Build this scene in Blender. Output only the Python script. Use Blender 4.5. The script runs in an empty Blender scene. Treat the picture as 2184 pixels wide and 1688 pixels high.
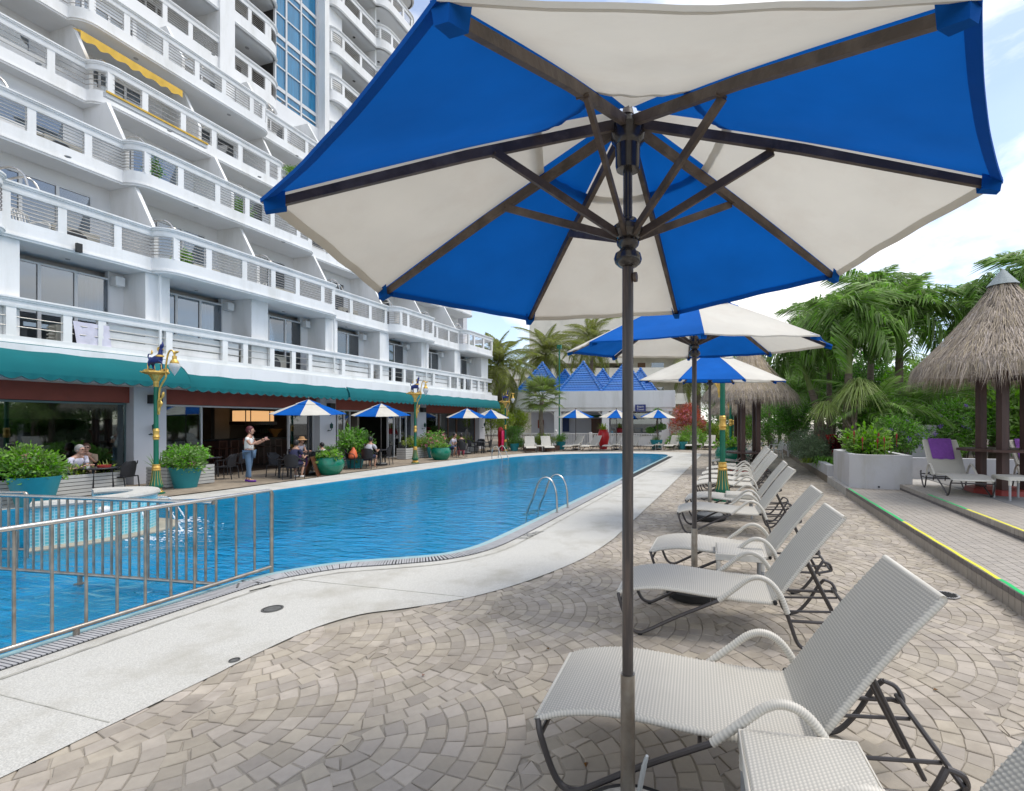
import bpy, math, random
from mathutils import Vector, Matrix, noise
R=math.radians; PI=math.pi
random.seed(7)
rnd=random.random; uni=random.uniform
scene=bpy.context.scene
# ------------------------------------------------------------------ camera, sky, sun, exposure
H=1.7; F=1056.0; X0=1260.0; Y0=901.0; YAW=R(16.6)
CY,SY=math.cos(YAW),math.sin(YAW)
cd=bpy.data.cameras.new('camera'); cam=bpy.data.objects.new('camera',cd); scene.collection.objects.link(cam)
cam.location=(0,0,H); cam.rotation_euler=(R(90),0,YAW)
cd.sensor_width=36; cd.lens=36*F/2184; cd.shift_x=-(X0-1092)/2184; cd.shift_y=(Y0-844)/2184
cd.clip_start=.05; cd.clip_end=3000
scene.camera=cam
SUN_EL,SUN_ROT=R(64),R(66)
w=bpy.data.worlds.new('World'); scene.world=w; w.use_nodes=True
nt=w.node_tree; nt.nodes.clear(); N=nt.nodes.new; L=nt.links.new
sky=N('ShaderNodeTexSky'); sky.sky_type='NISHITA'; sky.sun_disc=False; sky.sun_elevation=SUN_EL; sky.sun_rotation=SUN_ROT
sky.air_density=1.0; sky.dust_density=.6; sky.ozone_density=3
tc=N('ShaderNodeTexCoord'); mp=N('ShaderNodeMapping'); mp.inputs['Scale'].default_value=(1.0,1.0,2.6); mp.inputs['Location'].default_value=(.1,.75,.3)
n1=N('ShaderNodeTexNoise'); n1.inputs['Scale'].default_value=1.9; n1.inputs['Detail'].default_value=9; n1.inputs['Roughness'].default_value=.58; n1.inputs['Distortion'].default_value=.35
rp=N('ShaderNodeValToRGB'); rp.color_ramp.elements[0].position=.44; rp.color_ramp.elements[0].color=(.18,.18,.18,1); rp.color_ramp.elements[1].position=.58
n2=N('ShaderNodeTexNoise'); n2.inputs['Scale'].default_value=3.4; n2.inputs['Detail'].default_value=6
rc=N('ShaderNodeValToRGB'); rc.color_ramp.elements[0].position=.3; rc.color_ramp.elements[0].color=(5.1,5.15,5.25,1); rc.color_ramp.elements[1].position=.65; rc.color_ramp.elements[1].color=(7.2,7.05,6.8,1)
mx=N('ShaderNodeMix'); mx.data_type='RGBA'
bg=N('ShaderNodeBackground'); bg.inputs['Strength'].default_value=.145
ow=N('ShaderNodeOutputWorld')
L(tc.outputs['Generated'],mp.inputs['Vector']); L(mp.outputs[0],n1.inputs['Vector']); L(mp.outputs[0],n2.inputs['Vector'])
L(n1.outputs[0],rp.inputs[0]); L(n2.outputs[0],rc.inputs[0])
L(rp.outputs[0],mx.inputs[0]); L(sky.outputs[0],mx.inputs[6]); L(rc.outputs[0],mx.inputs[7])
L(mx.outputs[2],bg.inputs['Color']); L(bg.outputs[0],ow.inputs[0])
sd=bpy.data.lights.new('sun','SUN'); sun=bpy.data.objects.new('sun',sd); scene.collection.objects.link(sun)
sd.energy=1.7; sd.angle=R(28); sd.color=(1,.95,.87)
sdir=Vector((math.sin(SUN_ROT)*math.cos(SUN_EL),math.cos(SUN_ROT)*math.cos(SUN_EL),math.sin(SUN_EL)))
sun.rotation_euler=sdir.to_track_quat('Z','Y').to_euler()
vs=scene.view_settings; vs.view_transform='Standard'; vs.look='None'; vs.gamma=1; vs.use_curve_mapping=False; vs.exposure=.68
scene.cycles.max_bounces=8; scene.cycles.transparent_max_bounces=12; scene.cycles.caustics_reflective=False; scene.cycles.caustics_refractive=False
# ------------------------------------------------------------------ places: photo column/row on a level -> metres in the garden
def cw(X,Z,z=0): return Vector((X*CY-Z*SY, X*SY+Z*CY, z))
def P(px,py,z=0):
    Z=(H-z)*F/(py-Y0); return cw((px-X0)/F*Z,Z,z)
def PZ(px,Z,z=0): return cw((px-X0)/F*Z,Z,z)
def vat(px,u):      # distance along the wing whose face stands at x=-u
    Z=F*u/(CY*(X0+F*math.tan(YAW)-px)); return (Z-u*SY)/CY
# ------------------------------------------------------------------ materials
MATS={}
def mat(name,col,rough=.6,var=0,vscale=3,bump=0,bscale=40,metal=0,spec=.5,isl=0,dirt=None,dscale=1.2,damt=.5,trans=0,emis=0,alpha=None,coat=0,stretch=None,bdist=.02):
    if name in MATS: return MATS[name]
    m=bpy.data.materials.new(name); m.use_nodes=True; t=m.node_tree; p=t.nodes['Principled BSDF']; Nn=t.nodes.new; Ln=t.links.new
    c=tuple(col)+(1,)
    p.inputs['Roughness'].default_value=rough; p.inputs['Metallic'].default_value=metal; p.inputs['Specular IOR Level'].default_value=spec
    p.inputs['Coat Weight'].default_value=coat; p.inputs['Coat Roughness'].default_value=.1
    co=Nn('ShaderNodeTexCoord'); vec=co.outputs['Object']
    if stretch:
        mpn=Nn('ShaderNodeMapping'); mpn.inputs['Scale'].default_value=stretch; Ln(vec,mpn.inputs[0]); vec=mpn.outputs[0]
    rgb=Nn('ShaderNodeRGB'); rgb.outputs[0].default_value=c; out=rgb.outputs[0]
    def mul(fac_out,lo,hi,src):
        mr=Nn('ShaderNodeMapRange'); mr.inputs[3].default_value=lo; mr.inputs[4].default_value=hi; Ln(fac_out,mr.inputs[0])
        v=Nn('ShaderNodeVectorMath'); v.operation='SCALE'; Ln(src,v.inputs[0]); Ln(mr.outputs[0],v.inputs['Scale']); return v.outputs[0]
    if var:
        nz=Nn('ShaderNodeTexNoise'); nz.inputs['Scale'].default_value=vscale; nz.inputs['Detail'].default_value=5; Ln(vec,nz.inputs['Vector'])
        r2=Nn('ShaderNodeMapRange'); r2.inputs[1].default_value=.3; r2.inputs[2].default_value=.7; Ln(nz.outputs[0],r2.inputs[0])
        out=mul(r2.outputs[0],1-var,1+var,out)
    if isl:
        g=Nn('ShaderNodeNewGeometry'); oi=Nn('ShaderNodeObjectInfo'); ad=Nn('ShaderNodeMath'); ad.operation='ADD'; Ln(g.outputs['Random Per Island'],ad.inputs[0]); Ln(oi.outputs['Random'],ad.inputs[1])
        fr=Nn('ShaderNodeMath'); fr.operation='FRACT'; Ln(ad.outputs[0],fr.inputs[0]); out=mul(fr.outputs[0],1-isl,1+isl,out)
        mm=Nn('ShaderNodeMath'); mm.operation='MULTIPLY'; mm.inputs[1].default_value=7.31; Ln(fr.outputs[0],mm.inputs[0]); f2=Nn('ShaderNodeMath'); f2.operation='FRACT'; Ln(mm.outputs[0],f2.inputs[0])
        isl2=f2.outputs[0]
        hs=Nn('ShaderNodeHueSaturation'); mr=Nn('ShaderNodeMapRange'); mr.inputs[3].default_value=1-isl*.7; mr.inputs[4].default_value=1+isl*.7; Ln(isl2,mr.inputs[0]); Ln(mr.outputs[0],hs.inputs['Saturation'])
        mr=Nn('ShaderNodeMapRange'); mr.inputs[3].default_value=.5-isl*.045; mr.inputs[4].default_value=.5+isl*.03; Ln(isl2,mr.inputs[0]); Ln(mr.outputs[0],hs.inputs['Hue']); Ln(out,hs.inputs['Color']); out=hs.outputs[0]
    if dirt:
        nz=Nn('ShaderNodeTexNoise'); nz.inputs['Scale'].default_value=dscale; nz.inputs['Detail'].default_value=8; nz.inputs['Roughness'].default_value=.65; Ln(vec,nz.inputs['Vector'])
        r2=Nn('ShaderNodeMapRange'); r2.inputs[1].default_value=.48; r2.inputs[2].default_value=.72; r2.inputs[4].default_value=damt; Ln(nz.outputs[0],r2.inputs[0])
        x=Nn('ShaderNodeMix'); x.data_type='RGBA'; Ln(r2.outputs[0],x.inputs[0]); Ln(out,x.inputs[6]); x.inputs[7].default_value=tuple(dirt)+(1,); out=x.outputs[2]
    Ln(out,p.inputs['Base Color'])
    if bump:
        nz=Nn('ShaderNodeTexNoise'); nz.inputs['Scale'].default_value=bscale; nz.inputs['Detail'].default_value=4; Ln(vec,nz.inputs['Vector'])
        b=Nn('ShaderNodeBump'); b.inputs['Strength'].default_value=bump; b.inputs['Distance'].default_value=bdist; Ln(nz.outputs[0],b.inputs['Height']); Ln(b.outputs[0],p.inputs['Normal'])
    if emis: p.inputs['Emission Color'].default_value=c; p.inputs['Emission Strength'].default_value=emis
    if trans:
        tr=Nn('ShaderNodeBsdfTranslucent'); Ln(out,tr.inputs[0]); ms=Nn('ShaderNodeMixShader'); ms.inputs[0].default_value=trans
        o=t.nodes['Material Output']; Ln(p.outputs[0],ms.inputs[1]); Ln(tr.outputs[0],ms.inputs[2]); Ln(ms.outputs[0],o.inputs[0])
    if alpha is not None: p.inputs['Alpha'].default_value=alpha
    MATS[name]=m; return m
def glassmat(name,tint,refl=1.0,bumpy=0,rough=.02,clear=.0,mask=None):
    # tinted pane: sees through by Fresnel, reflects the rest
    if name in MATS: return MATS[name]
    m=bpy.data.materials.new(name); m.use_nodes=True; t=m.node_tree; t.nodes.clear(); Nn=t.nodes.new; Ln=t.links.new
    o=Nn('ShaderNodeOutputMaterial'); tr=Nn('ShaderNodeBsdfTransparent'); tr.inputs[0].default_value=tuple(tint)+(1,)
    g=Nn('ShaderNodeBsdfGlossy'); g.inputs['Roughness'].default_value=rough; g.inputs[0].default_value=(.9,.95,1,1)
    fr=Nn('ShaderNodeFresnel'); fr.inputs[0].default_value=1.5
    ml=Nn('ShaderNodeMath'); ml.operation='MULTIPLY_ADD'; ml.use_clamp=True; ml.inputs[1].default_value=refl; ml.inputs[2].default_value=clear
    ms=Nn('ShaderNodeMixShader'); Ln(fr.outputs[0],ml.inputs[0]); Ln(ml.outputs[0],ms.inputs[0]); Ln(tr.outputs[0],ms.inputs[1]); Ln(g.outputs[0],ms.inputs[2]); Ln(ms.outputs[0],o.inputs[0])
    MATS[name]=m; return m
M={}
M['white']=mat('white_render',(.78,.785,.785),.75,.04,.8,.08,60,dirt=(.56,.56,.53),dscale=1.5,damt=.6,stretch=(1,1,.22))
M['white2']=mat('white_soffit',(.74,.75,.76),.8,.04,1)
M['cream']=mat('cream_render',(.82,.78,.68),.8,.06,.5,dirt=(.42,.40,.34),dscale=.6,damt=.4)
M['greywall']=mat('grey_render',(.60,.61,.65),.8,.04,.8)
M['chrome']=mat('stainless_steel',(.52,.50,.47),.26,.15,6,metal=1)
M['steel2']=mat('weathered_steel',(.40,.37,.33),.36,.25,9,metal=1,dirt=(.22,.15,.1),dscale=7,damt=.5)
M['rail']=mat('balcony_steel',(.42,.40,.38),.35,.1,5,metal=.8)
M['frame']=mat('white_window_frame',(.62,.63,.64),.5)
M['brownframe']=mat('brown_window_frame',(.14,.075,.05),.5)
M['glass']=glassmat('dark_window_glass',(.50,.55,.60),1.6,clear=.12)
M['glassroom']=glassmat('shop_window_glass',(.62,.70,.68),1.5,clear=.08)
M['blueglass']=mat('blue_curtain_glass',(.012,.17,.34),.12,.25,2.5,spec=.8,stretch=(1,6,.3))
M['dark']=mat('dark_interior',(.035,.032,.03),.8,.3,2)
M['room']=mat('room_wall',(.22,.20,.17),.85,.2,1)
M['curtain']=mat('grey_blue_curtain',(.55,.60,.70),.9,.25,14,stretch=(1,6,.05))
M['curtainw']=mat('pale_curtain',(.55,.56,.52),.9,.2,14,stretch=(1,6,.05))
M['redbrown']=mat('red_brown_fascia',(.26,.058,.038),.6,.12,3)
M['teal']=mat('teal_awning_cloth',(.0,.135,.15),.95,.07,1.2,.05,20,trans=.12)
M['tealedge']=mat('dark_teal_binding',(.0,.035,.045),.7)
M['yellow']=mat('yellow_awning_cloth',(.75,.48,.08),.8,.1,3,trans=.2)
M['bluecl']=mat('blue_umbrella_cloth',(.003,.115,.48),.95,.14,2.2,.35,3.5,trans=.28,spec=.2,bdist=.03)
M['whitecl']=mat('off_white_umbrella_cloth',(.72,.69,.62),.95,.07,2.0,.35,3.5,trans=.30,spec=.2,dirt=(.55,.46,.38),dscale=3,damt=.25,bdist=.03)
M['wood']=mat('weathered_umbrella_wood',(.085,.062,.048),.55,.35,6,.15,30,dirt=(.20,.16,.13),dscale=9,damt=.7,stretch=(1,1,1))
M['pole']=mat('dark_stained_pole',(.050,.040,.036),.42,.3,5,.1,30,dirt=(.17,.12,.09),dscale=5,damt=.75,stretch=(8,8,.5),coat=.2)
M['blackgloss']=mat('glossy_dark_hub',(.035,.03,.028),.22,.2,8,coat=.5)
M['wicker']=mat('off_white_wicker',(.70,.665,.59),.5,.05,5,isl=0,dirt=(.47,.45,.40),dscale=2.5,damt=.3)
M['tubes']=mat('dark_grey_frame_tube',(.075,.068,.068),.38,.1,9,metal=.4)
M['alu']=mat('grey_painted_aluminium',(.36,.37,.38),.45)
M['rubber']=mat('black_rubber',(.018,.018,.019),.75,.2,8)
M['concrete']=mat('speckled_concrete',(.26,.26,.25),.9,.2,40,.3,70,dirt=(.12,.12,.12),dscale=30,damt=.5)
M['deck']=mat('white_pebble_wash',(.50,.49,.455),.85,.22,120,.6,230,dirt=(.36,.34,.29),dscale=1.7,damt=.85,bdist=.006)
M['deckjoint']=mat('stained_joint',(.36,.35,.31),.9,.3,8)
M['paver']=mat('sandstone_paver',(.37,.325,.268),.82,.10,9,.35,90,isl=.17,dirt=(.17,.14,.11),dscale=2.1,damt=.55,bdist=.004)
M['grout']=mat('paver_mortar',(.32,.285,.235),.95,.2,6,.4,60)
M['terrace']=mat('terrace_paver',(.30,.25,.19),.85,.12,8,.2,60,isl=.22,dirt=(.2,.16,.12),dscale=2,damt=.5)
M['steptile']=mat('beige_step_tile',(.35,.315,.275),.6,.05,8,isl=.07)
M['steptiled']=mat('dark_nosing_tile',(.16,.145,.14),.6,.08,8,isl=.1)
M['grouttile']=mat('pale_tile_grout',(.46,.44,.41),.9,.1,5)
M['tapeg']=mat('green_tape',(.0,.50,.13),.5); M['tapey']=mat('yellow_tape',(.78,.72,.05),.5)
M['planter']=mat('grey_cement_planter',(.52,.52,.54),.8,.06,1.5,.12,30,dirt=(.36,.33,.25),dscale=1.6,damt=.5,stretch=(1,1,.5))
M['greyconc']=mat('grey_platform_concrete',(.20,.195,.19),.9,.12,2,.1,40)
M['soil']=mat('planting_soil',(.07,.05,.035),.95,.3,9,.5,30)
M['thatch']=mat('dry_thatch',(.40,.335,.265),.95,.1,8,isl=.42)
M['thatchcap']=mat('grey_blue_mesh_cap',(.24,.28,.29),.7,.15,20,.3,50)
M['post']=mat('dark_brown_timber',(.065,.030,.023),.5,.25,3,.15,20,stretch=(6,6,.6))
M['redbase']=mat('red_painted_base',(.28,.028,.02),.5)
M['gold']=mat('gold_paint',(.72,.45,.11),.36,.15,12,.15,40,metal=.55)
M['green']=mat('green_lamp_paint',(.0,.135,.072),.4,.1,5)
M['navy']=mat('navy_statue_paint',(.01,.025,.16),.35,.1,8)
M['lampglass']=mat('frosted_lamp_glass',(.78,.78,.76),.25,.05,5,.2,60,trans=.35)
M['pottery']=mat('glazed_green_pot',(.0,.16,.095),.25,.15,5,coat=.3)
M['tealpot']=mat('teal_pot',(.015,.22,.25),.5,.08,4)
M['redpot']=mat('red_pot',(.50,.012,.018),.35)
M['slat']=mat('pale_grey_slat',(.50,.50,.48),.7,.08,3,isl=.06)
M['blackrat']=mat('black_rattan',(.018,.018,.022),.5,.2,30,.5,120)
M['blacktop']=mat('black_table',(.02,.022,.026),.25)
M['bar']=mat('mahogany_bar',(.05,.016,.010),.35,.3,4)
M['stool']=mat('bar_stool_wood',(.10,.035,.018),.4,.2,6)
M['bambo']=mat('bamboo_blind',(.30,.22,.11),.9,.3,10,stretch=(1,2,30))
M['shade']=mat('lit_lamp_shade',(.90,.50,.22),.9,emis=.55)
M['fixture']=mat('green_wall_lantern',(.0,.045,.035),.4)
M['speaker']=mat('black_speaker',(.015,.015,.015),.6)
M['roofblue']=mat('glazed_blue_roof_tile',(.0,.115,.42),.3,.08,4,isl=.12,coat=.3)
M['hutbrick']=mat('brick_edging',(.16,.085,.055),.85,.2,8,isl=.2)
M['ac']=mat('beige_air_conditioner',(.50,.48,.42),.6,.06,4,dirt=(.3,.27,.22),dscale=4,damt=.4)
M['acfan']=mat('dark_fan_grille',(.06,.06,.065),.6)
M['plastic']=mat('white_plastic',(.72,.72,.70),.5)
M['purple']=mat('purple_towel',(.20,.065,.33),.95,.1,20,.4,150)
M['bark']=mat('palm_bark',(.19,.15,.115),.95,.3,5,.5,30,stretch=(1,1,6),dirt=(.09,.07,.05),dscale=4,damt=.5)
M['greentrunk']=mat('green_crownshaft',(.20,.27,.075),.6,.15,3)
def leaf(name,col,isl=.3,tr=.35,var=.15): return mat(name,col,.55,var,1.5,isl=isl,trans=tr,spec=.35)
M['palm']=leaf('palm_leaf',(.20,.34,.085),.38,.42)
M['palmy']=leaf('sunlit_palm_leaf',(.20,.23,.06),.4,.5)
M['fan']=leaf('fan_palm_leaf',(.16,.22,.06),.4,.4)
M['pony']=leaf('ponytail_leaf',(.40,.50,.17),.3,.4)
M['leafd']=leaf('dark_green_leaf',(.14,.30,.06),.45,.3)
M['leafm']=leaf('mid_green_leaf',(.20,.40,.08),.4,.35)
M['leafy']=leaf('yellow_green_leaf',(.28,.38,.06),.35,.45)
M['leafb']=leaf('bright_green_leaf',(.20,.38,.06),.35,.4)
M['leafg']=leaf('grey_green_leaf',(.20,.28,.16),.25,.3)
M['leafr']=leaf('dark_red_leaf',(.12,.012,.022),.4,.25)
M['leafo']=leaf('coral_leaf',(.50,.14,.08),.5,.35)
M['petalv']=leaf('violet_petal',(.25,.10,.52),.2,.3); M['petalp']=leaf('pink_petal',(.65,.22,.30),.3,.3); M['petalr']=leaf('red_petal',(.45,.01,.04),.3,.3); M['petalw']=leaf('white_petal',(.7,.66,.6),.1,.3)
M['hedge']=M['leafd']
M['skin']=mat('skin',(.46,.26,.18),.5,.06,12); M['skinp']=mat('pale_skin',(.52,.30,.22),.5,.06,12)
M['hairb']=mat('black_hair',(.012,.010,.010),.4,.3,20); M['hairg']=mat('grey_hair',(.30,.29,.28),.6,.2,25); M['hairbr']=mat('brown_hair',(.10,.045,.025),.5,.3,20); M['hairr']=mat('dark_red_hair',(.09,.012,.018),.5,.2,20)
def cloth(n,c): return mat(n,c,.9,.10,5,.15,30)
M['tee']=cloth('pale_lilac_tee',(.62,.60,.70)); M['teeg']=cloth('grey_tee',(.45,.44,.48)); M['navycl']=cloth('navy_top',(.02,.022,.06)); M['blackcl']=cloth('black_top',(.015,.015,.018))
M['denim']=cloth('blue_denim',(.10,.17,.27)); M['shorts']=cloth('blue_shorts',(.05,.10,.22)); M['beige']=cloth('beige_top',(.40,.30,.22))
M['eyes']=mat('dark_eye',(.02,.015,.012),.2); M['mouth']=mat('lips',(.35,.12,.10),.5)
M['straw']=mat('straw_hat',(.42,.24,.11),.9,.15,30); M['shoe']=cloth('purple_shoe',(.10,.02,.24)); M['shoew']=cloth('white_shoe',(.7,.7,.7))
M['orange']=mat('orange_bag',(.75,.16,.06),.5); M['pinkf']=mat('pink_red_kayak',(.75,.03,.13),.4)
# ------------------------------------------------------------------ mesh building
class MB:
    def __init__(s): s.v=[]; s.f=[]; s.mi=[]
    def add(s,vs,fs,m=0):
        b=len(s.v); s.v+= [tuple(q) for q in vs]; s.f+=[tuple(i+b for i in f) for f in fs]; s.mi+=[m]*len(fs); return s
    def box(s,x0,x1,y0,y1,z0,z1,m=0):
        return s.add([(x0,y0,z0),(x1,y0,z0),(x1,y1,z0),(x0,y1,z0),(x0,y0,z1),(x1,y0,z1),(x1,y1,z1),(x0,y1,z1)],
            [(0,3,2,1),(4,5,6,7),(0,1,5,4),(1,2,6,5),(2,3,7,6),(3,0,4,7)],m)
    def bar(s,p,q,w,h,up=(0,0,1),m=0,w2=None,h2=None):
        p=Vector(p);q=Vector(q);d=(q-p).normalized();a=d.cross(Vector(up))
        if a.length<1e-4:a=d.cross(Vector((1,0,0)))
        a.normalize();b=a.cross(d).normalized();w2=w if w2 is None else w2;h2=h if h2 is None else h2
        vs=[]
        for c,ww,hh in((p,w,h),(q,w2,h2)):
            for sa,sb in((-1,-1),(1,-1),(1,1),(-1,1)): vs.append(c+a*sa*ww/2+b*sb*hh/2)
        return s.add(vs,[(0,1,2,3),(7,6,5,4),(0,4,5,1),(1,5,6,2),(2,6,7,3),(3,7,4,0)],m)
    def tube(s,pts,r,n=8,m=0,caps=True,closed=False):
        pts=[Vector(p) for p in pts]; k=len(pts); rr=[r[min(len(r)-1,int(round(i*(len(r)-1)/max(1,k-1))))] for i in range(k)] if isinstance(r,(list,tuple)) else [r]*k
        T=[]
        for i in range(k):
            a=pts[i-1] if (i>0 or closed) else pts[i]; b=pts[(i+1)%k] if (i<k-1 or closed) else pts[i]
            t=(b-a); T.append(t.normalized() if t.length>1e-9 else Vector((0,0,1)))
        up=Vector((0,0,1)) if abs(T[0].z)<.9 else Vector((1,0,0)); a=T[0].cross(up).normalized(); vs=[]
        for i in range(k):
            a=(a-T[i]*a.dot(T[i])); a=a.normalized() if a.length>1e-6 else T[i].orthogonal().normalized(); b=T[i].cross(a)
            for j in range(n):
                t=2*PI*j/n; vs.append(pts[i]+(a*math.cos(t)+b*math.sin(t))*rr[i])
        fs=[]
        for i in range(k if closed else k-1):
            i2=(i+1)%k
            for j in range(n): fs.append((i*n+j,i2*n+j,i2*n+(j+1)%n,i*n+(j+1)%n)[::-1])
        if caps and not closed: fs.append(tuple(range(n))); fs.append(tuple(reversed(range((k-1)*n,k*n))))
        return s.add(vs,fs,m)
    def lathe(s,prof,n=16,o=(0,0,0),m=0,sx=1,sy=1,flute=0,nf=0):
        vs=[];fs=[];k=len(prof)
        for r,z in prof:
            for j in range(n):
                t=2*PI*j/n; q=r*(1+(flute*math.cos(nf*t) if nf else 0)); vs.append((o[0]+q*math.cos(t)*sx,o[1]+q*math.sin(t)*sy,o[2]+z))
        for i in range(k-1):
            for j in range(n): fs.append((i*n+j,i*n+(j+1)%n,(i+1)*n+(j+1)%n,(i+1)*n+j))
        if prof[0][0]>1e-5: fs.append(tuple(reversed(range(n))))
        if prof[-1][0]>1e-5: fs.append(tuple(range((k-1)*n,k*n)))
        return s.add(vs,fs,m)
    def ball(s,c,r,m=0,n=10,sc=(1,1,1)):
        k=max(4,n//2+1); pr=[(math.sin(PI*i/k),-math.cos(PI*i/k)) for i in range(k+1)]
        vs=[];fs=[]
        for q,z in pr:
            for j in range(n):
                t=2*PI*j/n; vs.append((c[0]+q*math.cos(t)*r*sc[0],c[1]+q*math.sin(t)*r*sc[1],c[2]+z*r*sc[2]))
        for i in range(k):
            for j in range(n): fs.append((i*n+j,i*n+(j+1)%n,(i+1)*n+(j+1)%n,(i+1)*n+j))
        return s.add(vs,fs,m)
    def prism(s,pts,z0,z1,m=0,bottom=True):
        n=len(pts); vs=[(p[0],p[1],z0) for p in pts]+[(p[0],p[1],z1) for p in pts]
        fs=[tuple(range(n,2*n))]+[(i,(i+1)%n,n+(i+1)%n,n+i) for i in range(n)]
        if bottom: fs.append(tuple(reversed(range(n))))
        return s.add(vs,fs,m)
    def xf(s,mtx):
        s.v=[tuple(mtx@Vector(q)) for q in s.v]; return s
    def build(s,name,mats,parent=None,loc=(0,0,0),rot=0,smooth=True,ang=35,stuff=False):
        me=bpy.data.meshes.new(name); me.from_pydata(s.v,[],s.f)
        if not isinstance(mats,(list,tuple)): mats=[mats]
        for m_ in mats: me.materials.append(m_)
        if len(mats)>1: me.polygons.foreach_set('material_index',s.mi)
        if smooth:
            me.polygons.foreach_set('use_smooth',[True]*len(me.polygons)); me.set_sharp_from_angle(angle=R(ang))
        me.update()
        return link(name,me,parent,loc,rot,stuff)
def link(name,me,parent=None,loc=(0,0,0),rot=0,stuff=False):
    o=bpy.data.objects.new(name,me); scene.collection.objects.link(o); o.location=loc
    o.rotation_euler=rot if isinstance(rot,tuple) else (0,0,rot)
    if parent is not None: o.parent=parent
    if stuff: o['kind']='stuff'
    return o
def tag(o,label,cat,group=None):
    o['label']=label; o['category']=cat
    if group: o['group']=group
    return o
def thing(name,label,cat,loc=(0,0,0),rot=0,group=None):
    return tag(link(name,None,None,loc,rot),label,cat,group)
def struct(o): o['kind']='structure'; return o
KIDS={}
def dup(root,loc,rot,label,group=None,scale=None):
    def rec(o,par):
        c=o.copy(); scene.collection.objects.link(c)
        if par is not None: c.parent=par
        for k in [x for x in ALLCH.get(o.name,[])]: rec(k,c)
        return c
    c=rec(root,None); c.location=loc; c.rotation_euler=(0,0,rot); c['label']=label
    if group: c['group']=group
    if scale: c.scale=(scale,)*3 if not isinstance(scale,tuple) else scale
    return c
ALLCH={}
def remember(root):
    ALLCH.clear()
    for o in scene.objects:
        if o.parent: ALLCH.setdefault(o.parent.name,[]).append(o)
def spl(pts,k=6,closed=False):   # smooth curve through points
    pts=[Vector(p) for p in pts]; n=len(pts); out=[]
    for i in range(n if closed else n-1):
        p0=pts[i-1] if (i>0 or closed) else pts[0]; p1=pts[i]; p2=pts[(i+1)%n]; p3=pts[(i+2)%n] if (i<n-2 or closed) else pts[-1]
        for j in range(k):
            t=j/k; out.append(.5*((2*p1)+(p2-p0)*t+(2*p0-5*p1+4*p2-p3)*t*t+(3*p1-p0-3*p2+p3)*t**3))
    if not closed: out.append(pts[-1])
    return out
def inside(pt,poly):
    x,y=pt[0],pt[1]; c=False; n=len(poly); j=n-1
    for i in range(n):
        xi,yi=poly[i][0],poly[i][1]; xj,yj=poly[j][0],poly[j][1]
        if (yi>y)!=(yj>y) and x<(xj-xi)*(y-yi)/(yj-yi)+xi: c=not c
        j=i
    return c

def weave_shade_mat():  # recess shade between wicker strands is painted into the colour; no open holes
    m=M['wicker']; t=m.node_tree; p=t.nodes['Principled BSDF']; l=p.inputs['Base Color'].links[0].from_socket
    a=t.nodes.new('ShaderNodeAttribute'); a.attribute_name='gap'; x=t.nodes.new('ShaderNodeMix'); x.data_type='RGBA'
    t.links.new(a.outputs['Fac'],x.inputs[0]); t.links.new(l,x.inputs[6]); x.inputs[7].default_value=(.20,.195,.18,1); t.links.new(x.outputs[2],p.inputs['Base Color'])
weave_shade_mat()
def set_weave_shade(o,vals):
    at_=o.data.attributes.new('gap','FLOAT','POINT'); at_.data.foreach_set('value',vals)  # per-vertex amount of the painted recess shade
# ------------------------------------------------------------------ ground, pool, decks
from mathutils.geometry import tessellate_polygon
def sheet(name,outer,holes,z,m,parent=None):
    loops=[[Vector((p[0],p[1],0)) for p in outer]]+[[Vector((p[0],p[1],0)) for p in h] for h in holes]
    tris=tessellate_polygon(loops); vs=[(p.x,p.y,z) for l in loops for p in l]; fs=[]
    for a,b,c in tris:
        A,B,C=[Vector(vs[i]) for i in (a,b,c)]
        fs.append((a,b,c) if (B-A).cross(C-A).z>0 else (c,b,a))
    mb=MB(); mb.add(vs,fs); return mb.build(name,m,parent,smooth=False)
near=[(-5.15,-6),(-5.15,2.4),(-5.15,3.4),(-5.13,4.0)]+[tuple(p.xy) for p in spl([(-5.12,4.0,0),(-5.0,4.38,0),(-4.62,4.9,0),(-4.05,5.28,0),(-3.66,5.6,0),(-3.46,6.1,0),(-3.42,7,0)],14)][1:]
farp=[tuple(p.xy) for p in spl([(-3.42,24.6,0),(-3.6,26.0,0),(-4.6,26.5,0),(-6.5,26.3,0),(-8.3,25.3,0),(-9.7,23.9,0),(-10.5,22.0,0),(-10.75,19.5,0),(-10.75,16.6,0),(-10.95,13,0),(-11.1,9.8,0),(-11.2,8.6,0)],5)]
pool=near+farp+[(-11.2,8.2),(-13.6,6.6),(-13.6,-6)]
dedge=[(-3.37,-6),(-3.37,2.5)]+[tuple(p.xy) for p in spl([(-3.38,2.6,0),(-3.36,3.2,0),(-3.2,3.6,0),(-2.9,3.85,0),(-2.5,4.25,0),(-2.15,4.9,0),(-1.85,5.9,0),(-1.74,7,0)],5)]+[(-1.74,12),(-1.78,20)]+[tuple(p.xy) for p in spl([(-1.85,26.6,0),(-2.3,27.8,0),(-3.5,28.1,0),(-5.5,28.1,0),(-8.2,27.4,0),(-10.3,26.2,0),(-11.5,23.6,0),(-12.1,20.5,0),(-12.4,17.5,0),(-12.4,13.4,0),(-12.3,9.8,0),(-12.3,8.6,0)],5)]+[(-12.4,7.9),(-16.0,5.6),(-16.0,-6)]
big=[(-400,-400),(400,-400),(400,600),(-400,600)]
M['earth']=mat('dry_ground',(.16,.14,.11),.95,.2,.2)
struct(sheet('ground',big,[pool],-.02,M['earth']))
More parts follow.
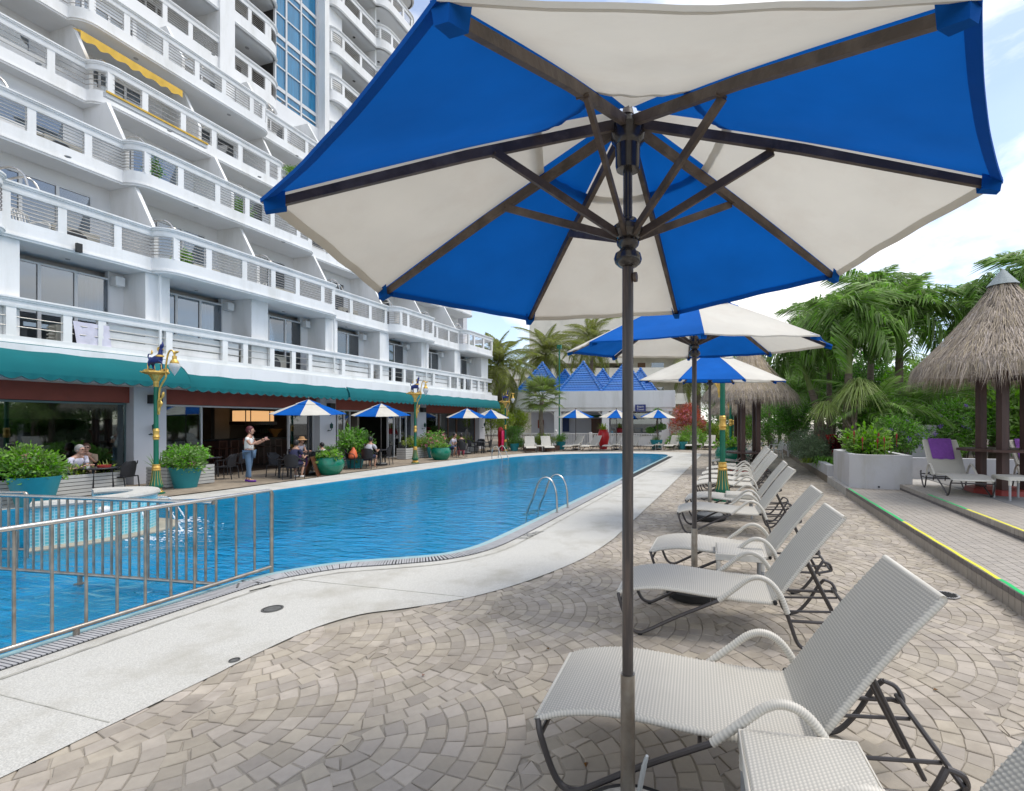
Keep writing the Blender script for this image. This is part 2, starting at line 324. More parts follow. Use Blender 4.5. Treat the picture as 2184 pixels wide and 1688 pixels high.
paving=sheet('paving',[(-3.6,-3),(2.45,-3),(2.45,31),(-16,31),(-16,24),(-12,24.6),(-10,27),(-7,29),(-3,28.6),(-3,27.5),(-3,5),(-4.2,4),(-4.2,-3)],[],-.0065,M['grout']); struct(paving)
struct(sheet('pool_deck',dedge,[pool],.006,M['deck']))
def brickmat(name,c1,c2,cm,sx,sy,rough,mortar=.03,bump=.3,dirt=None,off=.5):
    m=bpy.data.materials.new(name); m.use_nodes=True; t=m.node_tree; p=t.nodes['Principled BSDF']; Nn=t.nodes.new; Ln=t.links.new
    co=Nn('ShaderNodeTexCoord'); b=Nn('ShaderNodeTexBrick'); b.offset=off; b.inputs['Scale'].default_value=1; b.inputs['Brick Width'].default_value=sx; b.inputs['Row Height'].default_value=sy
    b.inputs['Mortar Size'].default_value=mortar*min(sx,sy); b.inputs['Color1'].default_value=c1+(1,); b.inputs['Color2'].default_value=c2+(1,); b.inputs['Mortar'].default_value=cm+(1,)
    Ln(co.outputs['Object'],b.inputs['Vector']); p.inputs['Roughness'].default_value=rough
    nz=Nn('ShaderNodeTexNoise'); nz.inputs['Scale'].default_value=1.1; nz.inputs['Detail'].default_value=7; Ln(co.outputs['Object'],nz.inputs['Vector'])
    mr=Nn('ShaderNodeMapRange'); mr.inputs[1].default_value=.3; mr.inputs[2].default_value=.7; mr.inputs[3].default_value=.72; mr.inputs[4].default_value=1.2; Ln(nz.outputs[0],mr.inputs[0])
    v=Nn('ShaderNodeVectorMath'); v.operation='SCALE'; Ln(b.outputs[0],v.inputs[0]); Ln(mr.outputs[0],v.inputs['Scale']); Ln(v.outputs[0],p.inputs['Base Color'])
    bu=Nn('ShaderNodeBump'); bu.inputs['Strength'].default_value=bump; bu.inputs['Distance'].default_value=.01; bu.invert=True; Ln(b.outputs['Fac'],bu.inputs['Height']); Ln(bu.outputs[0],p.inputs['Normal'])
    return m
M['terr2']=brickmat('small_block_terrace',(.33,.27,.20),(.25,.20,.15),(.20,.17,.13),.14,.12,.85)
struct(sheet('terrace',[(-12.0,-6),(-12.0,31.5),(-23,31.5),(-23,-6)],[[(-15.9,-6.0),(-15.9,5.65),(-12.45,7.8),(-12.2,8.0),(-12.0,7.9),(-12,-6)]] if 0 else [],-.006,M['terr2'])) if 0 else None
def poly_terr():
    left=[(-12.6,7.7),(-12.5,10),(-12.6,14),(-12.6,17.5),(-12.3,20.6),(-11.7,23.7),(-10.6,26.2),(-8.4,27.6),(-8.4,31.5),(-23,31.5),(-23,-6),(-16.0,-6),(-16.0,5.5)]
    return sheet('terrace',left,[],.0,M['terr2'])
struct(poly_terr())
struct(sheet('far_paving',[(-23,31),(9,31),(9,50),(-23,50)],[],-.004,M['terr2']))
# basin
M['ptile']=brickmat('blue_pool_tile',(.004,.30,.58),(.006,.34,.64),(.20,.62,.80),.25,.25,.4,.035,.2,off=0)
M['ptilew']=mat('pool_wall_tile',(.03,.30,.46),.4,.1,4)
struct(sheet('pool_floor',pool,[],-1.15,M['ptile']))
mb=MB(); n=len(pool)
for i in range(n):
    a=pool[i];b=pool[(i+1)%n]; mb.add([(a[0],a[1],-1.15),(b[0],b[1],-1.15),(b[0],b[1],.004),(a[0],a[1],.004)],[(0,1,2,3)])
struct(mb.build('pool_wall',M['ptilew'],smooth=False))
def watermat():
    m=bpy.data.materials.new('pool_water'); m.use_nodes=True; t=m.node_tree; t.nodes.clear(); Nn=t.nodes.new; Ln=t.links.new
    o=Nn('ShaderNodeOutputMaterial'); tr=Nn('ShaderNodeBsdfRefraction'); tr.inputs['IOR'].default_value=1.15; tr.inputs['Color'].default_value=(.20,.74,.93,1)
    tr=Nn('ShaderNodeBsdfTransparent'); tr.inputs[0].default_value=(.20,.82,.98,1)
    g=Nn('ShaderNodeBsdfGlossy'); g.inputs['Roughness'].default_value=.04
    df=Nn('ShaderNodeBsdfDiffuse'); df.inputs[0].default_value=(.0,.42,.72,1)
    co=Nn('ShaderNodeTexCoord'); mp=Nn('ShaderNodeMapping'); mp.inputs['Rotation'].default_value=(0,0,R(-20)); mp.inputs['Scale'].default_value=(.75,1.9,1); Ln(co.outputs['Object'],mp.inputs[0])
    nz=Nn('ShaderNodeTexNoise'); nz.inputs['Scale'].default_value=3.2; nz.inputs['Detail'].default_value=4; nz.inputs['Roughness'].default_value=.5; nz.inputs['Distortion'].default_value=.8; Ln(mp.outputs[0],nz.inputs['Vector'])
    bu=Nn('ShaderNodeBump'); bu.inputs['Strength'].default_value=.8; bu.inputs['Distance'].default_value=.06; Ln(nz.outputs[0],bu.inputs['Height'])
    fr=Nn('ShaderNodeFresnel'); fr.inputs[0].default_value=1.33
    for q in (g,fr): Ln(bu.outputs[0],q.inputs['Normal'])
    m1=Nn('ShaderNodeMixShader'); m1.inputs[0].default_value=.30; Ln(tr.outputs[0],m1.inputs[1]); Ln(df.outputs[0],m1.inputs[2])
    ms=Nn('ShaderNodeMixShader'); Ln(fr.outputs[0],ms.inputs[0]); Ln(m1.outputs[0],ms.inputs[1]); Ln(g.outputs[0],ms.inputs[2]); Ln(ms.outputs[0],o.inputs[0]); return m
M['water']=watermat()
struct(sheet('water',pool,[],-.03,M['water']))
# gutter, grate and raised joint along the near edge and the right side
def offs(path,d):
    out=[]
    for i,p in enumerate(path):
        a=Vector(path[max(0,i-1)]);b=Vector(path[min(len(path)-1,i+1)]); t=(b-a).normalized(); out.append((p[0]+t.y*d,p[1]-t.x*d))
    return out
edge=near+[(-3.42,9),(-3.42,15),(-3.42,22),(-3.42,24.6)]
def strip(name,path,d0,d1,z,m,h=0,parent=None):
    a=offs(path,d0);b=offs(path,d1); mb=MB(); n=len(a)
    for i in range(n-1): mb.add([(a[i][0],a[i][1],z),(b[i][0],b[i][1],z),(b[i+1][0],b[i+1][1],z),(a[i+1][0],a[i+1][1],z)],[(0,1,2,3)])
    if h:
        for i in range(n-1):
            mb.add([(a[i][0],a[i][1],z-h),(a[i][0],a[i][1],z),(a[i+1][0],a[i+1][1],z),(a[i+1][0],a[i+1][1],z-h)],[(0,1,2,3)]); mb.add([(b[i][0],b[i][1],z-h),(b[i+1][0],b[i+1][1],z-h),(b[i+1][0],b[i+1][1],z),(b[i][0],b[i][1],z)],[(0,1,2,3)])
    return mb.build(name,m,parent,smooth=False)
M['lip']=mat('pale_blue_lip_tile',(.27,.43,.46),.35,.1,12)
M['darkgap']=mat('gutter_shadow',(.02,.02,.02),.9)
M['grate']=mat('grey_plastic_grate',(.40,.40,.41),.6,.1,9)
coping=strip('coping',edge,.015,.115,.012,M['lip']); struct(coping)
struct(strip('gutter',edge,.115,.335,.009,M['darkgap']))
struct(strip('joint',edge[:-1],.47,.505,.010,M['deckjoint']))
# walk the path and lay the bars
def walk(path,step,maxd=1e9):
    out=[];acc=0
    for i in range(len(path)-1):
        a=Vector(path[i]);b=Vector(path[i+1]);l=(b-a).length;t=(b-a)/l; s=acc
        while s<l: out.append((a+t*s,t)); s+=step
        acc=s-l
    return out
for k_,(pa,pb) in enumerate((((-4.62,4.2),(-2.55,4.25)),((-4.68,1.9),(-3.4,1.9)),((-3.1,11.0),(-1.76,11.0)),((-3.1,17.0),(-1.78,17.0)))):
    struct(MB().bar((pa[0],pa[1],.0075),(pb[0],pb[1],.0075),.006,.003).build('joint',M['deckjoint'],smooth=False))
g=MB()
for p,t in walk(edge,.030):
    if p.y<.2: continue
    if p.y>14: break
    nrm=Vector((t.y,-t.x)); a=p+nrm*.125; b=p+nrm*.325; g.bar((a.x,a.y,.014),(b.x,b.y,.014),.021,.008)
gr=g.build('overflow_grate',M['grate'],smooth=False); tag(gr,'grey slotted overflow grate curving along the near pool edge','grate')
# depth marking 0.80m on the deck
cu=bpy.data.curves.new('depth_marking','FONT'); cu.body='0.80m.'; cu.size=.30; cu.extrude=0; tmp=bpy.data.objects.new('tmp',cu); scene.collection.objects.link(tmp)
bpy.context.view_layer.update(); me=bpy.data.meshes.new_from_object(tmp.evaluated_get(bpy.context.evaluated_depsgraph_get())); bpy.data.objects.remove(tmp)
me.materials.clear(); me.materials.append(mat('grey_marking_paint',(.20,.20,.20),.8,.4,9))
a=P(1122,1152); b=P(1156,1137); o=link('depth_marking',me,None,(a.x,a.y,.010),math.atan2(b.y-a.y,b.x-a.x)); o.scale=(.72,.9,1)
tag(o,'grey painted depth marking 0.80m. on the white pool deck','marking')
# drains
def drain(label,p,r,slots,rot=0):
    t=thing('drain_cover',label,'drain',(p.x,p.y,.007),rot)
    MB().lathe([(0,.0),(r,.0),(r,.006),(r*.9,.006),(r*.88,.003),(0,.003)],24).build('cover_plate',mat('drain_metal' if slots else 'dark_cover',(.10,.10,.095) if not slots else (.36,.35,.34),.6,.3,20),t,smooth=False)
    s=MB()
    if slots:
        for i in range(-4,5): l=math.sqrt(max(0,r*r*.62-(i*r*.19)**2)); s.box(i*r*.19-.006,i*r*.19+.006,-l,l,.0035,.0068)
    else:
        s.tube([(r*.8*math.cos(a_),r*.8*math.sin(a_),.003) for a_ in [i_*PI/12 for i_ in range(24)]],.003,4,closed=True)
    s.build('slot' if slots else 'ring',M['darkgap'],t,smooth=False)
drain('round dark drain cover in the white pool deck',P(581,1301),.088,False)
drain('small dark drain cover on the white deck near the pavers',P(500,1411),.035,False)
drain('slotted metal floor drain in the pavers near the tiled step',P(2019,1271),.11,True,R(20))
# ------------------------------------------------------------------ fan-laid pavers
def pavers():
    Rf=.96; w=.108; ca,sa=math.cos(R(4)),math.sin(R(4)); ox,oy=.12,.35
    def tow(x,y): return (ox+x*ca-y*sa, oy+x*sa+y*ca)
    reg=[(-3.45,-.5),(2.42,-.5),(2.42,31),(-12.5,31),(-12.5,27.5),(-9,28.4),(-3.5,28.2),(-1.8,27),(-1.7,7),(-2.1,4.9),(-2.9,3.8),(-3.4,3.2)]
    items=[]
    for i in range(-36,16):
        cx=i*Rf*.52
        for j in range(-4,24):
            cy=j*2*Rf+(Rf if i%2 else 0)
            X,Y=tow(cx,cy)
            if X<-15 or X>4 or Y<-2.5 or Y>33: continue
            if X<-5.5 and Y<25.5: continue
            hid=[(cx-.52*Rf,cy+Rf),(cx-.52*Rf,cy-Rf),(cx-1.04*Rf,cy)]
            for k in range(9):
                r0=k*w; r1=r0+w; rm=(r0+r1)/2; nseg=max(4,int(round(2*PI*rm/.115))) if k else 5
                ph=uni(0,1)
                for q in range(nseg):
                    a0=2*PI*(q+ph)/nseg; a1=2*PI*(q+1+ph)/nseg; am=(a0+a1)/2
                    mx_,my_=cx+rm*math.cos(am),cy+rm*math.sin(am)
                    if any((mx_-h[0])**2+(my_-h[1])**2<(Rf*.985)**2 for h in hid): continue
                    wx,wy=tow(mx_,my_)
                    if not inside((wx,wy),reg): continue
                    jr=.0032; ja=jr/max(rm,.08)
                    poly=[]
                    for rr,aa in ((r0+jr,a0+ja),(r1-jr,a0+ja),(r1-jr,a1-ja),(r0+jr,a1-ja)):
                        x,y=cx+rr*math.cos(aa)+uni(-.004,.004),cy+rr*math.sin(aa)+uni(-.004,.004)
                        for h in hid:
                            dx,dy=x-h[0],y-h[1]; d=math.hypot(dx,dy)
                            if d<Rf+jr: x,y=h[0]+dx/d*(Rf+jr),h[1]+dy/d*(Rf+jr)
                        poly.append(tow(x,y))
                    A=sum(poly[s][0]*poly[(s+1)%4][1]-poly[(s+1)%4][0]*poly[s][1] for s in range(4))/2
                    if A<.0012: continue
                    items.append((wx*wx+wy*wy,poly))
    return items
items=pavers()
def vis(p):
    x,y=p; X=x*CY+y*SY; Z=-x*SY+y*CY
    if Z<.6: return False
    px=X0+F*X/Z; py=Y0+F*H/Z; return -20<px<2200 and py<1720
items=[(d,p) for d,p in items if d>3 or True]
items.sort(key=lambda t:(0 if vis(t[1][0]) else 1,t[0]))
def sett(mb,poly,o=(0,0)):
    z=uni(-.002,.0022); c=[sum(p[i] for p in poly)/4 for i in (0,1)]; tz=[z+uni(-.0012,.0012) for _ in poly]
    lo=[(p[0]-o[0],p[1]-o[1],-.009) for p in poly]; mid=[(p[0]-o[0],p[1]-o[1],tz[k]-.004) for k,p in enumerate(poly)]
    hi=[(c[0]+(p[0]-c[0])*.93-o[0],c[1]+(p[1]-c[1])*.93-o[1],tz[k]) for k,p in enumerate(poly)]
    vs=lo+mid+hi; fs=[(8,9,10,11)]
    for r_ in (0,4):
        for k in range(4): fs.append((r_+k,r_+(k+1)%4,r_+4+(k+1)%4,r_+4+k))
    mb.add(vs,fs)
rest=MB()
for i,(d,poly) in enumerate(items):
    if i<300:
        o=(poly[0][0],poly[0][1]); mb=MB(); sett(mb,poly,o); mb.build('paver',M['paver'],paving,(o[0],o[1],0),smooth=False)
    elif i<20000: sett(rest,poly)
rest.build('paver',M['paver'],paving,smooth=False,stuff=True)
print('pavers',len(items))
# ------------------------------------------------------------------ tiled steps on the right
U1,U2,U3=2.38,3.47,4.42; ZS1,ZS2=.187,.31; VE=12.62
mb=MB(); mb.box(U1+.012,9,-3,VE+8,-.3,ZS1-.008); mb.box(U2+.012,16,-3,VE+8,-.3,ZS2-.008)
steps=struct(mb.build('tiled_steps',M['grouttile'],smooth=False))
def tile(x0,x1,y0,y1,z0,z1,axis):
    return (x0,x1,y0,y1,z0,z1)
tl=[];td=[]
ty=.107
for row in range(10):
    x0=U1+.005+row*.1085; 
    for k in range(-4,118):
        y=k*ty+(row%2)*ty/2
        if y+ty<VE+.2: tl.append(((x0+.0035,x0+.105,y+.0035,y+ty-.0035,ZS1-.008,ZS1+uni(-.0005,.0008)),row))
for row in range(9):
    x0=U2+.005+row*.1055
    for k in range(-4,118):
        y=k*ty+(row%2)*ty/2
        if y+ty<VE+.2: tl.append(((x0+.0035,x0+.102,y+.0035,y+ty-.0035,ZS2-.008,ZS2+uni(-.0005,.0008)),row))
for k in range(-4,118):
    y=k*ty
    tl.append(((U1,U1+.012,y+.0035,y+ty-.0035,-.02,ZS1-.062),9)); td.append(((U1-.002,U1+.012,y+.0035,y+ty-.0035,ZS1-.058,ZS1-.002),0))
    tl.append(((U2,U2+.012,y+.0035,y+ty-.0035,ZS1+.044,ZS2-.002),9)); td.append(((U2,U2+.012,y+.0035,y+ty-.0035,ZS1+.001,ZS1+.040),0))
def chip(mb,b):
    x0,x1,y0,y1,z0,z1=b; mb.box(*b)
tl.sort(key=lambda t:(t[0][2]<3.0,t[0][2])); td.sort(key=lambda t:(t[0][2]<3.0,t[0][2]))
for lst,mt,lim in ((tl,M['steptile'],210),(td,M['steptiled'],90)):
    r2=MB()
    for i,(b,_) in enumerate(lst):
        if i<lim:
            q=MB(); q.box(0,b[1]-b[0],0,b[3]-b[2],0,b[5]-b[4]); q.build('tile',mt,steps,(b[0],b[2],b[4]),smooth=False)
        else: r2.box(*b)
    r2.build('tile',mt,steps,smooth=False,stuff=True)
for (x,z,segs) in ((U1,ZS1,[(12.5,8.6,'tapeg'),(8.6,5.7,'tapey'),(5.7,3.75,'tapeg'),(3.75,-2,'tapey')]),(U2,ZS2,[(11.0,9.3,'tapeg'),(9.3,-2,'tapey')])):
    for a,b,mm in segs:
        q=MB(); pts=[(x+.012+.006*math.sin(i*1.7),a+(b-a)*i/14) for i in range(15)]
        for i in range(14):
            y0,y1=pts[i][1],pts[i+1][1]; q.add([(pts[i][0],y0,z+.0025),(pts[i][0]+.042,y0,z+.0025),(pts[i+1][0]+.042,y1,z+.0025),(pts[i+1][0],y1,z+.0025)],[(3,2,1,0)])
        q.build('nosing_tape',M[mm],steps,smooth=False)
plat=MB(); plat.box(U3,18,-3,VE+8,-.3,ZS2+.004); struct(plat.build('platform',M['greyconc'],smooth=False))
# ------------------------------------------------------------------ hotel wing on the left
hotel=thing('hotel_building','white hotel wing with stepped rounded balconies and a tall tower along the pool','building')
BULGES=[(3.4,6.95),(10.0,16.5),(20.0,23.3),(26.3,29.9)]
def fpath(u,v0,v1,dep,bul,seg=5,extra=0):
    # outline of one balcony front from v0 to v1; dep = how far bulges stand out. x = -u
    pts=[];r=min(.5,dep*1.2)
    def add(x,y): pts.append((x,y))
    add(-u,v0)
    for a,b in bul:
        a2,b2=max(a,v0),min(b,v1)
        if b2-a2<1: continue
        add(-u,a2)
        for i in range(seg+1):
            t=i/seg*PI/2; add(-u+dep*math.sin(t)+0.0, a2+r*(1-math.cos(t))*.9)
        for i in range(seg+1):
            t=i/seg*PI/2; add(-u+dep*math.cos(t), b2-r*.9*(1-math.sin(t)))
        add(-u,b2)
    add(-u,v1)
    out=[pts[0]]
    for p in pts[1:]:
        if math.hypot(p[0]-out[-1][0],p[1]-out[-1][1])>.02: out.append(p)
    return out
def sweep(mb,path,sec,m=0):
    # sec: closed list of (outward, z)
    n=len(path);k=len(sec);vs=[]
    for i,p in enumerate(path):
        a=Vector(path[max(0,i-1)]);b=Vector(path[min(n-1,i+1)])
        if 0<i<n-1:
            t1=(Vector(p)-a).normalized();t2=(b-Vector(p)).normalized();t=(t1+t2).normalized();sc=1/max(.5,t.dot(t1))
        else: t=(b-a).normalized();sc=1
        nx,ny=t.y*sc,-t.x*sc
        for o,z in sec: vs.append((p[0]+nx*o,p[1]+ny*o,z))
    fs=[]
    for i in range(n-1):
        for j in range(k): fs.append((i*k+j,(i+1)*k+j,(i+1)*k+(j+1)%k,i*k+(j+1)%k)[::-1])
    fs.append(tuple(range(k)));fs.append(tuple(reversed(range((n-1)*k,n*k))))
    mb.add(vs,fs,m)
def band(path,zt,name='balcony_front',lower=.44,op=.62,rail=.24,posts=(),nr=5,end=False,sol=()):
    zr=zt-rail; zl=zr-op; zb=zl-lower
    mb=MB(); sweep(mb,path,[(-.10,zr),(.0,zr),(.012,zr+.05),(.012,zr+.075),(.0,zr+.08),(.0,zt-.09),(.035,zt-.08),(.035,zt-.045),(.06,zt-.04),(.06,zt),(-.14,zt)])
    mb.build('top_rail',M['white'],hotel,ang=28)
    mb=MB(); sweep(mb,path,[(-.12,zb),(.02,zb),(.02,zb+.05),(.05,zb+.055),(.05,zb+.085),(.03,zb+.09),(.03,zb+.12),(.0,zb+.125),(.0,zl),(-.12,zl)])
    mb.build('parapet',M['white'],hotel,ang=28)
    # lengths along the path for the posts and rails
    L_=[0]
    for i in range(1,len(path)): L_.append(L_[-1]+math.hypot(path[i][0]-path[i-1][0],path[i][1]-path[i-1][1]))
    def atv(v):
        for i in range(1,len(path)):
            if path[i-1][1]<=v<=path[i][1]+1e-6 and path[i][1]>path[i-1][1]:
                t=(v-path[i-1][1])/(path[i][1]-path[i-1][1]); return path[i-1][0]+(path[i][0]-path[i-1][0])*t
        return path[-1][0]
    for v in posts:
        if path[0][1]+.1<v<path[-1][1]-.05:
            x=atv(v); MB().box(x-.11,x-.012,v-.085,v+.085,zl,zr).build('post',M['white'],hotel,smooth=False)
    zs=[zl+op*(i+1)/(nr+1) for i in range(nr)]
    for z in zs:
        MB().tube([(p[0]-.03,p[1],z) for p in path],.0135,5).build('rail',M['rail'],hotel)
    return zb
def slab(u,v0,v1,path,z,back,th=.16):
    pts=[(p[0]-.08,p[1]) for p in path]+[(-back,v1),(-back,v0)]
    mb=MB(); mb.prism(pts,z,z+th); mb.build('floor_slab',M['white2'],hotel,smooth=False)
def door_set(v0,v1,u,z0,z1,fm,panes,curt=None,room=True,frame=.05):
    w_=(v1-v0)/panes
    fr=MB()
    fr.box(-u,-u+.06,v0,v1,z1-frame,z1);fr.box(-u,-u+.06,v0,v1,z0,z0+frame)
    for i in range(panes+1):
        v=v0+i*w_; fr.box(-u+.002,-u+.058,max(v0,v-frame/2-(.01 if 0<i<panes else 0)),min(v1,v+frame/2+(.01 if 0<i<panes else 0)),z0+frame,z1-frame)
    win=fr.build('window',fm,hotel,smooth=False)
    for i in range(panes):
        MB().box(-u+.02,-u+.03,v0+i*w_+frame/2+.002,v0+(i+1)*w_-frame/2-.002,z0+frame+.001,z1-frame-.001).build('pane',M['glass'],win,smooth=False)
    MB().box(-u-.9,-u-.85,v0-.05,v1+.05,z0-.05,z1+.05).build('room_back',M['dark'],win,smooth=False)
    if curt:
        mb=MB(); a,b=curt; n=int((b-a)/.045)+2; vs=[];fs=[]
        for i in range(n):
            y=a+(b-a)*i/(n-1); x=-u-.12-.03*math.sin(i*1.9); vs+=[(x,y,z0+.04),(x,y,z1-.06)]
            if i: fs.append((2*i-2,2*i,2*i+1,2*i-1))
        mb.add(vs,fs); mb.build('curtain',M['curtain'],win)
    return win
def grab(v,u,z,s=1):
    mb=MB()
    for dy,hh,dd in ((0,.42,.75),(.2,.26,.45)):
        pts=spl([(-u-.9*dd/.75*1.0,v+dy-.25,z+hh*.65),(-u-.4*dd,v+dy-.1,z+hh*1.0),(-u-.12,v+dy+.05,z+hh*.75),(-u-.06,v+dy+.12,z)],5)
        mb.tube(pts,.024,7)
    mb.build('grab_rail',M['chrome'],hotel)
# floors: (front x, top of rail, number of rails)
FL=[(16.0,4.60,2),(16.1,7.27,6),(17.3,9.95,6),(18.9,12.63,3),(19.75,15.35,5)]
P2=[4.1,5.5,7.1,8.1,8.8,10.4,12.05,12.75,13.75,14.65,15.4,17.1,18.8,19.4,20.3,21.1,21.9,23.6,25.2,26.0,26.8,27.6,28.5,29.3]
BAY=[(7.3+3.2*i,9.87+3.2*i) for i in range(-2,7)]
rr=random.Random(5)
acs=[]
for fi,(u,zt,nr) in enumerate(FL):
    v0=-1.5; v1=[30.2,30.0,29.3,29.0,28.6][fi]
    bul=[] if fi==0 else BULGES
    dep=.0 if fi==0 else .5
    path=fpath(u,v0,v1,dep,bul) if fi else [(-u,v0),(-u,v1)]
    if fi==0: posts=P2; 
    else:
        posts=[]
        for a,b in BAY:
            posts+= [a-.25,a+.75,a+1.9]
        posts+=[10.35,16.15,20.35,22.95,26.65,29.55]
        posts=[p for p in posts if not any(abs(p-q)<.35 and p!=q for q in (10.35,16.15,20.35,22.95,26.65,29.55))]
    zb=band(path,zt,posts=posts,nr=nr,lower=(.24 if fi==0 else .44),op=(.66 if fi==0 else .62))
    # return at the far end
    mb=MB(); x0=-(u+2.6)
    for za,zc in ((zt-.24,zt),(zb,zb+(.24 if fi==0 else .44))): mb.box(x0,-u-.13,v1-.12,v1,za,zc)
    mb.build('end_parapet',M['white'],hotel,smooth=False)
    back=u+2.0 if fi else 17.5
    slab(u,v0,v1-.01,path,zb-.001 if fi else zb+.02,back+1.4 if fi else 19)
    zfl=zb+.16; ztop=zfl+2.5
    nxt=FL[fi+1][1]-1.3 if fi<4 else zt+1.3
    ceil=nxt+.0
    if fi==0:
        # piers and recessed bays of the lowest guest floor
        pv=v0
        for a,b in BAY+[(99,99)]:
            e=min(a,v1-.25)
            if e>pv: MB().box(-17.5,-u-.15,pv,e,zb+.19,ceil-.004).build('pier',M['white'],hotel,smooth=False)
            pv=b
        MB().box(-17.7,-17.5,v0,v1-.3,zb+.19,ceil-.004).build('wall',M['white2'],hotel,smooth=False)
        MB().box(-24,-17.7,v1-.8,v1-.3,0,9).build('end_wall',M['greywall'],hotel,smooth=False)
        for k,(a,b) in enumerate(BAY):
            w1=a+2.2; door_set(a+.02,w1,17.06,zfl,ceil-.22,M['frame'],3,curt=(w1-.45,w1) if k%4 in (0,1,2,3) and k<4 else (a,w1))
            MB().box(-17.2,-17.06,w1+.004,b,zfl,ceil-.006).build('wall',M['white2'],hotel,smooth=False); MB().box(-17.04,-16.8,w1+.04,w1+.26,ceil-.4,ceil-.15).build('vent_box',M['white'],hotel,smooth=False)
            MB().lathe([(0,0),(.045,0),(.05,.012),(0,.012)],10,(-16.8,a+1.2,ceil-.022)).build('ceiling_light',M['alu'],hotel)
        for v in (10.16,16.6,22.9): MB().tube([(-u-.02,v,zb+.3),(-u-.02,v,ceil)],.035,8).build('downpipe',M['white'],hotel)
        continue
    # rear wall with openings, fins between the flats, doors
    wz0,wz1=zfl,zfl+2.12
    MB().box(-back-.5,-back,v0,v1-.25,zfl,nxt+.9).build('wall',M['white2'],hotel,smooth=False)
    for k,(a,b) in enumerate(BAY):
        fm=M['brownframe'] if (fi in (2,3) and k==1) or (fi==4 and k==0) else M['frame']
        if b<v1: door_set(a+.1,b-.25,back-.07,zfl,wz1,fm,3,curt=(a+.1,a+.9) if rr.random()<.6 else None)
        fv=a-.32
        if fv<v1-.5:
            zlow=zt+.02
            mb=MB(); xs=-back; xf=-u-.12
            # sloped dividing fin: full height at the wall, leaning down to the rail
            pr=[(xs,zfl),(xf,zfl),(xf,zt-.02),(-u-.95,nxt+.02),(xs,nxt+.02)]
            vs=[(x,fv-.05,z) for x,z in pr]+[(x,fv+.05,z) for x,z in pr]; n=5
            mb.add(vs,[tuple(range(n)),tuple(reversed(range(n,2*n)))]+[(i,n+i,n+(i+1)%n,(i+1)%n) for i in range(n)]); mb.build('dividing_fin',M['white'],hotel,smooth=False)
            inb=any(p<fv<q for p,q in BULGES)
            grab(fv+.35,u,zt,1)
        MB().lathe([(0,0),(.06,0),(.07,.015),(0,.015)],10,(-u-.7,a+1.2,nxt-.02)).build('ceiling_light',M['alu'],hotel)
    # soffit under the next floor
    for k,(a,b) in enumerate(BAY):
        if b<v1-1 and rr.random()<.62: acs.append((u+.62,a+1.35+rr.uniform(-.3,.3),zfl,fi))
for v in (12.0,14.1,20.8,22.3,28.0): pass
# tower above the stepped floors
TU=21.3; TP=2.62; TZ=[18.3+TP*i for i in range(-1,6)]
def tower_part(v0,v1,rl,rr_,zs,left=True):
    for zt in zs:
        r=.95; path=[]
        if rl:
            for i in range(7): t=i/6*PI/2; path.append((-TU-r+r*math.sin(t)-.15,v0+r*(1-math.cos(t))))
        else: path.append((-TU-.15,v0))
        if rr_:
            for i in range(7): t=i/6*PI/2; path.append((-TU-r+r*math.cos(t)-.15,v1-r*(1-math.sin(t))))
        else: path.append((-TU-.15,v1))
        span=v1-v0; posts=[v0+span*f for f in (.3,.62)]+([v1-.85] if rr_ else [])+([v0+.75] if rl else [])
        zb=band(path,zt,posts=posts,nr=6,lower=.6,op=.62,rail=.27)
        mb=MB(); mb.prism([(p[0]-.08,p[1]) for p in path]+[(-TU-3,v1),(-TU-3,v0)],zb,zb+.15); mb.build('floor_slab',M['white2'],hotel,smooth=False)
        if left: MB().lathe([(0,0),(.08,0),(.09,.02),(0,.02)],10,(-TU-1,(v0+v1)/2,zb-.02)).build('ceiling_light',M['alu'],hotel)
        door_set(v0+.5,v1-.9,TU+1.93,zb+.15,zb+2.2,M['frame'],4,room=False)
mb=MB(); mb.box(-TU-12,-TU-2.0,4,28.9,0,50); mb.build('tower_wall',M['white2'],hotel,smooth=False)
MB().box(-TU-2,-TU-.05,15.85,16.5,12,40).build('tower_pier',M['white'],hotel,smooth=False)
for a,b in ((7.0,9.55),(9.55,12.9),(12.9,15.85)):
    tower_part(a,b,False,False,TZ[:6])
for v in (9.5,12.85): MB().box(-TU-2,-TU-.3,v-.06,v+.06,14,40).build('dividing_fin',M['white'],hotel,smooth=False)
tower_part(16.5,19.15,False,True,TZ)
MB().box(-TU-2,-TU-.75,18.95,19.07,12,40).build('dividing_fin',M['white'],hotel,smooth=False)
# blue curtain wall strip
gu=TU+.55; gv0,gv1=18.9,21.45
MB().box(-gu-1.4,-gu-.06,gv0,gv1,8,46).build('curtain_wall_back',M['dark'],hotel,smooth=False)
cols=[gv0,gv0+.62,gv0+1.5,gv1-.05]
ncw=0
for i in range(8):
    zb=10.5+TP*i*1.0
    rows=[(zb,zb+.62),(zb+.70,zb+1.30),(zb+1.38,zb+1.95),(zb+2.0,zb+2.2)]
    rows=[(zb,zb+.95),(zb+1.03,zb+2.0),(zb+2.14,zb+2.42)]
    for a,b in rows:
        for c in range(3):
            MB().box(-gu-.05,-gu-.02,cols[c]+.05,cols[c+1]-.05,a,b).build('pane',M['blueglass'],hotel,smooth=False)
    fr=MB(); zz=[zb+.99,zb+2.07,zb+2.52]
    for z in zz: fr.box(-gu-.06,-gu+.03,gv0,gv1,z-.035 if z<zb+2.5 else z-.09,z+.035 if z<zb+2.5 else z+.09)
    fr.build('mullion',M['frame'],hotel,smooth=False)
for c in cols: MB().box(-gu-.06,-gu+.05,c-.04,c+.04,8,34).build('mullion',M['frame'],hotel,smooth=False)
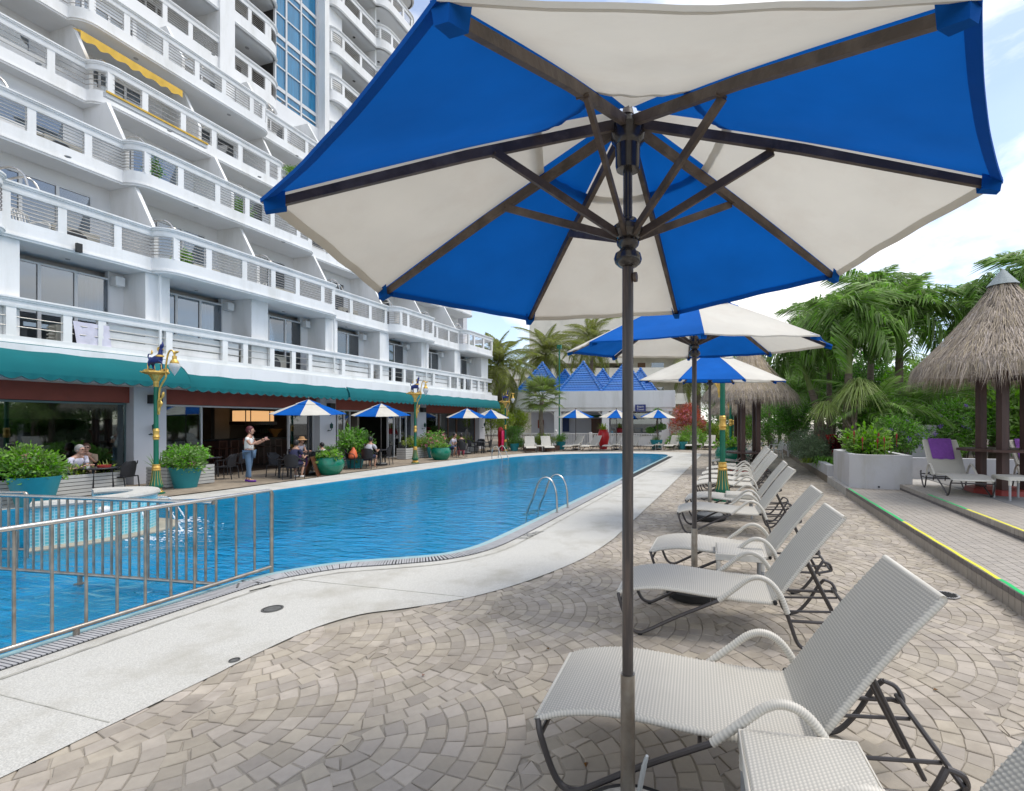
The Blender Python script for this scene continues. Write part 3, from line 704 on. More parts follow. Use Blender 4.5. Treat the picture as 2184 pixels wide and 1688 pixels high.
MB().box(-TU-1.5,-TU-.02,21.45,21.75,8,40).build('tower_pier',M['white'],hotel,smooth=False)
MB().box(-TU-2,-TU-.35,21.75,23.0,8,40).build('tower_pier',M['white'],hotel,smooth=False)
for zt in [TZ[0]-TP]+TZ:
    r=.95; pts=[]
    pth=[(-TU-.35,21.76)]+[(-TU-.35+.35*math.sin(i/6*PI/2),22.0+.6*(1-math.cos(i/6*PI/2))) for i in range(7)]+[(-TU,25.4)]+[(-TU+.5*math.sin(i/6*PI/2),25.4+.8*(1-math.cos(i/6*PI/2))) for i in range(1,7)]+[(-TU+.5,27.9)]+[(-TU-.4+.9*math.cos(i/6*PI/2),28.0+.9*math.sin(i/6*PI/2)) for i in range(7)]
    zb=band(pth,zt,posts=[22.1,22.75,24.1,25.5,26.2,27.3,28.2],nr=4,lower=.6,op=.6,rail=.27)
    mb=MB(); mb.prism([(p[0]-.08,p[1]) for p in pth]+[(-TU-3,28.9),(-TU-3,21.76)],zb,zb+.15); mb.build('floor_slab',M['white2'],hotel,smooth=False)
    door_set(23.1,25.2,TU+1.93,zb+.15,zb+2.2,M['frame'],4)
    for v in (24.3,26.4): MB().lathe([(0,0),(.07,0),(.08,.02),(0,.02)],10,(-TU-.7,v,zb-.02)).build('ceiling_light',M['acfan'],hotel)
MB().box(-TU-2,-TU-.2,25.5,25.62,8,40).build('dividing_fin',M['white'],hotel,smooth=False)
# ground floor: red-brown fascia, pillars, glazing
v0,v1=-2.0,28.9
MB().box(-16.25,-14.9,v0,v1,2.66,3.40).build('soffit',M['white'],hotel,smooth=False)
PIL=[(2.9,3.7),(9.35,10.15),(15.6,16.4),(21.75,22.5),(28.1,28.8)]
for a,b in PIL:
    MB().box(-16.6,-15.75,a,b,0,2.66).build('pillar',M['greywall'],hotel,smooth=False)
for i,(a,b) in enumerate([(v0,2.9),(3.7,9.35),(10.15,15.6),(16.4,21.75),(22.5,28.1)]):
    MB().box(-16.3,-15.92,a,b,2.23,2.66).build('fascia',M['redbrown'],hotel,smooth=False)
# panels behind the wide gaps of the lowest balustrade
for a,b in ((8.9,12.6),(15.5,18.7),(22.0,25.1),(27.7,29.3)):
    mb=MB()
    for k in range(3): mb.box(-16.22,-16.14+.0,a,b,3.72+k*.21,3.72+k*.21+.185)
    mb.build('louvre_panel',M['white'],hotel,smooth=False)
# shop glazing and the bar behind
M['roomfloor']=mat('dark_room_floor',(.05,.035,.03),.5)
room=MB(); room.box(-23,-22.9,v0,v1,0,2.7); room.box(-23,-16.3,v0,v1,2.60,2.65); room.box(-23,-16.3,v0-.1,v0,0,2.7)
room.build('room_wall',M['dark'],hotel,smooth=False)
MB().box(-22.9,-16.3,v0,v1,.0,.012).build('room_floor',M['roomfloor'],hotel,smooth=False)
for v,c in ((9.7,'room'),(18.6,'room'),(22.1,'dark')): MB().box(-22.9,-16.61,v-.06,v+.06,.012,2.6).build('room_partition',M[c],hotel,smooth=False)
def shop(v0,v1,n,z1=2.22,z0=.03,u=16.08,fm='frame',fw=.06):
    fr=MB(); fr.box(-u-.05,-u+.05,v0,v1,z1-.05,z1); fr.box(-u-.05,-u+.05,v0,v1,0.0,.03)
    w_=(v1-v0)/n
    for i in range(n+1): fr.box(-u-.045,-u+.045,max(v0,v0+i*w_-fw/2),min(v1,v0+i*w_+fw/2),.03,z1-.05)
    w=fr.build('shop_window',M[fm],hotel,smooth=False)
    for i in range(n): MB().box(-u-.006,-u+.006,v0+i*w_+fw/2+.002,v0+(i+1)*w_-fw/2-.002,.031,z1-.052).build('pane',M['glassroom'],w,smooth=False)
M['thin']=mat('thin_glass_joint',(.10,.17,.18),.3)
shop(3.75,9.33,2,fm='thin',fw=.02); shop(-2,2.9,2,fm='thin',fw=.02)
shop(10.2,11.35,1); shop(14.45,15.57,1); 
fr=MB(); fr.box(-16.13,-16.03,11.36,14.44,2.17,2.22); fr.build('door_frame',M['frame'],hotel,smooth=False)
shop(16.45,17.5,3); 
fr=MB(); fr.box(-16.13,-16.03,17.51,19.89,2.17,2.22); fr.build('door_frame',M['frame'],hotel,smooth=False)
shop(19.9,21.7,4); shop(22.55,24.1,1,fm='brownframe'); shop(24.15,25.9,2,fm='brownframe'); shop(25.95,28.05,1,fm='brownframe')
for a,b in ((3.8,6.5),(6.56,9.3),(-1.5,1.2)): MB().box(-16.32,-16.30,a,b,1.78,2.2).build('bamboo_blind',M['bambo'],hotel,smooth=False)
def awning(v0,v1,u0,z0,u1,z1,cap=True):
    n=8; prof=[]
    for i in range(n+1):
        t=i/n*PI/2; prof.append((-u0+(u0-u1)*math.sin(t),z1+(z0-z1)*math.cos(t)))
    aw=MB(); k=int((v1-v0)/.5)
    vs=[];fs=[]
    for j in range(k+1):
        v=v0+(v1-v0)*j/k
        for i,(x,z) in enumerate(prof):
            sag=-.014*(1 if j%2 else 0)*math.sin(i/n*PI); vs.append((x+sag,v,z+sag))
    for j in range(k):
        for i in range(n): a=j*(n+1)+i; fs.append((a,a+1,a+n+2,a+n+1))
    aw.add(vs,fs)
    # scalloped valance
    sc=.30; m2=int((v1-v0)/sc)*8; vs=[];fs=[]
    for j in range(m2+1):
        v=v0+(v1-v0)*j/m2; d=.075+.065*abs(math.sin(PI*j/8)); vs+=[(prof[-1][0],v,prof[-1][1]),(prof[-1][0]+.008*math.sin(j*.9),v,prof[-1][1]-d)]
        if j: fs.append((2*j-2,2*j-1,2*j+1,2*j))
    aw.add(vs,fs)
    o=aw.build('awning_cloth',M['teal'],hotel)
    tb=MB(); pts=[(prof[-1][0]+.006,v0+(v1-v0)*j/m2,prof[-1][1]-.075-.065*abs(math.sin(PI*j/8))) for j in range(m2+1)]
    tb.tube(pts,.009,4); tb.build('binding',M['tealedge'],o)
    if cap:
        for v in (v0,v1):
            mb=MB(); vs=[(-u0,v,z1)]+[(x,v,z) for x,z in prof]; mb.add(vs,[tuple(range(len(vs)))]); mb.build('awning_end',M['teal'],o,smooth=False)
awning(-2,9.95,15.95,3.52,14.5,2.75); awning(10.0,16.0,15.95,3.48,14.75,2.70); awning(16.05,28.9,15.95,3.46,14.7,2.68)
M['gardenview']=mat('garden_seen_through_window',(.25,.36,.12),.8,.6,5,emis=.5)
MB().box(-22.88,-22.82,19.3,20.6,.9,2.0).box(-22.88,-22.82,20.9,22.0,.9,2.0).build('back_window',M['gardenview'],hotel,smooth=False)
# yellow awnings on the upper balconies
def yaw(v0,v1,u,z,out):
    mb=MB(); k=40; vs=[];fs=[]
    for j in range(k+1):
        v=v0+(v1-v0)*j/k; d=.25+.04*math.sin(j*1.1); vs+=[(-u-.1,v,z+.16),(-u+out,v,z),(-u+out+.02*math.sin(j*1.57),v,z-d)]
        if j: b=3*j; fs+=[(b-3,b-2,b+1,b),(b-2,b-1,b+2,b+1)]
    mb.add(vs,fs); return mb.build('yellow_awning',M['yellow'],hotel)
yaw(9.7,12.5,18.9,13.28,.30)
mb=MB(); mb.bar((-17.2,9.5,11.0),(-17.2,12.3,11.0),.12,.14); mb.build('rolled_awning',M['frame'],hotel); mb=MB(); mb.bar((-17.12,9.5,11.06),(-17.12,12.3,11.06),.04,.05); mb.build('rolled_awning_cloth',M['yellow'],hotel)
for p in ((-16.02,2.8,5.05),(-16.2,8.3,5.6),(-17.2,5.2,8.9),(-18.4,3.9,12.0)): pass
for u_,v_,z_ in ((17.3,6.4,8.84),(18.9,7.9,11.4)): pass
MB().box(-16.03,-15.95,8.25,8.36,6.0,6.22).build('wall_light',M['speaker'],hotel,smooth=False)
# speakers and lanterns on the pillars
SP=['black speaker box on the pillar right of the bamboo-blind window','black speaker box on the pillar right of the open bar','black speaker box on the pillar behind the second statue lamp']
for i,(v,lab) in enumerate(zip((9.8,16.05,22.1),SP)):
    tag(MB().box(-15.75,-15.55,v-.13,v+.13,2.22,2.46).build('wall_speaker',M['speaker'],smooth=False),lab,'speaker','speakers on the terrace pillars')
LN=['green wall lantern on the pillar left of the open bar','green wall lantern on the pillar right of the open bar','green wall lantern on the pillar behind the second statue lamp','green wall lantern on the last pillar of the hotel wing']
def lantern(loc,lab,rot=0,group='green lanterns on the terrace pillars'):
    t=thing('wall_lantern',lab,'lantern',loc,rot,group)
    MB().lathe([(.03,0),(.055,.02),(.065,.17),(.02,.2),(.0,.26)],6,(.16,0,0)).build('lamp_body',M['fixture'],t)
    MB().lathe([(.036,.03),(.058,.16)],6,(.16,0,.0)).build('lamp_glass',M['lampglass'],t)
    MB().tube(spl([(0,0,-.06),(.08,0,-.09),(.16,0,-.05),(.16,0,.0)],4),.012,6).lathe([(0,0),(.05,.0),(.05,.02),(0,.02)],10,(0,0,-.1)).build('bracket',M['fixture'],t)
for (v,lab) in zip((9.75,16.0,22.15,28.45),LN): lantern((-15.74,v,1.45),lab)
# air conditioners on the balconies
def make_ac():
    t=thing('air_conditioner','x','air conditioner')
    MB().box(-.15,.15,-.42,.42,0,.62).build('casing',M['ac'],t,smooth=False)
    f=MB(); f.lathe([(0,0),(.25,0),(.26,.012),(.0,.012)],20); f.v=[(z,x,y+.31) for x,y,z in f.v]; f.v=[(x+.151,y-.08,z) for x,y,z in f.v]; f.build('fan_grille',M['acfan'],t)
    s=MB()
    for k in range(6): s.bar((.02,-.50,.08+k*.09),(.13,-.50,.10+k*.09),.1,.03)
    s.build('louvre',M['ac'],t,smooth=False)
    return t
acp=make_ac(); remember(acp)
acs+=[(16.45,8.45,3.52,0),(16.5,13.25,3.52,0),(16.5,14.2,3.52,0),(16.5,19.9,3.52,0),(16.5,26.5,3.52,0)]
acs=[a for a in acs if a[1]>3.5]
order=['first','second','third','fourth','fifth','sixth','seventh','eighth','ninth','tenth']
cnt={};FR=['lowest','second','third','fourth','fifth']
for i,(u,v,z,fi) in enumerate(sorted(acs,key=lambda a:(a[3],a[1]))):
    k=cnt.get(fi,0);cnt[fi]=k+1
    lab='beige air conditioner, %s from the left on the %s balcony row'%(order[k],FR[fi])
    if i==0: acp.location=(-u,v,z); acp['label']=lab; acp['group']='air conditioners on the balconies'
    else: dup(acp,(-u,v,z),0,lab,'air conditioners on the balconies')
# the bar
barc=thing('bar_counter','long dark mahogany bar counter inside the open doorway','bar counter',(-19.2,12.6,0))
MB().box(-.3,.2,0,5.0,.012,1.0).build('counter_front',M['bar'],barc,smooth=False); MB().box(-.45,.32,-.05,5.05,1.0,1.05).build('counter_top',M['blacktop'],barc,smooth=False)
bs=thing('bottle_shelf','back bar shelf with rows of bottles behind the counter','shelf',(-21.6,vat(535,21.6),0))
MB().box(-.2,.2,0,2.4,1.15,1.18).box(-.2,.2,0,2.4,1.5,1.53).box(-.25,.3,-.3,2.7,.012,.9).build('shelf_board',M['bar'],bs,smooth=False)
bb=MB(); rb=random.Random(3)
M['bottle']=mat('mixed_bottle_glass',(.06,.10,.07),.15,isl=.6,coat=.5)
for zz in (1.18,1.53):
    for k in range(20): bb.lathe([(.035,0),(.035,.16),(.012,.2),(.012,.27)],6,(0.05,.08+k*.118,zz))
bb.build('bottle_row',M['bottle'],bs,stuff=True)
MB().box(-22.85,-22.8,14.0,18.4,.9,2.4).build('pale_back_wall',M['room'],hotel,smooth=False)
MB().box(-20.5,-20.3,vat(450,20.5),vat(482,20.5),.012,2.6).build('room_partition',M['room'],hotel,smooth=False)
lp=thing('pendant_lamp','large square amber pendant lamp hanging over the bar','pendant lamp',(-19.0,vat(541,19.0),1.74))
MB().box(-.35,.35,-.62,.62,0,.42).build('lamp_shade',M['shade'],lp,smooth=False)
fr=MB(); fr.box(-.42,.42,-.7,.7,-.14,-.02)
for y in (-.63,-.42,.42,.63): fr.box(.352,.37,y-.015,y+.015,0,.43)
fr.build('lamp_frame',M['bar'],lp,smooth=False)
MB().lathe([(.0,0),(.08,.01),(.1,.1),(.26,.3),(.28,.36),(.24,.3),(.08,.12)],14,flute=.12,nf=5).build('bowl_tmp',mat('amber_bowl',(.42,.20,.05),.4),None,(-19.6,vat(587,19.6),1.05))
tag(scene.objects['bowl_tmp'],'large amber leaf-shaped bowl standing on the bar','bowl'); scene.objects['bowl_tmp'].name='bowl'
def bar_stool(loc,lab):
    t=thing('bar_stool',lab,'bar stool',loc,0,'wooden stools along the bar'); 
    MB().box(-.17,.17,-.17,.17,.68,.72).build('seat',M['stool'],t,smooth=False)
    for sx in(-1,1):
        for sy in(-1,1): MB().bar((sx*.15,sy*.15,0),(sx*.14,sy*.14,.68 if sx<0 else 1.0),.03,.03).build('leg',M['stool'],t,smooth=False)
    s=MB(); s.bar((.14,-.14,.98),(.14,.14,.98),.03,.05)
    for k in range(6): s.bar((.14,-.12+k*.048,.74),(.14,-.12+k*.048,.96),.012,.012)
    s.bar((-.15,-.15,.25),(.15,-.15,.25),.02,.02);s.bar((-.15,.15,.25),(.15,.15,.25),.02,.02); s.build('backrest',M['stool'],t,smooth=False)
for v,lab in zip([vat(x,18.5) for x in (470,495,564,588)],('bar stool at the left end of the mahogany bar','second bar stool from the left at the mahogany bar','third bar stool from the left at the mahogany bar','bar stool at the right end of the mahogany bar')): bar_stool((-18.5,v,.012),lab)
# ------------------------------------------------------------------ cream apartment block and pavilion at the far end
ap=thing('apartment_building','cream apartment block with open walkways behind the palms','building',tuple(PZ(1190,62,0)),0)
W=ap.location; ap.rotation_euler=(0,0,R(12))
mb=MB(); mb.box(-12,-3.5,5,12,0,8.5); mb.box(-3.4,17,4,12,0,20); mb.build('wall',M['cream'],ap,smooth=False)
for z in (4.2,7.4,10.6,13.8,17):
    MB().box(-11 if z<8 else -3.4,16.8,0,4,z-.15,z).build('walkway_slab',M['cream'],ap,smooth=False); MB().box(-11 if z<8 else -3.4,16.8,-.02,.15,z-.25,z+1.05).build('parapet',M['cream'],ap,smooth=False)
    for x in range(-10,15,5):
        if x<0: continue
        f=MB().box(x,x+1.0,3.93,3.99,z,z+2.1).build('door',mat('brown_door',(.22,.12,.06),.6),ap,smooth=False)
        MB().box(x+1.8,x+3.4,3.94,3.99,z+.9,z+2.1).build('window',M['glass'],ap,smooth=False)
for x in (8.6,16.5): MB().box(x-.5,x+.5,0,4,0,20).build('column',M['cream'],ap,smooth=False)
MB().box(-3.5,8.5,-.6,4,9.0,21).build('stair_block',M['cream'],ap,smooth=False)
a=PZ(1090,37.0); b=PZ(1428,35.0)
dv=(b-a); ln=dv.length; ang=math.atan2(dv.y,dv.x)
pv=thing('pool_bar_pavilion','white pool bar pavilion with glazed blue pyramid roofs at the far end','pavilion',(a.x,a.y,0),ang)
MB().box(-.2,ln+.4,-.3,7,2.75,3.95).build('parapet',M['white'],pv,smooth=False); MB().box(-.05,ln+.2,-.2,6.8,2.5,2.75).build('beam',M['white'],pv,smooth=False)
for x in (.1,3.35,6.9,ln-.55):
    MB().box(x,x+.5,-.15,.35,0,2.5).build('column',M['white'],pv,smooth=False)
    c=MB(); c.bar((x-.02,.1,2.2),(x-.35,.1,2.5),.08,.08); c.bar((x+.52,.1,2.2),(x+.85,.1,2.5),.08,.08); c.build('corner_brace',M['white'],pv,smooth=False)
MB().box(0,ln,5.2,5.4,0,2.5).build('wall',M['greywall'],pv,smooth=False); MB().box(0,ln,.4,5.2,0,.01).build('floor',M['greywall'],pv,smooth=False)
MB().box(5.2,6.0,5.12,5.19,0,2.0).build('door',M['stool'],pv,smooth=False); MB().box(2.4,3.3,5.12,5.19,.9,2.3).build('window',mat('navy_board',(.01,.03,.12),.5),pv,smooth=False)
MB().box(.6,1.1,5.12,5.19,1.2,1.9).build('notice_board',M['redbrown'],pv,smooth=False)
MB().box(5.1,6.2,5.1,5.18,2.1,2.3).build('green_sign',mat('green_sign_board',(.02,.10,.04),.5),pv,smooth=False)
MB().box(7.5,ln-.6,.1,.2,.75,2.35).build('bar_window',M['glass'],pv,smooth=False); MB().box(7.5,ln-.6,.2,.4,0,.75).build('bar_wall',M['white'],pv,smooth=False)
MB().box(7.45,ln-.5,.5,.6,.75,2.4).build('bar_interior',M['dark'],pv,smooth=False)
# balustrade of the pavilion
bt=MB().box(.6,ln-.6,-1.05,-.95,.86,.92).box(.6,ln-.6,-1.04,-.96,.08,.13).build('balustrade_rail',M['white'],pv,smooth=False)
bm=MB().box(-.02,.02,-.02,.02,.13,.86); b0=bm.build('baluster',M['white'],pv,(.7,-1,0),smooth=False)
for k in range(1,88):
    x=.7+k*.115
    if x<ln-.6: link('baluster',b0.data,pv,(x,-1,0))
for x in (.55,3.6,6.1,ln-.7): MB().box(x,x+.2,-1.1,-.9,0,1.0).build('balustrade_post',M['white'],pv,smooth=False).parent=pv
MB().ball((3.7,-1,1.08),.1).build('post_ball',M['white'],pv)
# sign
sg=MB().box(0,.75,-.42,-.36,2.45,2.95).build('sign_board',mat('navy_sign',(.02,.03,.18),.5),pv,(ln-2.4,0,0),smooth=False)
def text(body,size,m,parent,loc,rot,name='lettering'):
    cu=bpy.data.curves.new(name,'FONT'); cu.body=body; cu.size=size; cu.extrude=.002; cu.align_x='CENTER'; cu.align_y='CENTER'
    t=bpy.data.objects.new('tmp',cu); scene.collection.objects.link(t); bpy.context.view_layer.update()
    me=bpy.data.meshes.new_from_object(t.evaluated_get(bpy.context.evaluated_depsgraph_get())); bpy.data.objects.remove(t); me.materials.clear(); me.materials.append(m)
    return link(name,me,parent,loc,rot)
text('Beach\nTowel',.2,M['plastic'],sg,(.375,-.425,2.7),(R(90),0,0))
# blue pyramids
def pyramid(x,y,w,h,z0,lab):
    t=link('roof',None,pv,(x,y,z0)); rows=int(math.hypot(w/2,h)/.21); mb=MB()
    for side in range(4):
        rot=Matrix.Rotation(side*PI/2,4,'Z'); sub=MB(); sl=math.hypot(w/2,h)
        for r_ in range(rows):
            s0=r_/rows; s1=(r_+1)/rows; w0=w*(1-s0); w1=w*(1-s1)
            # rolled tile course: wavy strip proud at its lower edge
            n=max(2,int(w0/.11)); vs=[];fs=[]
            for i in range(n+1):
                f=i/n-.5; bumpz=.03*abs(math.sin(i*PI/2)); 
                vs.append((f*w0,-(w/2)*(1-s0)-.02,h*s0+.045+bumpz)); vs.append((f*w0,-(w/2)*(1-s0)-.0,h*s0+.005)); vs.append((f*w1,-(w/2)*(1-s1),h*s1+.01+bumpz))
                if i: b=3*i; fs+=[(b-3,b,b+2,b-1),(b-2,b+1,b,b-3)]
            sub.add(vs,fs)
        sub.xf(rot); mb.add(sub.v,sub.f)
    mb.build('roof_tile',M['roofblue'],t,stuff=True)
    hp=MB()
    for sx,sy in ((-1,-1),(1,-1),(1,1),(-1,1)):
        for k in range(rows):
            a_=Vector((sx*w/2*(1-k/rows),sy*w/2*(1-k/rows),h*k/rows+.06)); b_=Vector((sx*w/2*(1-(k+1.15)/rows),sy*w/2*(1-(k+1.15)/rows),h*(k+1.15)/rows+.03))
            hp.tube([a_,b_],[.095,.075],8)
    hp.ball((0,0,h+.05),.13,n=10); hp.build('ridge_cap',M['roofblue'],t)
for x in (1.9,5.15,8.4): pyramid(x,1.9,3.3,2.35,3.9,'')
for x in (3.0,6.2,9.3): pyramid(x,5.0,3.0,2.1,3.9,'')
# ------------------------------------------------------------------ big umbrellas
GX,GY=.0037,.0595
def tz_(x,y): return GX*x+GY*y
def ribp(k,t,dz=0,R_=1.40,zt=2.47,zh=3.05):
    a=k*PI/4; r=.05+(R_-.05)*t; x,y=r*math.cos(a),r*math.sin(a); z=zh+(zt-zh)*t+.014*math.sin(PI*t)
    return Vector((x,y,z+tz_(x,y)+dz))
def panelmesh(k,t0,t1,lift,nt=14,ns=16,hem=True):
    mb=MB(); vs=[];fs=[]
    for i in range(nt+1):
        t=t0+(t1-t0)*i/nt; A=ribp(k,t,lift);B=ribp(k+1,t,lift)
        for j in range(ns+1):
            s=j/ns; p=A.lerp(B,s); b=4*s*(1-s); pull=1-.013*b*(i/nt)**2; x,y=p.x*pull,p.y*pull
            z=p.z-(.022+.012*math.sin(k*2.1))*b*math.sin(PI*min(1,t*.95))+b*(.0030*math.sin(t*23+k+s*3)+.0022*math.sin(s*19+t*9+k*3)+.0040*math.exp(-t*5)*math.sin(s*31+k)+.0018*math.sin(t*47-s*21))
            vs.append((x,y,z))
    for i in range(nt):
        for j in range(ns): a=i*(ns+1)+j; fs.append((a,a+ns+1,a+ns+2,a+1))
    mb.add(vs,fs)
    if hem:
        o=nt*(ns+1); h=[]
        for j in range(ns+1):
            x,y,z=vs[o+j]; h.append((x,y,z)); h.append((x*.999,y*.999,z-.012)); h.append((x*.974,y*.974,z-.004+.012))
        mb.add(h,[f for j in range(ns) for f in ((3*j,3*j+1,3*j+4,3*j+3),(3*j+1,3*j+2,3*j+5,3*j+4))])
    return mb
def make_umbrella():
    t=thing('patio_umbrella','x','umbrella')
    for k in range(8):
        m=M['whitecl'] if k%2==0 else M['bluecl']
        panelmesh(k,.27,1.0,.022).build('canopy_panel',m,t,ang=60)
        panelmesh(k,0.0,.305,.050,5,7).build('vent_panel',m,t,ang=60)
    for k in range(8):
        a=k*PI/4; A=ribp(k,0,-.012);B=ribp(k,.5,-.010);C=ribp(k,.985,-.006)
        mb=MB(); mb.bar(A,B,.024,.042,(0,0,1),w2=.024,h2=.036); mb.bar(B,C,.024,.036,(0,0,1),w2=.020,h2=.026); mb.build('rib',M['wood'],t,smooth=False)
        mb=MB(); q=ribp(k,.42,-.03); off=Vector((-math.sin(a),math.cos(a),0))*.019
        mb.bar(Vector((.05*math.cos(a),.05*math.sin(a),2.545))+off*0,q+off,.017,.034); mb.tube([q+off*1.6,q-off*.9],.006,6); mb.build('strut',M['wood'],t,smooth=False)
        # cloth pocket over the rib end
        m=M['bluecl']; e=ribp(k,1.0,.024); i_=ribp(k,.945,.016); tn=Vector((-math.sin(a),math.cos(a),0)); rd=Vector((math.cos(a),math.sin(a),0))
        mb=MB(); mb.add([e+tn*.022-rd*.01,e-tn*.022-rd*.01,i_-tn*.030,i_+tn*.030,e+tn*.016-Vector((0,0,.046))-rd*.015,e-tn*.016-Vector((0,0,.046))-rd*.015,i_-tn*.022-Vector((0,0,.052)),i_+tn*.022-Vector((0,0,.052))],
            [(0,1,5,4),(1,2,6,5),(3,0,4,7),(4,5,6,7)]); mb.build('tip_pocket',m,t,smooth=False)
    mb=MB(); mb.tube([(0,0,.5),(0,0,1.5),(0,0,2.46)],.0255,16); mb.build('pole',M['pole'],t)
    mb=MB(); mb.tube([(0,0,2.46),(0,0,3.0)],.021,14); mb.build('upper_pole',M['blackgloss'],t)
    mb=MB(); mb.tube([(0,0,.08),(0,0,.66)],.0305,16); mb.build('metal_sleeve',M['steel2'],t)
    mb=MB().lathe([(.022,2.40),(.040,2.405),(.058,2.42),(.064,2.44),(.058,2.462),(.040,2.475),(.034,2.485),(.048,2.50),(.052,2.515),(.045,2.53),(.060,2.54),(.072,2.56),(.066,2.585),(.048,2.60),(.040,2.62),(.022,2.63)],20); mb.build('slider_hub',M['blackgloss'],t)
    mb=MB().lathe([(.022,2.84),(.052,2.842),(.056,2.86),(.056,2.95),(.06,2.955),(.075,2.975),(.078,3.03),(.05,3.07),(.0,3.08)],20); mb.build('top_hub',M['blackgloss'],t)
    mb=MB().lathe([(.0,3.09),(.03,3.09),(.02,3.13),(.035,3.16),(.04,3.19),(.025,3.225),(.0,3.235)],14); mb.build('finial',M['wood'],t)
    mb=MB().lathe([(.0,0),(.022,0),(.022,.014),(0,.014)],14); mb.v=[(x+.0,z+.028,y+2.355) for x,y,z in mb.v]; mb.build('pull_knob',M['wood'],t)
    b=MB().lathe([(.0,.0),(.225,.0),(.23,.03),(.225,.10),(.19,.125),(.05,.135),(0,.135)],28); b.build('concrete_base',M['concrete'],t)
    b=MB().lathe([(.22,.012),(.25,.004),(.272,.02),(.278,.05),(.272,.08),(.25,.095),(.222,.09)],28); b.build('tyre_ring',M['rubber'],t)
    for o in [o for o in scene.objects if o.parent==t and not o.name.startswith(('concrete','tyre','metal_sleeve'))]:
        for v in o.data.vertices: v.co=(v.co.x*.913,v.co.y*.913,1.7+(v.co.z-1.7)*.913)
    return t
U=make_umbrella(); remember(U); UG='blue and white umbrellas of the sun terrace'
U.location=PZ(1339,2.05,0); U.rotation_euler=(0,0,R(-92.4)); U['label']='largest blue and white umbrella filling the top of the picture'; U['group']=UG
for o_ in ALLCH[U.name]:
    if o_.name.startswith(('concrete_base','tyre_ring')): o_.location=Matrix.Rotation(R(92.4),3,'Z')@Vector((SY,-CY,0))*.10
def unshift(r):
    for o_ in scene.objects:
        if o_.parent==r: o_.location=(0,0,0)
    return r
unshift(dup(U,PZ(1481,4.86),R(8),'second blue and white umbrella, partly behind the largest one',UG))
unshift(dup(U,PZ(1514,8.66),R(27),'third blue and white umbrella, in front of the thatched hut',UG))
# hanging cord under the second canopy
# ------------------------------------------------------------------ sun loungers
SEAT=[(0.0,.325),(.05,.345),(.15,.372),(.32,.392),(.5,.386),(.75,.362),(1.0,.347),(1.20,.342)]
BACK=[(1.185,.335),(1.24,.40),(1.34,.545),(1.45,.70),(1.56,.845),(1.66,.965),(1.69,1.0)]
def wovensheet(profile,wd,pitch=.0078,th=.028,name='seat',par=None,xn=.0088,wrap=True,ends=(True,True)):
    pts=spl([(x,0,z) for x,z in profile],10); L_=[0]
    for i in range(1,len(pts)): L_.append(L_[-1]+(pts[i]-pts[i-1]).length)
    tot=L_[-1]; n=int(tot/pitch); half=wd/2
    cols=[]; nx=int(wd/xn)
    for j in range(nx+1): cols.append((-half+wd*j/nx,0,j))
    # rounded wrap at both long edges
    L0=[(-half-.004,.006,0),(-half-.012,.018,0),(-half-.008,.030,0),(-half+.02,.034,0)]
    vs=[];recess_shade=[]
    def at(s):
        import bisect
        i=min(len(L_)-2,max(0,bisect.bisect_right(L_,s)-1)); f=(s-L_[i])/max(1e-6,L_[i+1]-L_[i]); p=pts[i].lerp(pts[i+1],f); t=(pts[i+1]-pts[i]).normalized(); return p,Vector((-t.z,0,t.x))
    prof=[]
    for (y,d,_) in reversed(L0): prof.append((y,d,-1))
    for (y,d,j) in cols: prof.append((y,d,j))
    for (y,d,_) in L0: prof.append((-y,d,-1))
    m=len(prof)
    for i in range(n+1):
        s=tot*i/n; p,nr=at(s); endf=1
        narrow=1-.10*math.exp(-((s)/.05)**2)*0
        for (y,d,j) in prof:
            if j>=0: pk=(i%2==0 and (j+i//2)%2==0); h=.0038 if pk else (-.0005 if i%2==0 else -.0024)
            else: h=.0030 if i%2 else -.0006
            q=p+nr*(h if j>=0 else -d); recess_shade.append((0. if pk else (.42 if i%2==0 else .62)) if j>=0 else (0. if i%2 else .40))
            if j<0: vs.append((q.x,y+(h if y>0 else -h)*.8,q.z))
            else: vs.append((q.x,y,q.z))
    fs=[(i*m+j,i*m+j+1,(i+1)*m+j+1,(i+1)*m+j)[::-1] for i in range(n) for j in range(m-1)]
    mb=MB(); mb.add(vs,fs)
    # underside
    us=[];uf=[];k=16
    for i in range(k+1):
        p,nr=at(tot*i/k)
        for y in (-half+.01,half-.01): q=p-nr*.024; us.append((q.x,y,q.z))
        if i: b=2*i; uf.append((b-2,b-1,b+1,b))
    mb.add(us,uf)
    for s in (0,tot):   # rolled ends
        p,nr=at(s); c=p-nr*.014; mb.tube([(c.x,-half-.004,c.z),(c.x,half+.004,c.z)],.0165,8)
    o=mb.build(name,M['wicker'],par,ang=180); set_weave_shade(o,recess_shade+[0.]*(len(mb.v)-len(recess_shade))); return o
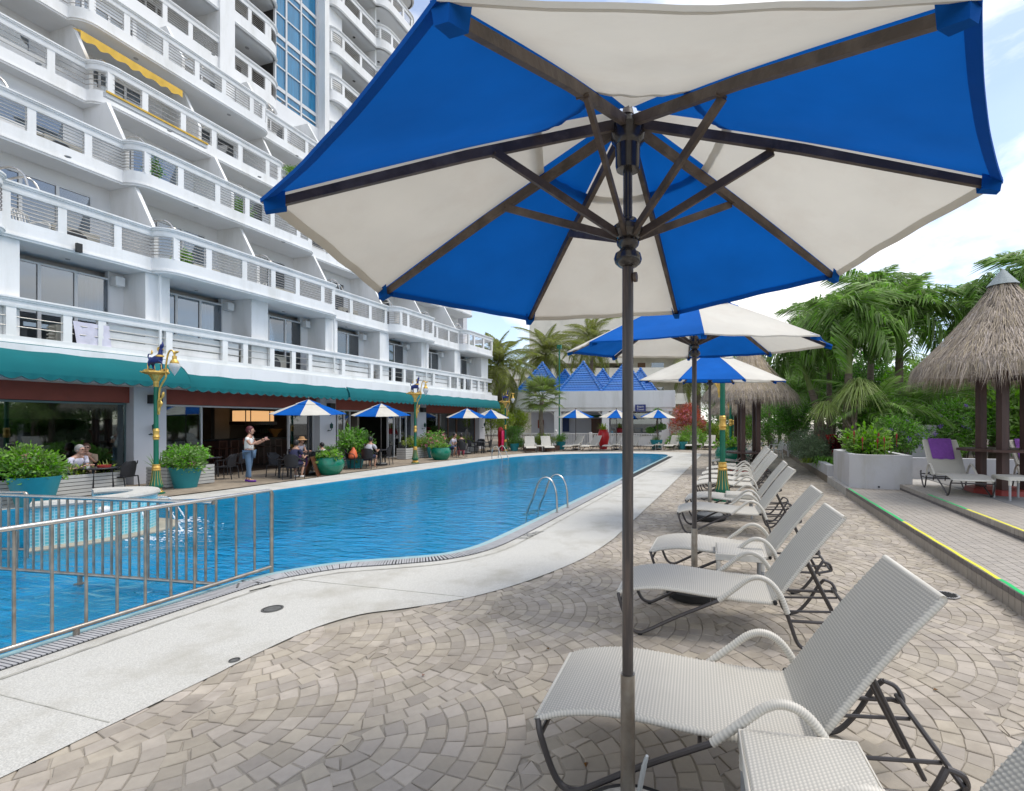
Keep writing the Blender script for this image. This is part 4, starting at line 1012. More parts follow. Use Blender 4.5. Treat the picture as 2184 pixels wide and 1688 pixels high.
def make_lounger():
    t=thing('sun_lounger','x','sun lounger')
    wovensheet(SEAT,.64,name='seat',par=t); wovensheet(BACK,.62,name='backrest',par=t)
    for s in (-1,1):
        y=s*.345; yo=s*.36
        a=spl([(.01,s*.325,.315),(.03,y,.25),(.085,y,.10),(.13,y,.035),(.19,y,.018),(.26,y,.045),(.5,y,.175),(.82,yo,.335)],5); MB().tube(a,.0145,8).build('leg_tube',M['tubes'],t)
        b=spl([(.80,yo,.325),(.92,yo,.425),(1.02,yo,.505),(1.10,yo,.525),(1.18,yo,.49),(1.25,yo,.40),(1.30,yo,.27)],16)
        o=MB().tube(b,[.0220 if i%2 else .0180 for i in range(len(b))],10).build('armrest',M['wicker'],t,ang=180); set_weave_shade(o,[0. if (v//10)%2 else .4 for v in range(len(o.data.vertices))])
        c=spl([(1.29,yo,.29),(1.33,yo,.16),(1.37,yo,.055),(1.42,yo,.02),(1.49,yo,.035),(1.58,yo,.14),(1.655,yo,.27),(1.70,s*.34,.335)],5); MB().tube(c,.0145,8).build('rear_leg_tube',M['tubes'],t)
        MB().tube([(1.31,s*.355,.215),(1.66,s*.355,.225),(1.74,s*.34,.24)],.0125,8).build('side_rail',M['tubes'],t)
        MB().tube(spl([(1.70,s*.34,.335),(1.76,s*.335,.31),(1.785,s*.31,.25),(1.74,s*.34,.24)],4),.0125,8).build('rear_bend',M['tubes'],t)
        MB().tube([(1.46,s*.11,.655),(1.60,s*.11,.36),(1.715,s*.11,.13)],.0115,8).build('backrest_prop',M['tubes'],t)
        MB().tube([(1.31,s*.16,.215),(1.76,s*.16,.245)],.009,6).build('ratchet_rail',M['tubes'],t)
        for x in (.19,1.42): MB().lathe([(0,0),(.018,0),(.018,.012),(0,.012)],10,(x,s*(.345 if x<1 else .36),0)).build('foot_cap',M['rubber'],t)
        MB().lathe([(0,-.012),(.016,-.012),(.016,.012),(0,.012)],10).xf(Matrix.Translation((1.215,s*.335,.335))@Matrix.Rotation(PI/2,4,'X')).build('hinge_bolt',M['rubber'],t)
    for (x,z,r) in ((1.31,.215,.0125),(1.765,.262,.0125),(.03,.255,.0125),(.75,.30,.011)): MB().tube([(x,-.345,z),(x,.345,z)],r,8).build('cross_bar',M['tubes'],t)
    return t
LO=make_lounger(); remember(LO)
def lounger(p,deg,label,group,scale=None,first=[True]):
    loc=Vector((p[0],p[1],p[2] if len(p)>2 else 0))
    if first[0]: first[0]=False; LO.location=loc; LO.rotation_euler=(0,0,R(deg)); LO['label']=label; LO['group']=group; return LO
    return dup(LO,loc,R(deg),label,group,scale)
def tipcorner(px,Z,deg):   # photo column and depth of the near foot corner of the seat
    c=PZ(px,Z); d=R(deg); return (c.x-(-math.sin(d))*(-.325), c.y-(math.cos(d))*(-.325))
NG='white wicker loungers in the row along the pavers'
row=[(1143,2.32,4.6,'nearest white wicker lounger, under the largest umbrella, backrest raised high'),
 (1316,4.03,3.4,'white wicker lounger standing just behind the nearest one, dark tyre base beyond it'),
 (1386,5.30,3.0,'third white wicker lounger of the near row, beyond the small wicker table'),
 (1444,7.60,2.0,'fourth white wicker lounger of the near row, speckled umbrella base behind it'),
 (1461,8.85,2.0,'fifth white wicker lounger of the near row, just before the green lamp post'),
 (1483,10.9,1.5,'sixth white wicker lounger of the near row, just beyond the green lamp post'),
 (1489,11.9,1.5,'seventh white wicker lounger of the near row'),
 (1497,13.1,1.5,'eighth white wicker lounger of the near row'),
 (1507,14.5,1.5,'ninth white wicker lounger of the near row'),
 (1518,17.4,1.5,'tenth white wicker lounger, beside the green bowl planter'),
 (1525,19.5,1.5,'eleventh lounger of the near row, beyond the green bowl planter'),
 (1531,21.5,1.5,'twelfth lounger of the near row, half hidden by posts'),
 (1537,24.0,1.5,'thirteenth and farthest lounger of the near row')]
for k_,(px,Z,dg,lab) in enumerate(row):
    d2=dg+(0 if k_<2 else 1.6*math.sin(k_*2.7)); lounger(tipcorner(px,Z,d2),d2,lab,NG)
lounger((cw(-.257,1.40).x,cw(-.257,1.40).y),7,'white wicker lounger cut off at the bottom right corner',NG)
p=P(2020.7,1056.7,ZS2); r1=PZ(2020.7,9.37,ZS2+.004)
def placefoot(px,Z,deg,z,sx=.19,sy=.345):
    c=PZ(px,Z,z); d=R(deg); x,y=sx,sy; return (c.x-(x*math.cos(d)-y*math.sin(d)),c.y-(x*math.sin(d)+y*math.cos(d)),z)
PG='white loungers on the raised platform'
lr1=lounger(placefoot(2020.7,9.37,89,ZS2+.004),89,'white lounger with a purple towel on the tiled platform, left of the hut posts',PG)
lr2=lounger(placefoot(2222,9.2,86,ZS2+.004),86,'white lounger with a purple towel at the right edge behind the hut posts',PG)
FG='white loungers along the far end of the pool'
far=[(1193,1,'leftmost white lounger of the far end, beside the pink kayaks'),(1220,1,'second white lounger from the left at the far end, next to the round brick planter'),
 (1318,2,'white lounger right of the round brick planter at the far end'),(1357,2,'white lounger left of the red urn at the far end'),
 (1405,3,'white lounger right of the red urn at the far end'),(1447,3,'white lounger just left of the big umbrella pole at the far end'),
 (1495,4,''),(1535,4,''),(1585,5,''),(1625,5,'')]
farpx=[(1190,24.6,-20),(1226,25.3,-28),(1207,30.5,0),(1253,30.5,0),(1299,30.3,0),(1342,30.3,0),(1384,29.8,0),(1425,29.8,0),(1467,30.5,5),(1510,30.5,8)]
labs=['leftmost white lounger of the far end, beside the pink kayaks','second white lounger from the left at the far end, left of the brick planter',
 'white lounger just right of the round brick planter','white lounger left of the red urn','white lounger right of the red urn, at the far end','white lounger half behind the big umbrella pole, at the far end',
 'white lounger left of the far small table before the topiary','white lounger before the topiary tree','white lounger second from the right in the far row','rightmost white lounger of the far row']
xs=[1132,1163,1204,1245,1289,1327,1375,1418,1466,1506]; zs=[27.5,28.0,29.2,29.2,29.6,29.6,29.8,29.8,30.2,30.2]; dg=[118,122,73,73,75,75,78,78,84,88]
xs=[1133,1172,1210,1248,1295,1335,1384,1426,1472,1512]
for x,Z,d,l in zip(xs,zs,dg,labs):
    c=PZ(x,Z); dd=R(d); lounger((c.x-.1*math.cos(dd),c.y-.1*math.sin(dd)),d,l,FG,.88)
# towels
def towel(l,lab,fold):
    deg=l.rotation_euler.z; mb=MB(); vs=[];fs=[]; n=14;m=12
    for i in range(n+1):
        s=i/n
        if s<.18: x,z=1.70+.02-.0*s,1.02-(.18-s)*1.2; x=1.735-.0*s; z=.80+(s/.18)*.23
        else:
            f=(s-.18)/.82*.5; x=1.70-f*.62; z=1.025-f*.88
        for j in range(m+1):
            y=-.20+.42*j/m; zz=z+.030+.006*math.sin(j*1.1+i*.6)*(s>.3); x2=x-.022-.004*math.sin(i*.9+j)
            vs.append((x2,y+(.03*s if j==m else 0)-.05*(s**2)*(j/m-.5)*fold,zz))
    for i in range(n):
        for j in range(m): a=i*(m+1)+j; fs.append((a,a+1,a+m+2,a+m+1))
    mb.add(vs,fs)
    for j in range(1): # a diagonal fold lying on the towel
        A=Vector((1.62,.19,.94));B=Vector((1.44,-.12,.66)); mb.tube(spl([A,A.lerp(B,.5)+Vector((-.012,0.03,.0)),B],6),[.012]*13,6)
    o=mb.build('towel',M['purple'],None,l.location,deg); tag(o,lab,'towel','purple towels on the platform loungers')
towel(lr1,'purple towel draped over the lounger left of the hut posts',1); towel(lr2,'purple towel draped over the lounger at the right edge',.3)
# ------------------------------------------------------------------ small wicker tables
def make_table():
    t=thing('side_table','x','side table'); s=.225
    n=56; vs=[];fs=[]
    for i in range(n+1):
        for j in range(n+1):
            x=-s+2*s*i/n;y=-s+2*s*j/n; d=max(abs(x),abs(y)); vs.append((x,y,.425+(.0034 if (i%2==0 and (j+i//2)%2==0) else -.001)-(.012 if d>s*.985 else 0)))
    for i in range(n):
        for j in range(n): a=i*(n+1)+j; fs.append((a,a+n+1,a+n+2,a+1))
    mb=MB(); mb.add(vs,fs); o=mb.build('table_top',M['wicker'],t,ang=180); set_weave_shade(o,[0. if (i%2==0 and (j+i//2)%2==0) else (.42 if i%2==0 else .62) for i in range(n+1) for j in range(n+1)])
    mb=MB(); k=0
    for z in [.415-.0105*q for q in range(6)]:
        o=s+.004*(1 if int(z*1000)%2 else 1); mb.tube([(-o,-o,z),(o,-o,z),(o,o,z),(-o,o,z)],.0068,6,closed=True)
    mb.build('apron',M['wicker'],t,ang=180)
    for sx in (-1,1):
        for sy in (-1,1):
            MB().tube([(sx*.205,sy*.205,0),(sx*.205,sy*.205,.36)],.019,10).build('leg',M['alu'],t)
            mb=MB(); q=[(sx*.207,sy*.207,.27+i*.0095) for i in range(10)]; mb.tube(q,[.024 if i%2 else .0215 for i in range(10)],10); mb.build('woven_corner',M['wicker'],t,ang=180)
    return t
TB=make_table(); remember(TB); TG='small white wicker tables between loungers'
c=cw(.80,1.80); TB.location=(c.x,c.y,0); TB.rotation_euler=(0,0,R(6)); TB['label']='white wicker side table in the foreground beside the nearest lounger'; TB['group']=TG
for X,Z,dg_,lab in ((1.50,5.0,3,'white wicker side table between the second and third loungers'),(2.68,8.95,2,'white wicker side table between the fourth and fifth loungers'),(4.25,15.3,2,'white wicker side table among the far loungers of the near row')):
    c=cw(X,Z); dup(TB,c,R(dg_),lab,TG)
c=PZ(2163,8.9,ZS2+.004); dup(TB,c,R(10),'white wicker side table at the right edge on the platform',TG)
for x,Z,lab in ((1152,28.2,'small white table between the two leftmost far loungers'),(1229,29.6,'small white table between the loungers left of the red urn'),(1315,29.9,'small white table between the loungers right of the red urn'),(1405,30.0,'small white table before the topiary tree'),(1490,30.4,'small white table between the two rightmost far loungers')):
    dup(TB,PZ(x,Z),R(5),lab,TG,.9)
# twist of clear plastic on the foreground table leg side
st=MB().tube(spl([PZ(1358,2.0,.05),PZ(1362,1.98,.2),PZ(1372,1.95,.33),PZ(1380,1.93,.40)],6),[.010,.011,.010,.011,.010,.011,.010,.011,.010,.011,.010,.011,.010,.011,.009,.009,.008,.007,.006][:19],8).build('clear_tie',mat('clear_plastic',(.6,.62,.62),.2,trans=.5)); tag(st,'clear plastic tie hanging beside the foreground umbrella pole','tie')
# ------------------------------------------------------------------ stainless railings at the pool corner
def railing(name,lab,a,b,pitch,n,first,ends=(1,1),h=.935):
    a=Vector((a.x,a.y,0));b=Vector((b.x,b.y,0)); d=(b-a); L_=d.length; d.normalize(); t=thing('pool_railing',lab,'railing',a,math.atan2(d.y,d.x),'stainless railings at the pool corner')
    zb=.075
    MB().tube([(0.03,0,h),(L_,0,h)],.021,12).build('top_rail',M['chrome'],t); MB().tube([(0,0,zb),(L_,0,zb)],.019,12).build('bottom_rail',M['steel2'],t)
    if ends[0]: MB().tube(spl([(0.06,0,h),(.02,0,h-.005),(0,0,h-.04),(0,0,h-.1)],5)+[(0,0,-.06)],.020,12).build('end_post',M['steel2'],t)
    x=first
    for i in range(n):
        if x>L_-.01: break
        MB().tube([(x,0,zb),(x,0,h-.01)],.0115,8).build('baluster',M['steel2'],t); x+=pitch
    for x in (1.72,3.2):
        if x<L_: MB().tube([(x,0,-.06),(x,0,zb)],.021,10).lathe([(0,0),(.05,0),(.05,.008),(0,.008)],14,(x,0,-.028)).build('foot_plate',M['steel2'],t)
    return t
r0=cw(-3.59,5.57); r9=cw(-3.59-.28*5.2,5.57-.96*5.2)
railing('a','front stainless railing running along the near pool edge',r0,r9,.2075,25,.206)
j=cw(-3.765,4.97); j2=cw(-9.4,6.03)
railing('b','middle stainless railing joining the front railing and crossing the pool',j,j2,.118,40,.12,ends=(0,0),h=.89)
k1=PZ(57,6.32); k2=cw(-12.5,6.6); railing('c','farthest stainless railing at the left edge by the teal pot',k1,k2,.12,30,.12,h=.80)
def ladder(lab,foot,dirv,w=.5,h=.66,reach=.62):
    d=Vector((dirv[0],dirv[1],0)).normalized(); t=thing('pool_ladder',lab,'ladder',foot,math.atan2(d.y,d.x),'stainless pool ladders')
    for s in (-.5,.5):
        y=s*w; MB().tube(spl([(0,y,0),(.02,y,.38),(.10,y,h-.07),(.24,y,h),(.38,y,h-.10),(.50,y,.25),(reach,y,-.04),(reach+.06,y,-.6)],6),.019,10).build('ladder_rail',M['chrome'],t)
        MB().lathe([(0,0),(.042,0),(.036,.012),(.02,.014)],12,(0,y,.008)).build('foot_flange',M['chrome'],t)
    for z in (-.08,-.33,-.58): MB().box(reach-.01,reach+.10,-w/2,w/2,z,z+.025).build('step',M['steel2'],t,smooth=False)
    return t
f1=P(1189.4,1095.6);f2=P(1209.4,1085.6); ladder('stainless pool ladder on the near side of the pool',(f1+f2)/2,(-1,.05),w=(f2-f1).length)
ladder('stainless pool ladder at the far terrace edge of the pool',(-10.95,21.0,0),(1,-.25),w=.45,h=.6)
# ------------------------------------------------------------------ lamp posts with gilded beasts
def skin_fig(name,nodes,edges,mats,par=None,sub=1,root=0,extra=None,loc=(0,0,0),rot=0):
    me=bpy.data.meshes.new('t'); me.from_pydata([n[0] for n in nodes],edges,[]); ob=bpy.data.objects.new('t',me); scene.collection.objects.link(ob)
    md=ob.modifiers.new('s','SKIN'); sv=me.skin_vertices[0].data
    for i,n in enumerate(nodes):
        r=n[1]; sv[i].radius=(r,r) if not isinstance(r,tuple) else r; sv[i].use_root=(i==root)
    md.use_smooth_shade=True; s=ob.modifiers.new('d','SUBSURF'); s.levels=sub; s.render_levels=sub
    bpy.context.view_layer.update(); m2=bpy.data.meshes.new_from_object(ob.evaluated_get(bpy.context.evaluated_depsgraph_get())); bpy.data.objects.remove(ob)
    mb=MB(); mb.add([v.co[:] for v in m2.vertices],[tuple(p.vertices) for p in m2.polygons],0)
    if extra: extra(mb)
    return mb.build(name,mats,par,loc,rot,ang=180)
def make_lamp():
    t=thing('lamp_post','x','lamp post')
    b=MB(); b.lathe([(0,0),(.20,0),(.20,.035),(.17,.045)],8); b.build('plinth',M['green'],t)
    b=MB().lathe([(.15,.045),(.165,.06),(.11,.10),(.12,.13),(.10,.15)],24,flute=.07,nf=12); b.build('petal_foot',M['gold'],t)
    b=MB().lathe([(.10,.15),(.135,.18),(.155,.225),(.145,.27),(.125,.34),(.105,.45),(.095,.56),(.088,.66)],36,flute=.045,nf=12); b.build('fluted_base',M['green'],t)
    g=MB()
    for k in range(12):
        a=2*PI*k/12; g.tube([(r*math.cos(a),r*math.sin(a),z) for r,z in ((.152,.235),(.150,.27),(.130,.34),(.110,.45),(.100,.56),(.092,.655))],.0055,5)
    g.build('gold_line',M['gold'],t,stuff=True)
    b=MB().lathe([(.085,.655),(.105,.67),(.105,.70),(.085,.715),(.10,.74),(.085,.79),(.078,.80),(.09,.815),(.09,.835),(.062,.84)],24); b.build('lower_collar',M['gold'],t)
    b=MB().lathe([(.058,.84),(.058,1.54)],20); b.build('shaft',M['green'],t)
    b=MB().lathe([(.06,1.53),(.075,1.54),(.075,1.57),(.063,1.58),(.078,1.60),(.088,1.62),(.07,1.65),(.065,1.70),(.078,1.78),(.068,1.80),(.075,1.82),(.06,1.84)],24); b.build('middle_collar',M['gold'],t)
    b=MB().lathe([(.054,1.84),(.052,3.03)],20); b.build('upper_shaft',M['green'],t)
    b=MB().lathe([(.056,3.02),(.062,3.04),(.058,3.12),(.066,3.14),(.062,3.17),(.08,3.20),(.13,3.30),(.17,3.36),(.25,3.38),(.29,3.42),(.28,3.46),(.0,3.47)],28,flute=.03,nf=14); b.build('capital',M['gold'],t)
    b=MB(); b.tube(spl([(-.05,.0,3.47),(-.2,.02,3.52),(-.30,0,3.49),(-.40,0,3.44),(-.48,0,3.47)],5),[.03]*8+[.04,.045,.04,.035,.03,.025,.02,.012,.006][:13],8)
    b.tube(spl([(.02,.1,3.48),(.15,.14,3.53),(.26,.08,3.50),(.31,0,3.42)],5),.03,8); b.build('cloud_scroll',M['gold'],t)
    # arm and side figure
    b=MB(); b.tube(spl([(.08,0,2.62),(.11,0,2.95),(.20,0,3.14),(.29,0,3.30),(.28,0,3.5),(.31,0,3.75),(.36,0,3.97),(.43,0,4.05),(.50,0,4.02),(.53,0,3.95)],6),.022,8)
    b.bar((.065,0,2.24),(.065,0,2.66),.03,.07); b.tube(spl([(.08,0,2.30),(.10,0,2.42),(.16,0,2.55),(.12,0,2.66),(.19,0,2.74),(.22,0,2.88)],5),[.015+.018*abs(math.sin(i*.5)) for i in range(26)],8)
    b.tube(spl([(.53,0,3.97),(.58,.02,4.0),(.68,0,4.01)],4),[.03,.04,.035,.04,.03,.035,.02,.012,.006],8); b.build('curved_arm',M['gold'],t)
    b=MB().lathe([(.0,3.95),(.022,3.95),(.022,3.90),(.05,3.89),(.055,3.85),(.05,3.80),(.09,3.74),(.105,3.70),(.10,3.68),(.0,3.68)][::-1],18,(.54,0,0)); b.build('lantern_cap',M['gold'],t)
    b=MB().lathe([(.0,3.33),(.03,3.38),(.075,3.46),(.12,3.55),(.135,3.61),(.12,3.66),(.085,3.685)],20,(.54,0,0)); b.build('glass_bulb',M['lampglass'],t)
    # guardian beast
    nodes=[((-.02,0,3.78),.085),((-.13,0,3.77),.09),((.09,0,3.80),.08),((.12,0,3.90),.065),((.13,0,4.0),.05),((.14,0,4.08),.055),((.19,0,4.08),.035),
      ((-.15,.05,3.68),.045),((-.14,.06,3.58),.026),((-.12,.06,3.49),.024),((-.16,-.05,3.68),.045),((-.18,-.06,3.58),.026),((-.16,-.06,3.49),.024),
      ((.10,.05,3.70),.036),((.10,.055,3.60),.024),((.11,.055,3.49),.024),((.13,-.05,3.74),.034),((.20,-.05,3.72),.026),((.22,-.05,3.62),.022),((.23,-.05,3.52),.02),
      ((-.20,0,3.80),.022),((-.24,0,3.88),.016),((-.22,0,3.95),.016),((-.14,0,3.94),.014)]
    ed=[(0,1),(0,2),(2,3),(3,4),(4,5),(5,6),(1,7),(7,8),(8,9),(1,10),(10,11),(11,12),(2,13),(13,14),(14,15),(2,16),(16,17),(17,18),(18,19),(1,20),(20,21),(21,22),(22,23)]
    st=skin_fig('beast_statue',nodes,ed,M['navy'],t)
    b=MB(); b.lathe([(.068,3.86),(.10,3.87),(.095,3.90),(.07,3.92)],14,(.11,0,0))
    b.tube(spl([(.11,0,4.03),(.07,0,4.06),(.07,0,4.12),(.12,0,4.16),(.15,0,4.24)],4),[.03,.03,.035,.035,.03,.03,.028,.028,.025,.022,.02,.018,.015,.012,.01,.008,.005],8)
    for (x,y) in ((-.12,.06),(-.16,-.06),(.11,.055),(.23,-.05)): b.lathe([(0,0),(.036,0),(.03,.03),(.0,.04)],8,(x,y,3.47)); b.tube([(x,y*1.4,3.50),(x-.01,y*1.35,3.60),(x-.02,y*1.3,3.68)],[.01,.014,.008],6)
    b.tube([(-.14,0,3.94),(-.12,0,4.0),(-.13,0,4.07)],[.022,.024,.004],8); b.ball((.21,0,4.07),.018); b.build('gilding',M['gold'],st)
    b=MB(); b.tube(spl([(.14,0,4.10),(.17,.0,4.18),(.19,0,4.22),(.18,0,4.30)],4),[.03,.035,.04,.045,.045,.045,.04,.035,.03,.02,.015,.01,.005],8); b.build('crest',M['navy'],st)
    return t
LP=make_lamp(); remember(LP); LG='green and gold lamp posts with navy beast statues'
LP.location=P(333,1054); LP.rotation_euler=(0,0,R(14)); LP.scale=(.84,)*3; LP['label']='green and gold lamp post with a navy beast, nearest on the cafe side'; LP['group']=LG
dup(LP,P(885.5,988.5),R(10),'green and gold lamp post in front of the middle of the cafe',LG,.84)
dup(LP,P(1078,963),R(8),'green and gold lamp post left of the pink kayaks at the far end',LG,.84)
dup(LP,PZ(1541,10.75),R(150),'green and gold lamp post standing among the loungers of the near row',LG,1.0)
dup(LP,PZ(1558,22.8),R(150),'green and gold lamp post farther back behind the lounger row',LG,1.0)
dup(LP,PZ(1563,33),R(150),'farthest thin green and gold lamp post beside the thatched hut',LG,1.0)
# ------------------------------------------------------------------ mosaic wall with spouts
M['mosaic']=brickmat('blue_mosaic',(.10,.50,.62),(.20,.62,.72),(.45,.72,.78),.045,.045,.25,.12,.1,off=0)
wp=[cw(*q) for q in ((-7.75,6.85),(-7.50,7.12),(-7.28,7.5),(-7.24,7.9),(-7.40,8.25),(-7.72,8.45),(-8.05,8.40),(-8.25,8.2))]
ws=spl([Vector((p.x,p.y,0)) for p in wp],6); mw=thing('mosaic_wall','curved low wall of light blue mosaic with a cream rim beside the pool','wall',(0,0,0))
pth=[(p.x,p.y) for p in ws]
b=MB(); sweep(b,pth,[(-.14,-.1),(-.14,.52),(.14,.52),(.14,-.1)]); ob=b.build('mosaic_face',M['mosaic'],mw,ang=30)
# mosaic tiles follow the wall face, so give the face its own run of tiles
me=ob.data; uv=me.uv_layers.new(name='run'); Ls=[0]
for i in range(1,len(pth)): Ls.append(Ls[-1]+math.hypot(pth[i][0]-pth[i-1][0],pth[i][1]-pth[i-1][1]))
for poly in me.polygons:
    for li in poly.loop_indices:
        vi=me.loops[li].vertex_index; uv.data[li].uv=(Ls[min(vi//4,len(Ls)-1)],me.vertices[vi].co.z)
mt=M['mosaic']; tcn=[n for n in mt.node_tree.nodes if n.type=='TEX_COORD'][0]; bk=[n for n in mt.node_tree.nodes if n.type=='TEX_BRICK'][0]; mt.node_tree.links.new(tcn.outputs['UV'],bk.inputs['Vector'])
b=MB(); sweep(b,pth,[(-.17,.52),(-.18,.55),(-.16,.585),(.16,.585),(.18,.55),(.17,.52)]); b.build('cream_rim',M['deck'],mw)
b=MB(); sweep(b,pth,[(-.3,-.06),(-.3,-.012),(.42,-.012),(.42,-.06)]); b.build('stone_ledge',mat('beige_ledge',(.36,.32,.25),.8,.15,4),mw)
kid=MB(); kp=[(-11.3,8.2),(-13.0,7.2),(-16,5.4),(-16,4.6),(-13.0,6.2),(-11.6,7.5)]
for i,(px,Z,lab) in enumerate(((222,7.35,'red and white fish-shaped spout left on the mosaic wall'),(290,7.95,'red and white fish-shaped spout right on the mosaic wall'))):
    c=PZ(px,Z,.40); d=R(-55); t=thing('fish_spout',lab,'spout',c,d,'fish spouts on the mosaic wall')
    MB().lathe([(.0,-.12),(.05,-.10),(.075,-.02),(.06,.07),(.03,.11)],12).xf(Matrix.Rotation(PI/2,4,'Y')).build('fish_body',mat('fish_white',(.75,.72,.7),.3),t)
    MB().ball((-.02,0,.06),.05,sc=(1.2,.6,.6)).ball((-.07,.0,.0),.05,sc=(.8,1.1,1)).build('red_patch',mat('fish_red',(.6,.05,.03),.3),t)
    MB().add([(-.1,0,.0),(-.2,.0,.09),(-.16,.0,0),(-.2,0,-.09)],[(0,1,2),(0,2,3)]).build('tail_fin',mat('fish_red',(.6,.05,.03),.3),t)
M['foam']=mat('white_foam',(.80,.86,.90),.4,.2,30,.5,60,trans=.2)
rf=random.Random(9)
for k,(a,bq,lab) in enumerate(((PZ(405,7.3,.36),PZ(500,6.6,-.02),'left water jet arching from the mosaic wall into the pool'),(PZ(545,8.8,.3),PZ(600,8.1,-.02),'middle water jet arching into the pool'),(PZ(590,9.6,.28),PZ(640,9.0,-.02),'right water jet arching into the pool'))):
    a=PZ((290,322,335)[k],(7.9,8.6,9.0)[k],.34); bq=PZ((455,578,600)[k]/1.0-110*(k==0)*0,(7.1,7.9,8.8)[k],-.02) if 0 else PZ((318,388,398)[k],(7.35,7.9,8.7)[k],-.02)
    md=(a+bq)/2+Vector((0,0,.16)); pts=spl([a,md,bq],8); mb=MB()
    for q in range(60):
        p=pts[rf.randrange(len(pts))]+Vector((rf.gauss(0,.012),rf.gauss(0,.012),rf.gauss(0,.012))); mb.ball(p,rf.uniform(.004,.011),n=5)
    mb.tube(pts,[.010+.004*math.sin(i*2.1) for i in range(len(pts))],6)
    for q in range(90):
        an=rf.uniform(0,2*PI); rr_=abs(rf.gauss(0,.22)); mb.ball((bq.x+rr_*math.cos(an)*1.4,bq.y+rr_*math.sin(an)*.6,-.028),rf.uniform(.006,.022),n=6,sc=(1.6,1,.3))
    tag(mb.build('water_jet',M['foam']),lab,'water jet','water jets at the mosaic wall')
# ------------------------------------------------------------------ thatched huts
def make_hut(lab,loc,rot,s=1,z0=0,table=.82):
    t=thing('thatched_hut',lab,'hut',loc,rot,'thatched umbrella huts'); t.scale=(s,s,s)
    ze=2.42;za=4.34;Rr=1.50
    def prof(f): # f 0 apex .. 1 eave
        r=.04+Rr*(f**1.0)*(.80+.20*f); return r, za-(za-ze)*(f**.93)
    core=MB(); core.lathe([(prof(f)[0]*.94,prof(f)[1]-.05) for f in [1,.85,.7,.55,.4,.25,.1,.02]],40); core.build('thatch_core',M['thatch'],t)
    q=random.Random(int(loc[0]*10)); th=MB(); n=15000 if s>=.99 and loc[1]<14 else 7000
    for i in range(n):
        f=math.sqrt(q.random())*1.0; a=q.uniform(0,2*PI); ln=q.uniform(.22,.42); 
        if i<n*.22: f=q.uniform(.90,1.0); ln=q.uniform(.22,.60)
        r,z=prof(f); lift=q.uniform(-.015,.055)
        f2=min(1.25,f+ln/2.6); 
        if f>.90: r2=r+ln*.34*q.uniform(.1,1.3); z2=z-ln*q.uniform(.75,1.0)
        else: r2,z2=prof(min(1,f2)); r2+=.0; 
        a2=a+q.gauss(0,.05)/(.3+f); w_=q.uniform(.004,.009)
        p0=Vector((r*math.cos(a),r*math.sin(a),z+lift)); p1=Vector((r2*math.cos(a2),r2*math.sin(a2),z2+lift*.6+q.uniform(0,.025))); tn=Vector((-math.sin(a),math.cos(a),0))*w_
        th.add([p0-tn,p0+tn,p1],[(0,1,2)])
    th.build('thatch_straw',M['thatch'],t,smooth=False,stuff=True)
    MB().lathe([(.27,za-.27),(.14,za-.10),(.05,za+.02),(.0,za+.08)],12).build('apex_cap',M['thatchcap'],t)
    for sx in (-1,1):
        for sy in (-1,1): MB().box(sx*.24-.065,sx*.24+.065,sy*.24-.065,sy*.24+.065,.05,2.5).build('post',M['post'],t,smooth=False)
    fr=MB()
    for sx in (-1,1): fr.box(sx*.33-.03,sx*.33+.03,-.42,.42,2.22,2.32); fr.box(-.42,.42,sx*.33-.03,sx*.33+.03,2.325,2.42)
    fr.build('beam_frame',M['post'],t,smooth=False)
    for k in range(8):
        a=k*PI/4+.2; MB().bar((.2*math.cos(a),.2*math.sin(a),2.95),(1.36*math.cos(a),1.36*math.sin(a),2.42),.05,.07).build('rafter',M['post'],t,smooth=False)
    MB().lathe([(0,table),(.74,table),(.74,table+.045),(0,table+.045)],10).build('round_table_top',M['post'],t)
    MB().lathe([(0,0),(.62,0),(.60,.09),(0,.09)],8).build('red_base',M['redbase'],t)
    return t
make_hut('thatched hut with four brown posts and a round table at the right edge',PZ(2139,9.75,ZS2+.004),R(20),1.0)
make_hut('thatched hut behind the row of loungers, left of the palms',PZ(1597,17.0,0),R(12),1.05,table=.62)
make_hut('farther thatched hut partly hidden behind the nearer one',PZ(1572,25.5,0),R(30),.93,table=.62)
# ------------------------------------------------------------------ planters and walls on the right
def chamf(x0,x1,y0,y1,c): return [(x0+c,y0),(x1,y0),(x1,y1),(x0+c,y1),(x0,y1-c),(x0,y0+c)]
pl=thing('planter_box','large grey cement planter with a rounded corner on the tiled step','planter',(0,0,0))
ou=chamf(2.50,3.72,12.62,15.2,.28); inn=[(2.85,12.77),(3.57,12.77),(3.57,15.05),(2.85,15.05),(2.65,14.85),(2.65,12.97)]
b=MB(); b.prism(ou,-.02,.955,bottom=False); b.f=[f for f in b.f if len(f)==4]; b.mi=b.mi[:len(b.f)]; k=len(ou)
b.add([(p[0],p[1],.955) for p in ou]+[(p[0],p[1],.955) for p in inn]+[(p[0],p[1],.80) for p in inn],[f for i in range(6) for f in ((i,(i+1)%6,6+(i+1)%6,6+i),(6+i,6+(i+1)%6,12+(i+1)%6,12+i))])
b.build('planter_shell',M['planter'],pl,smooth=False); MB().prism(inn,.6,.86).build('soil',M['soil'],pl,smooth=False)
MB().tube([(3.05,12.60,.235),(3.05,12.66,.235)],.022,10).build('drain_pipe',M['rubber'],pl)
wl=thing('garden_wall','low grey wall with brown tiled foot along the planting bed','wall',(0,0,0))
b=MB(); b.box(2.40,2.58,15.25,34,-.02,.49); b.build('wall_body',M['planter'],wl,smooth=False)
b=MB(); b.box(2.385,2.398,15.22,34,-.02,.20); b.build('tiled_foot',mat('brown_wall_foot',(.22,.18,.14),.7,.15,5),wl,smooth=False)
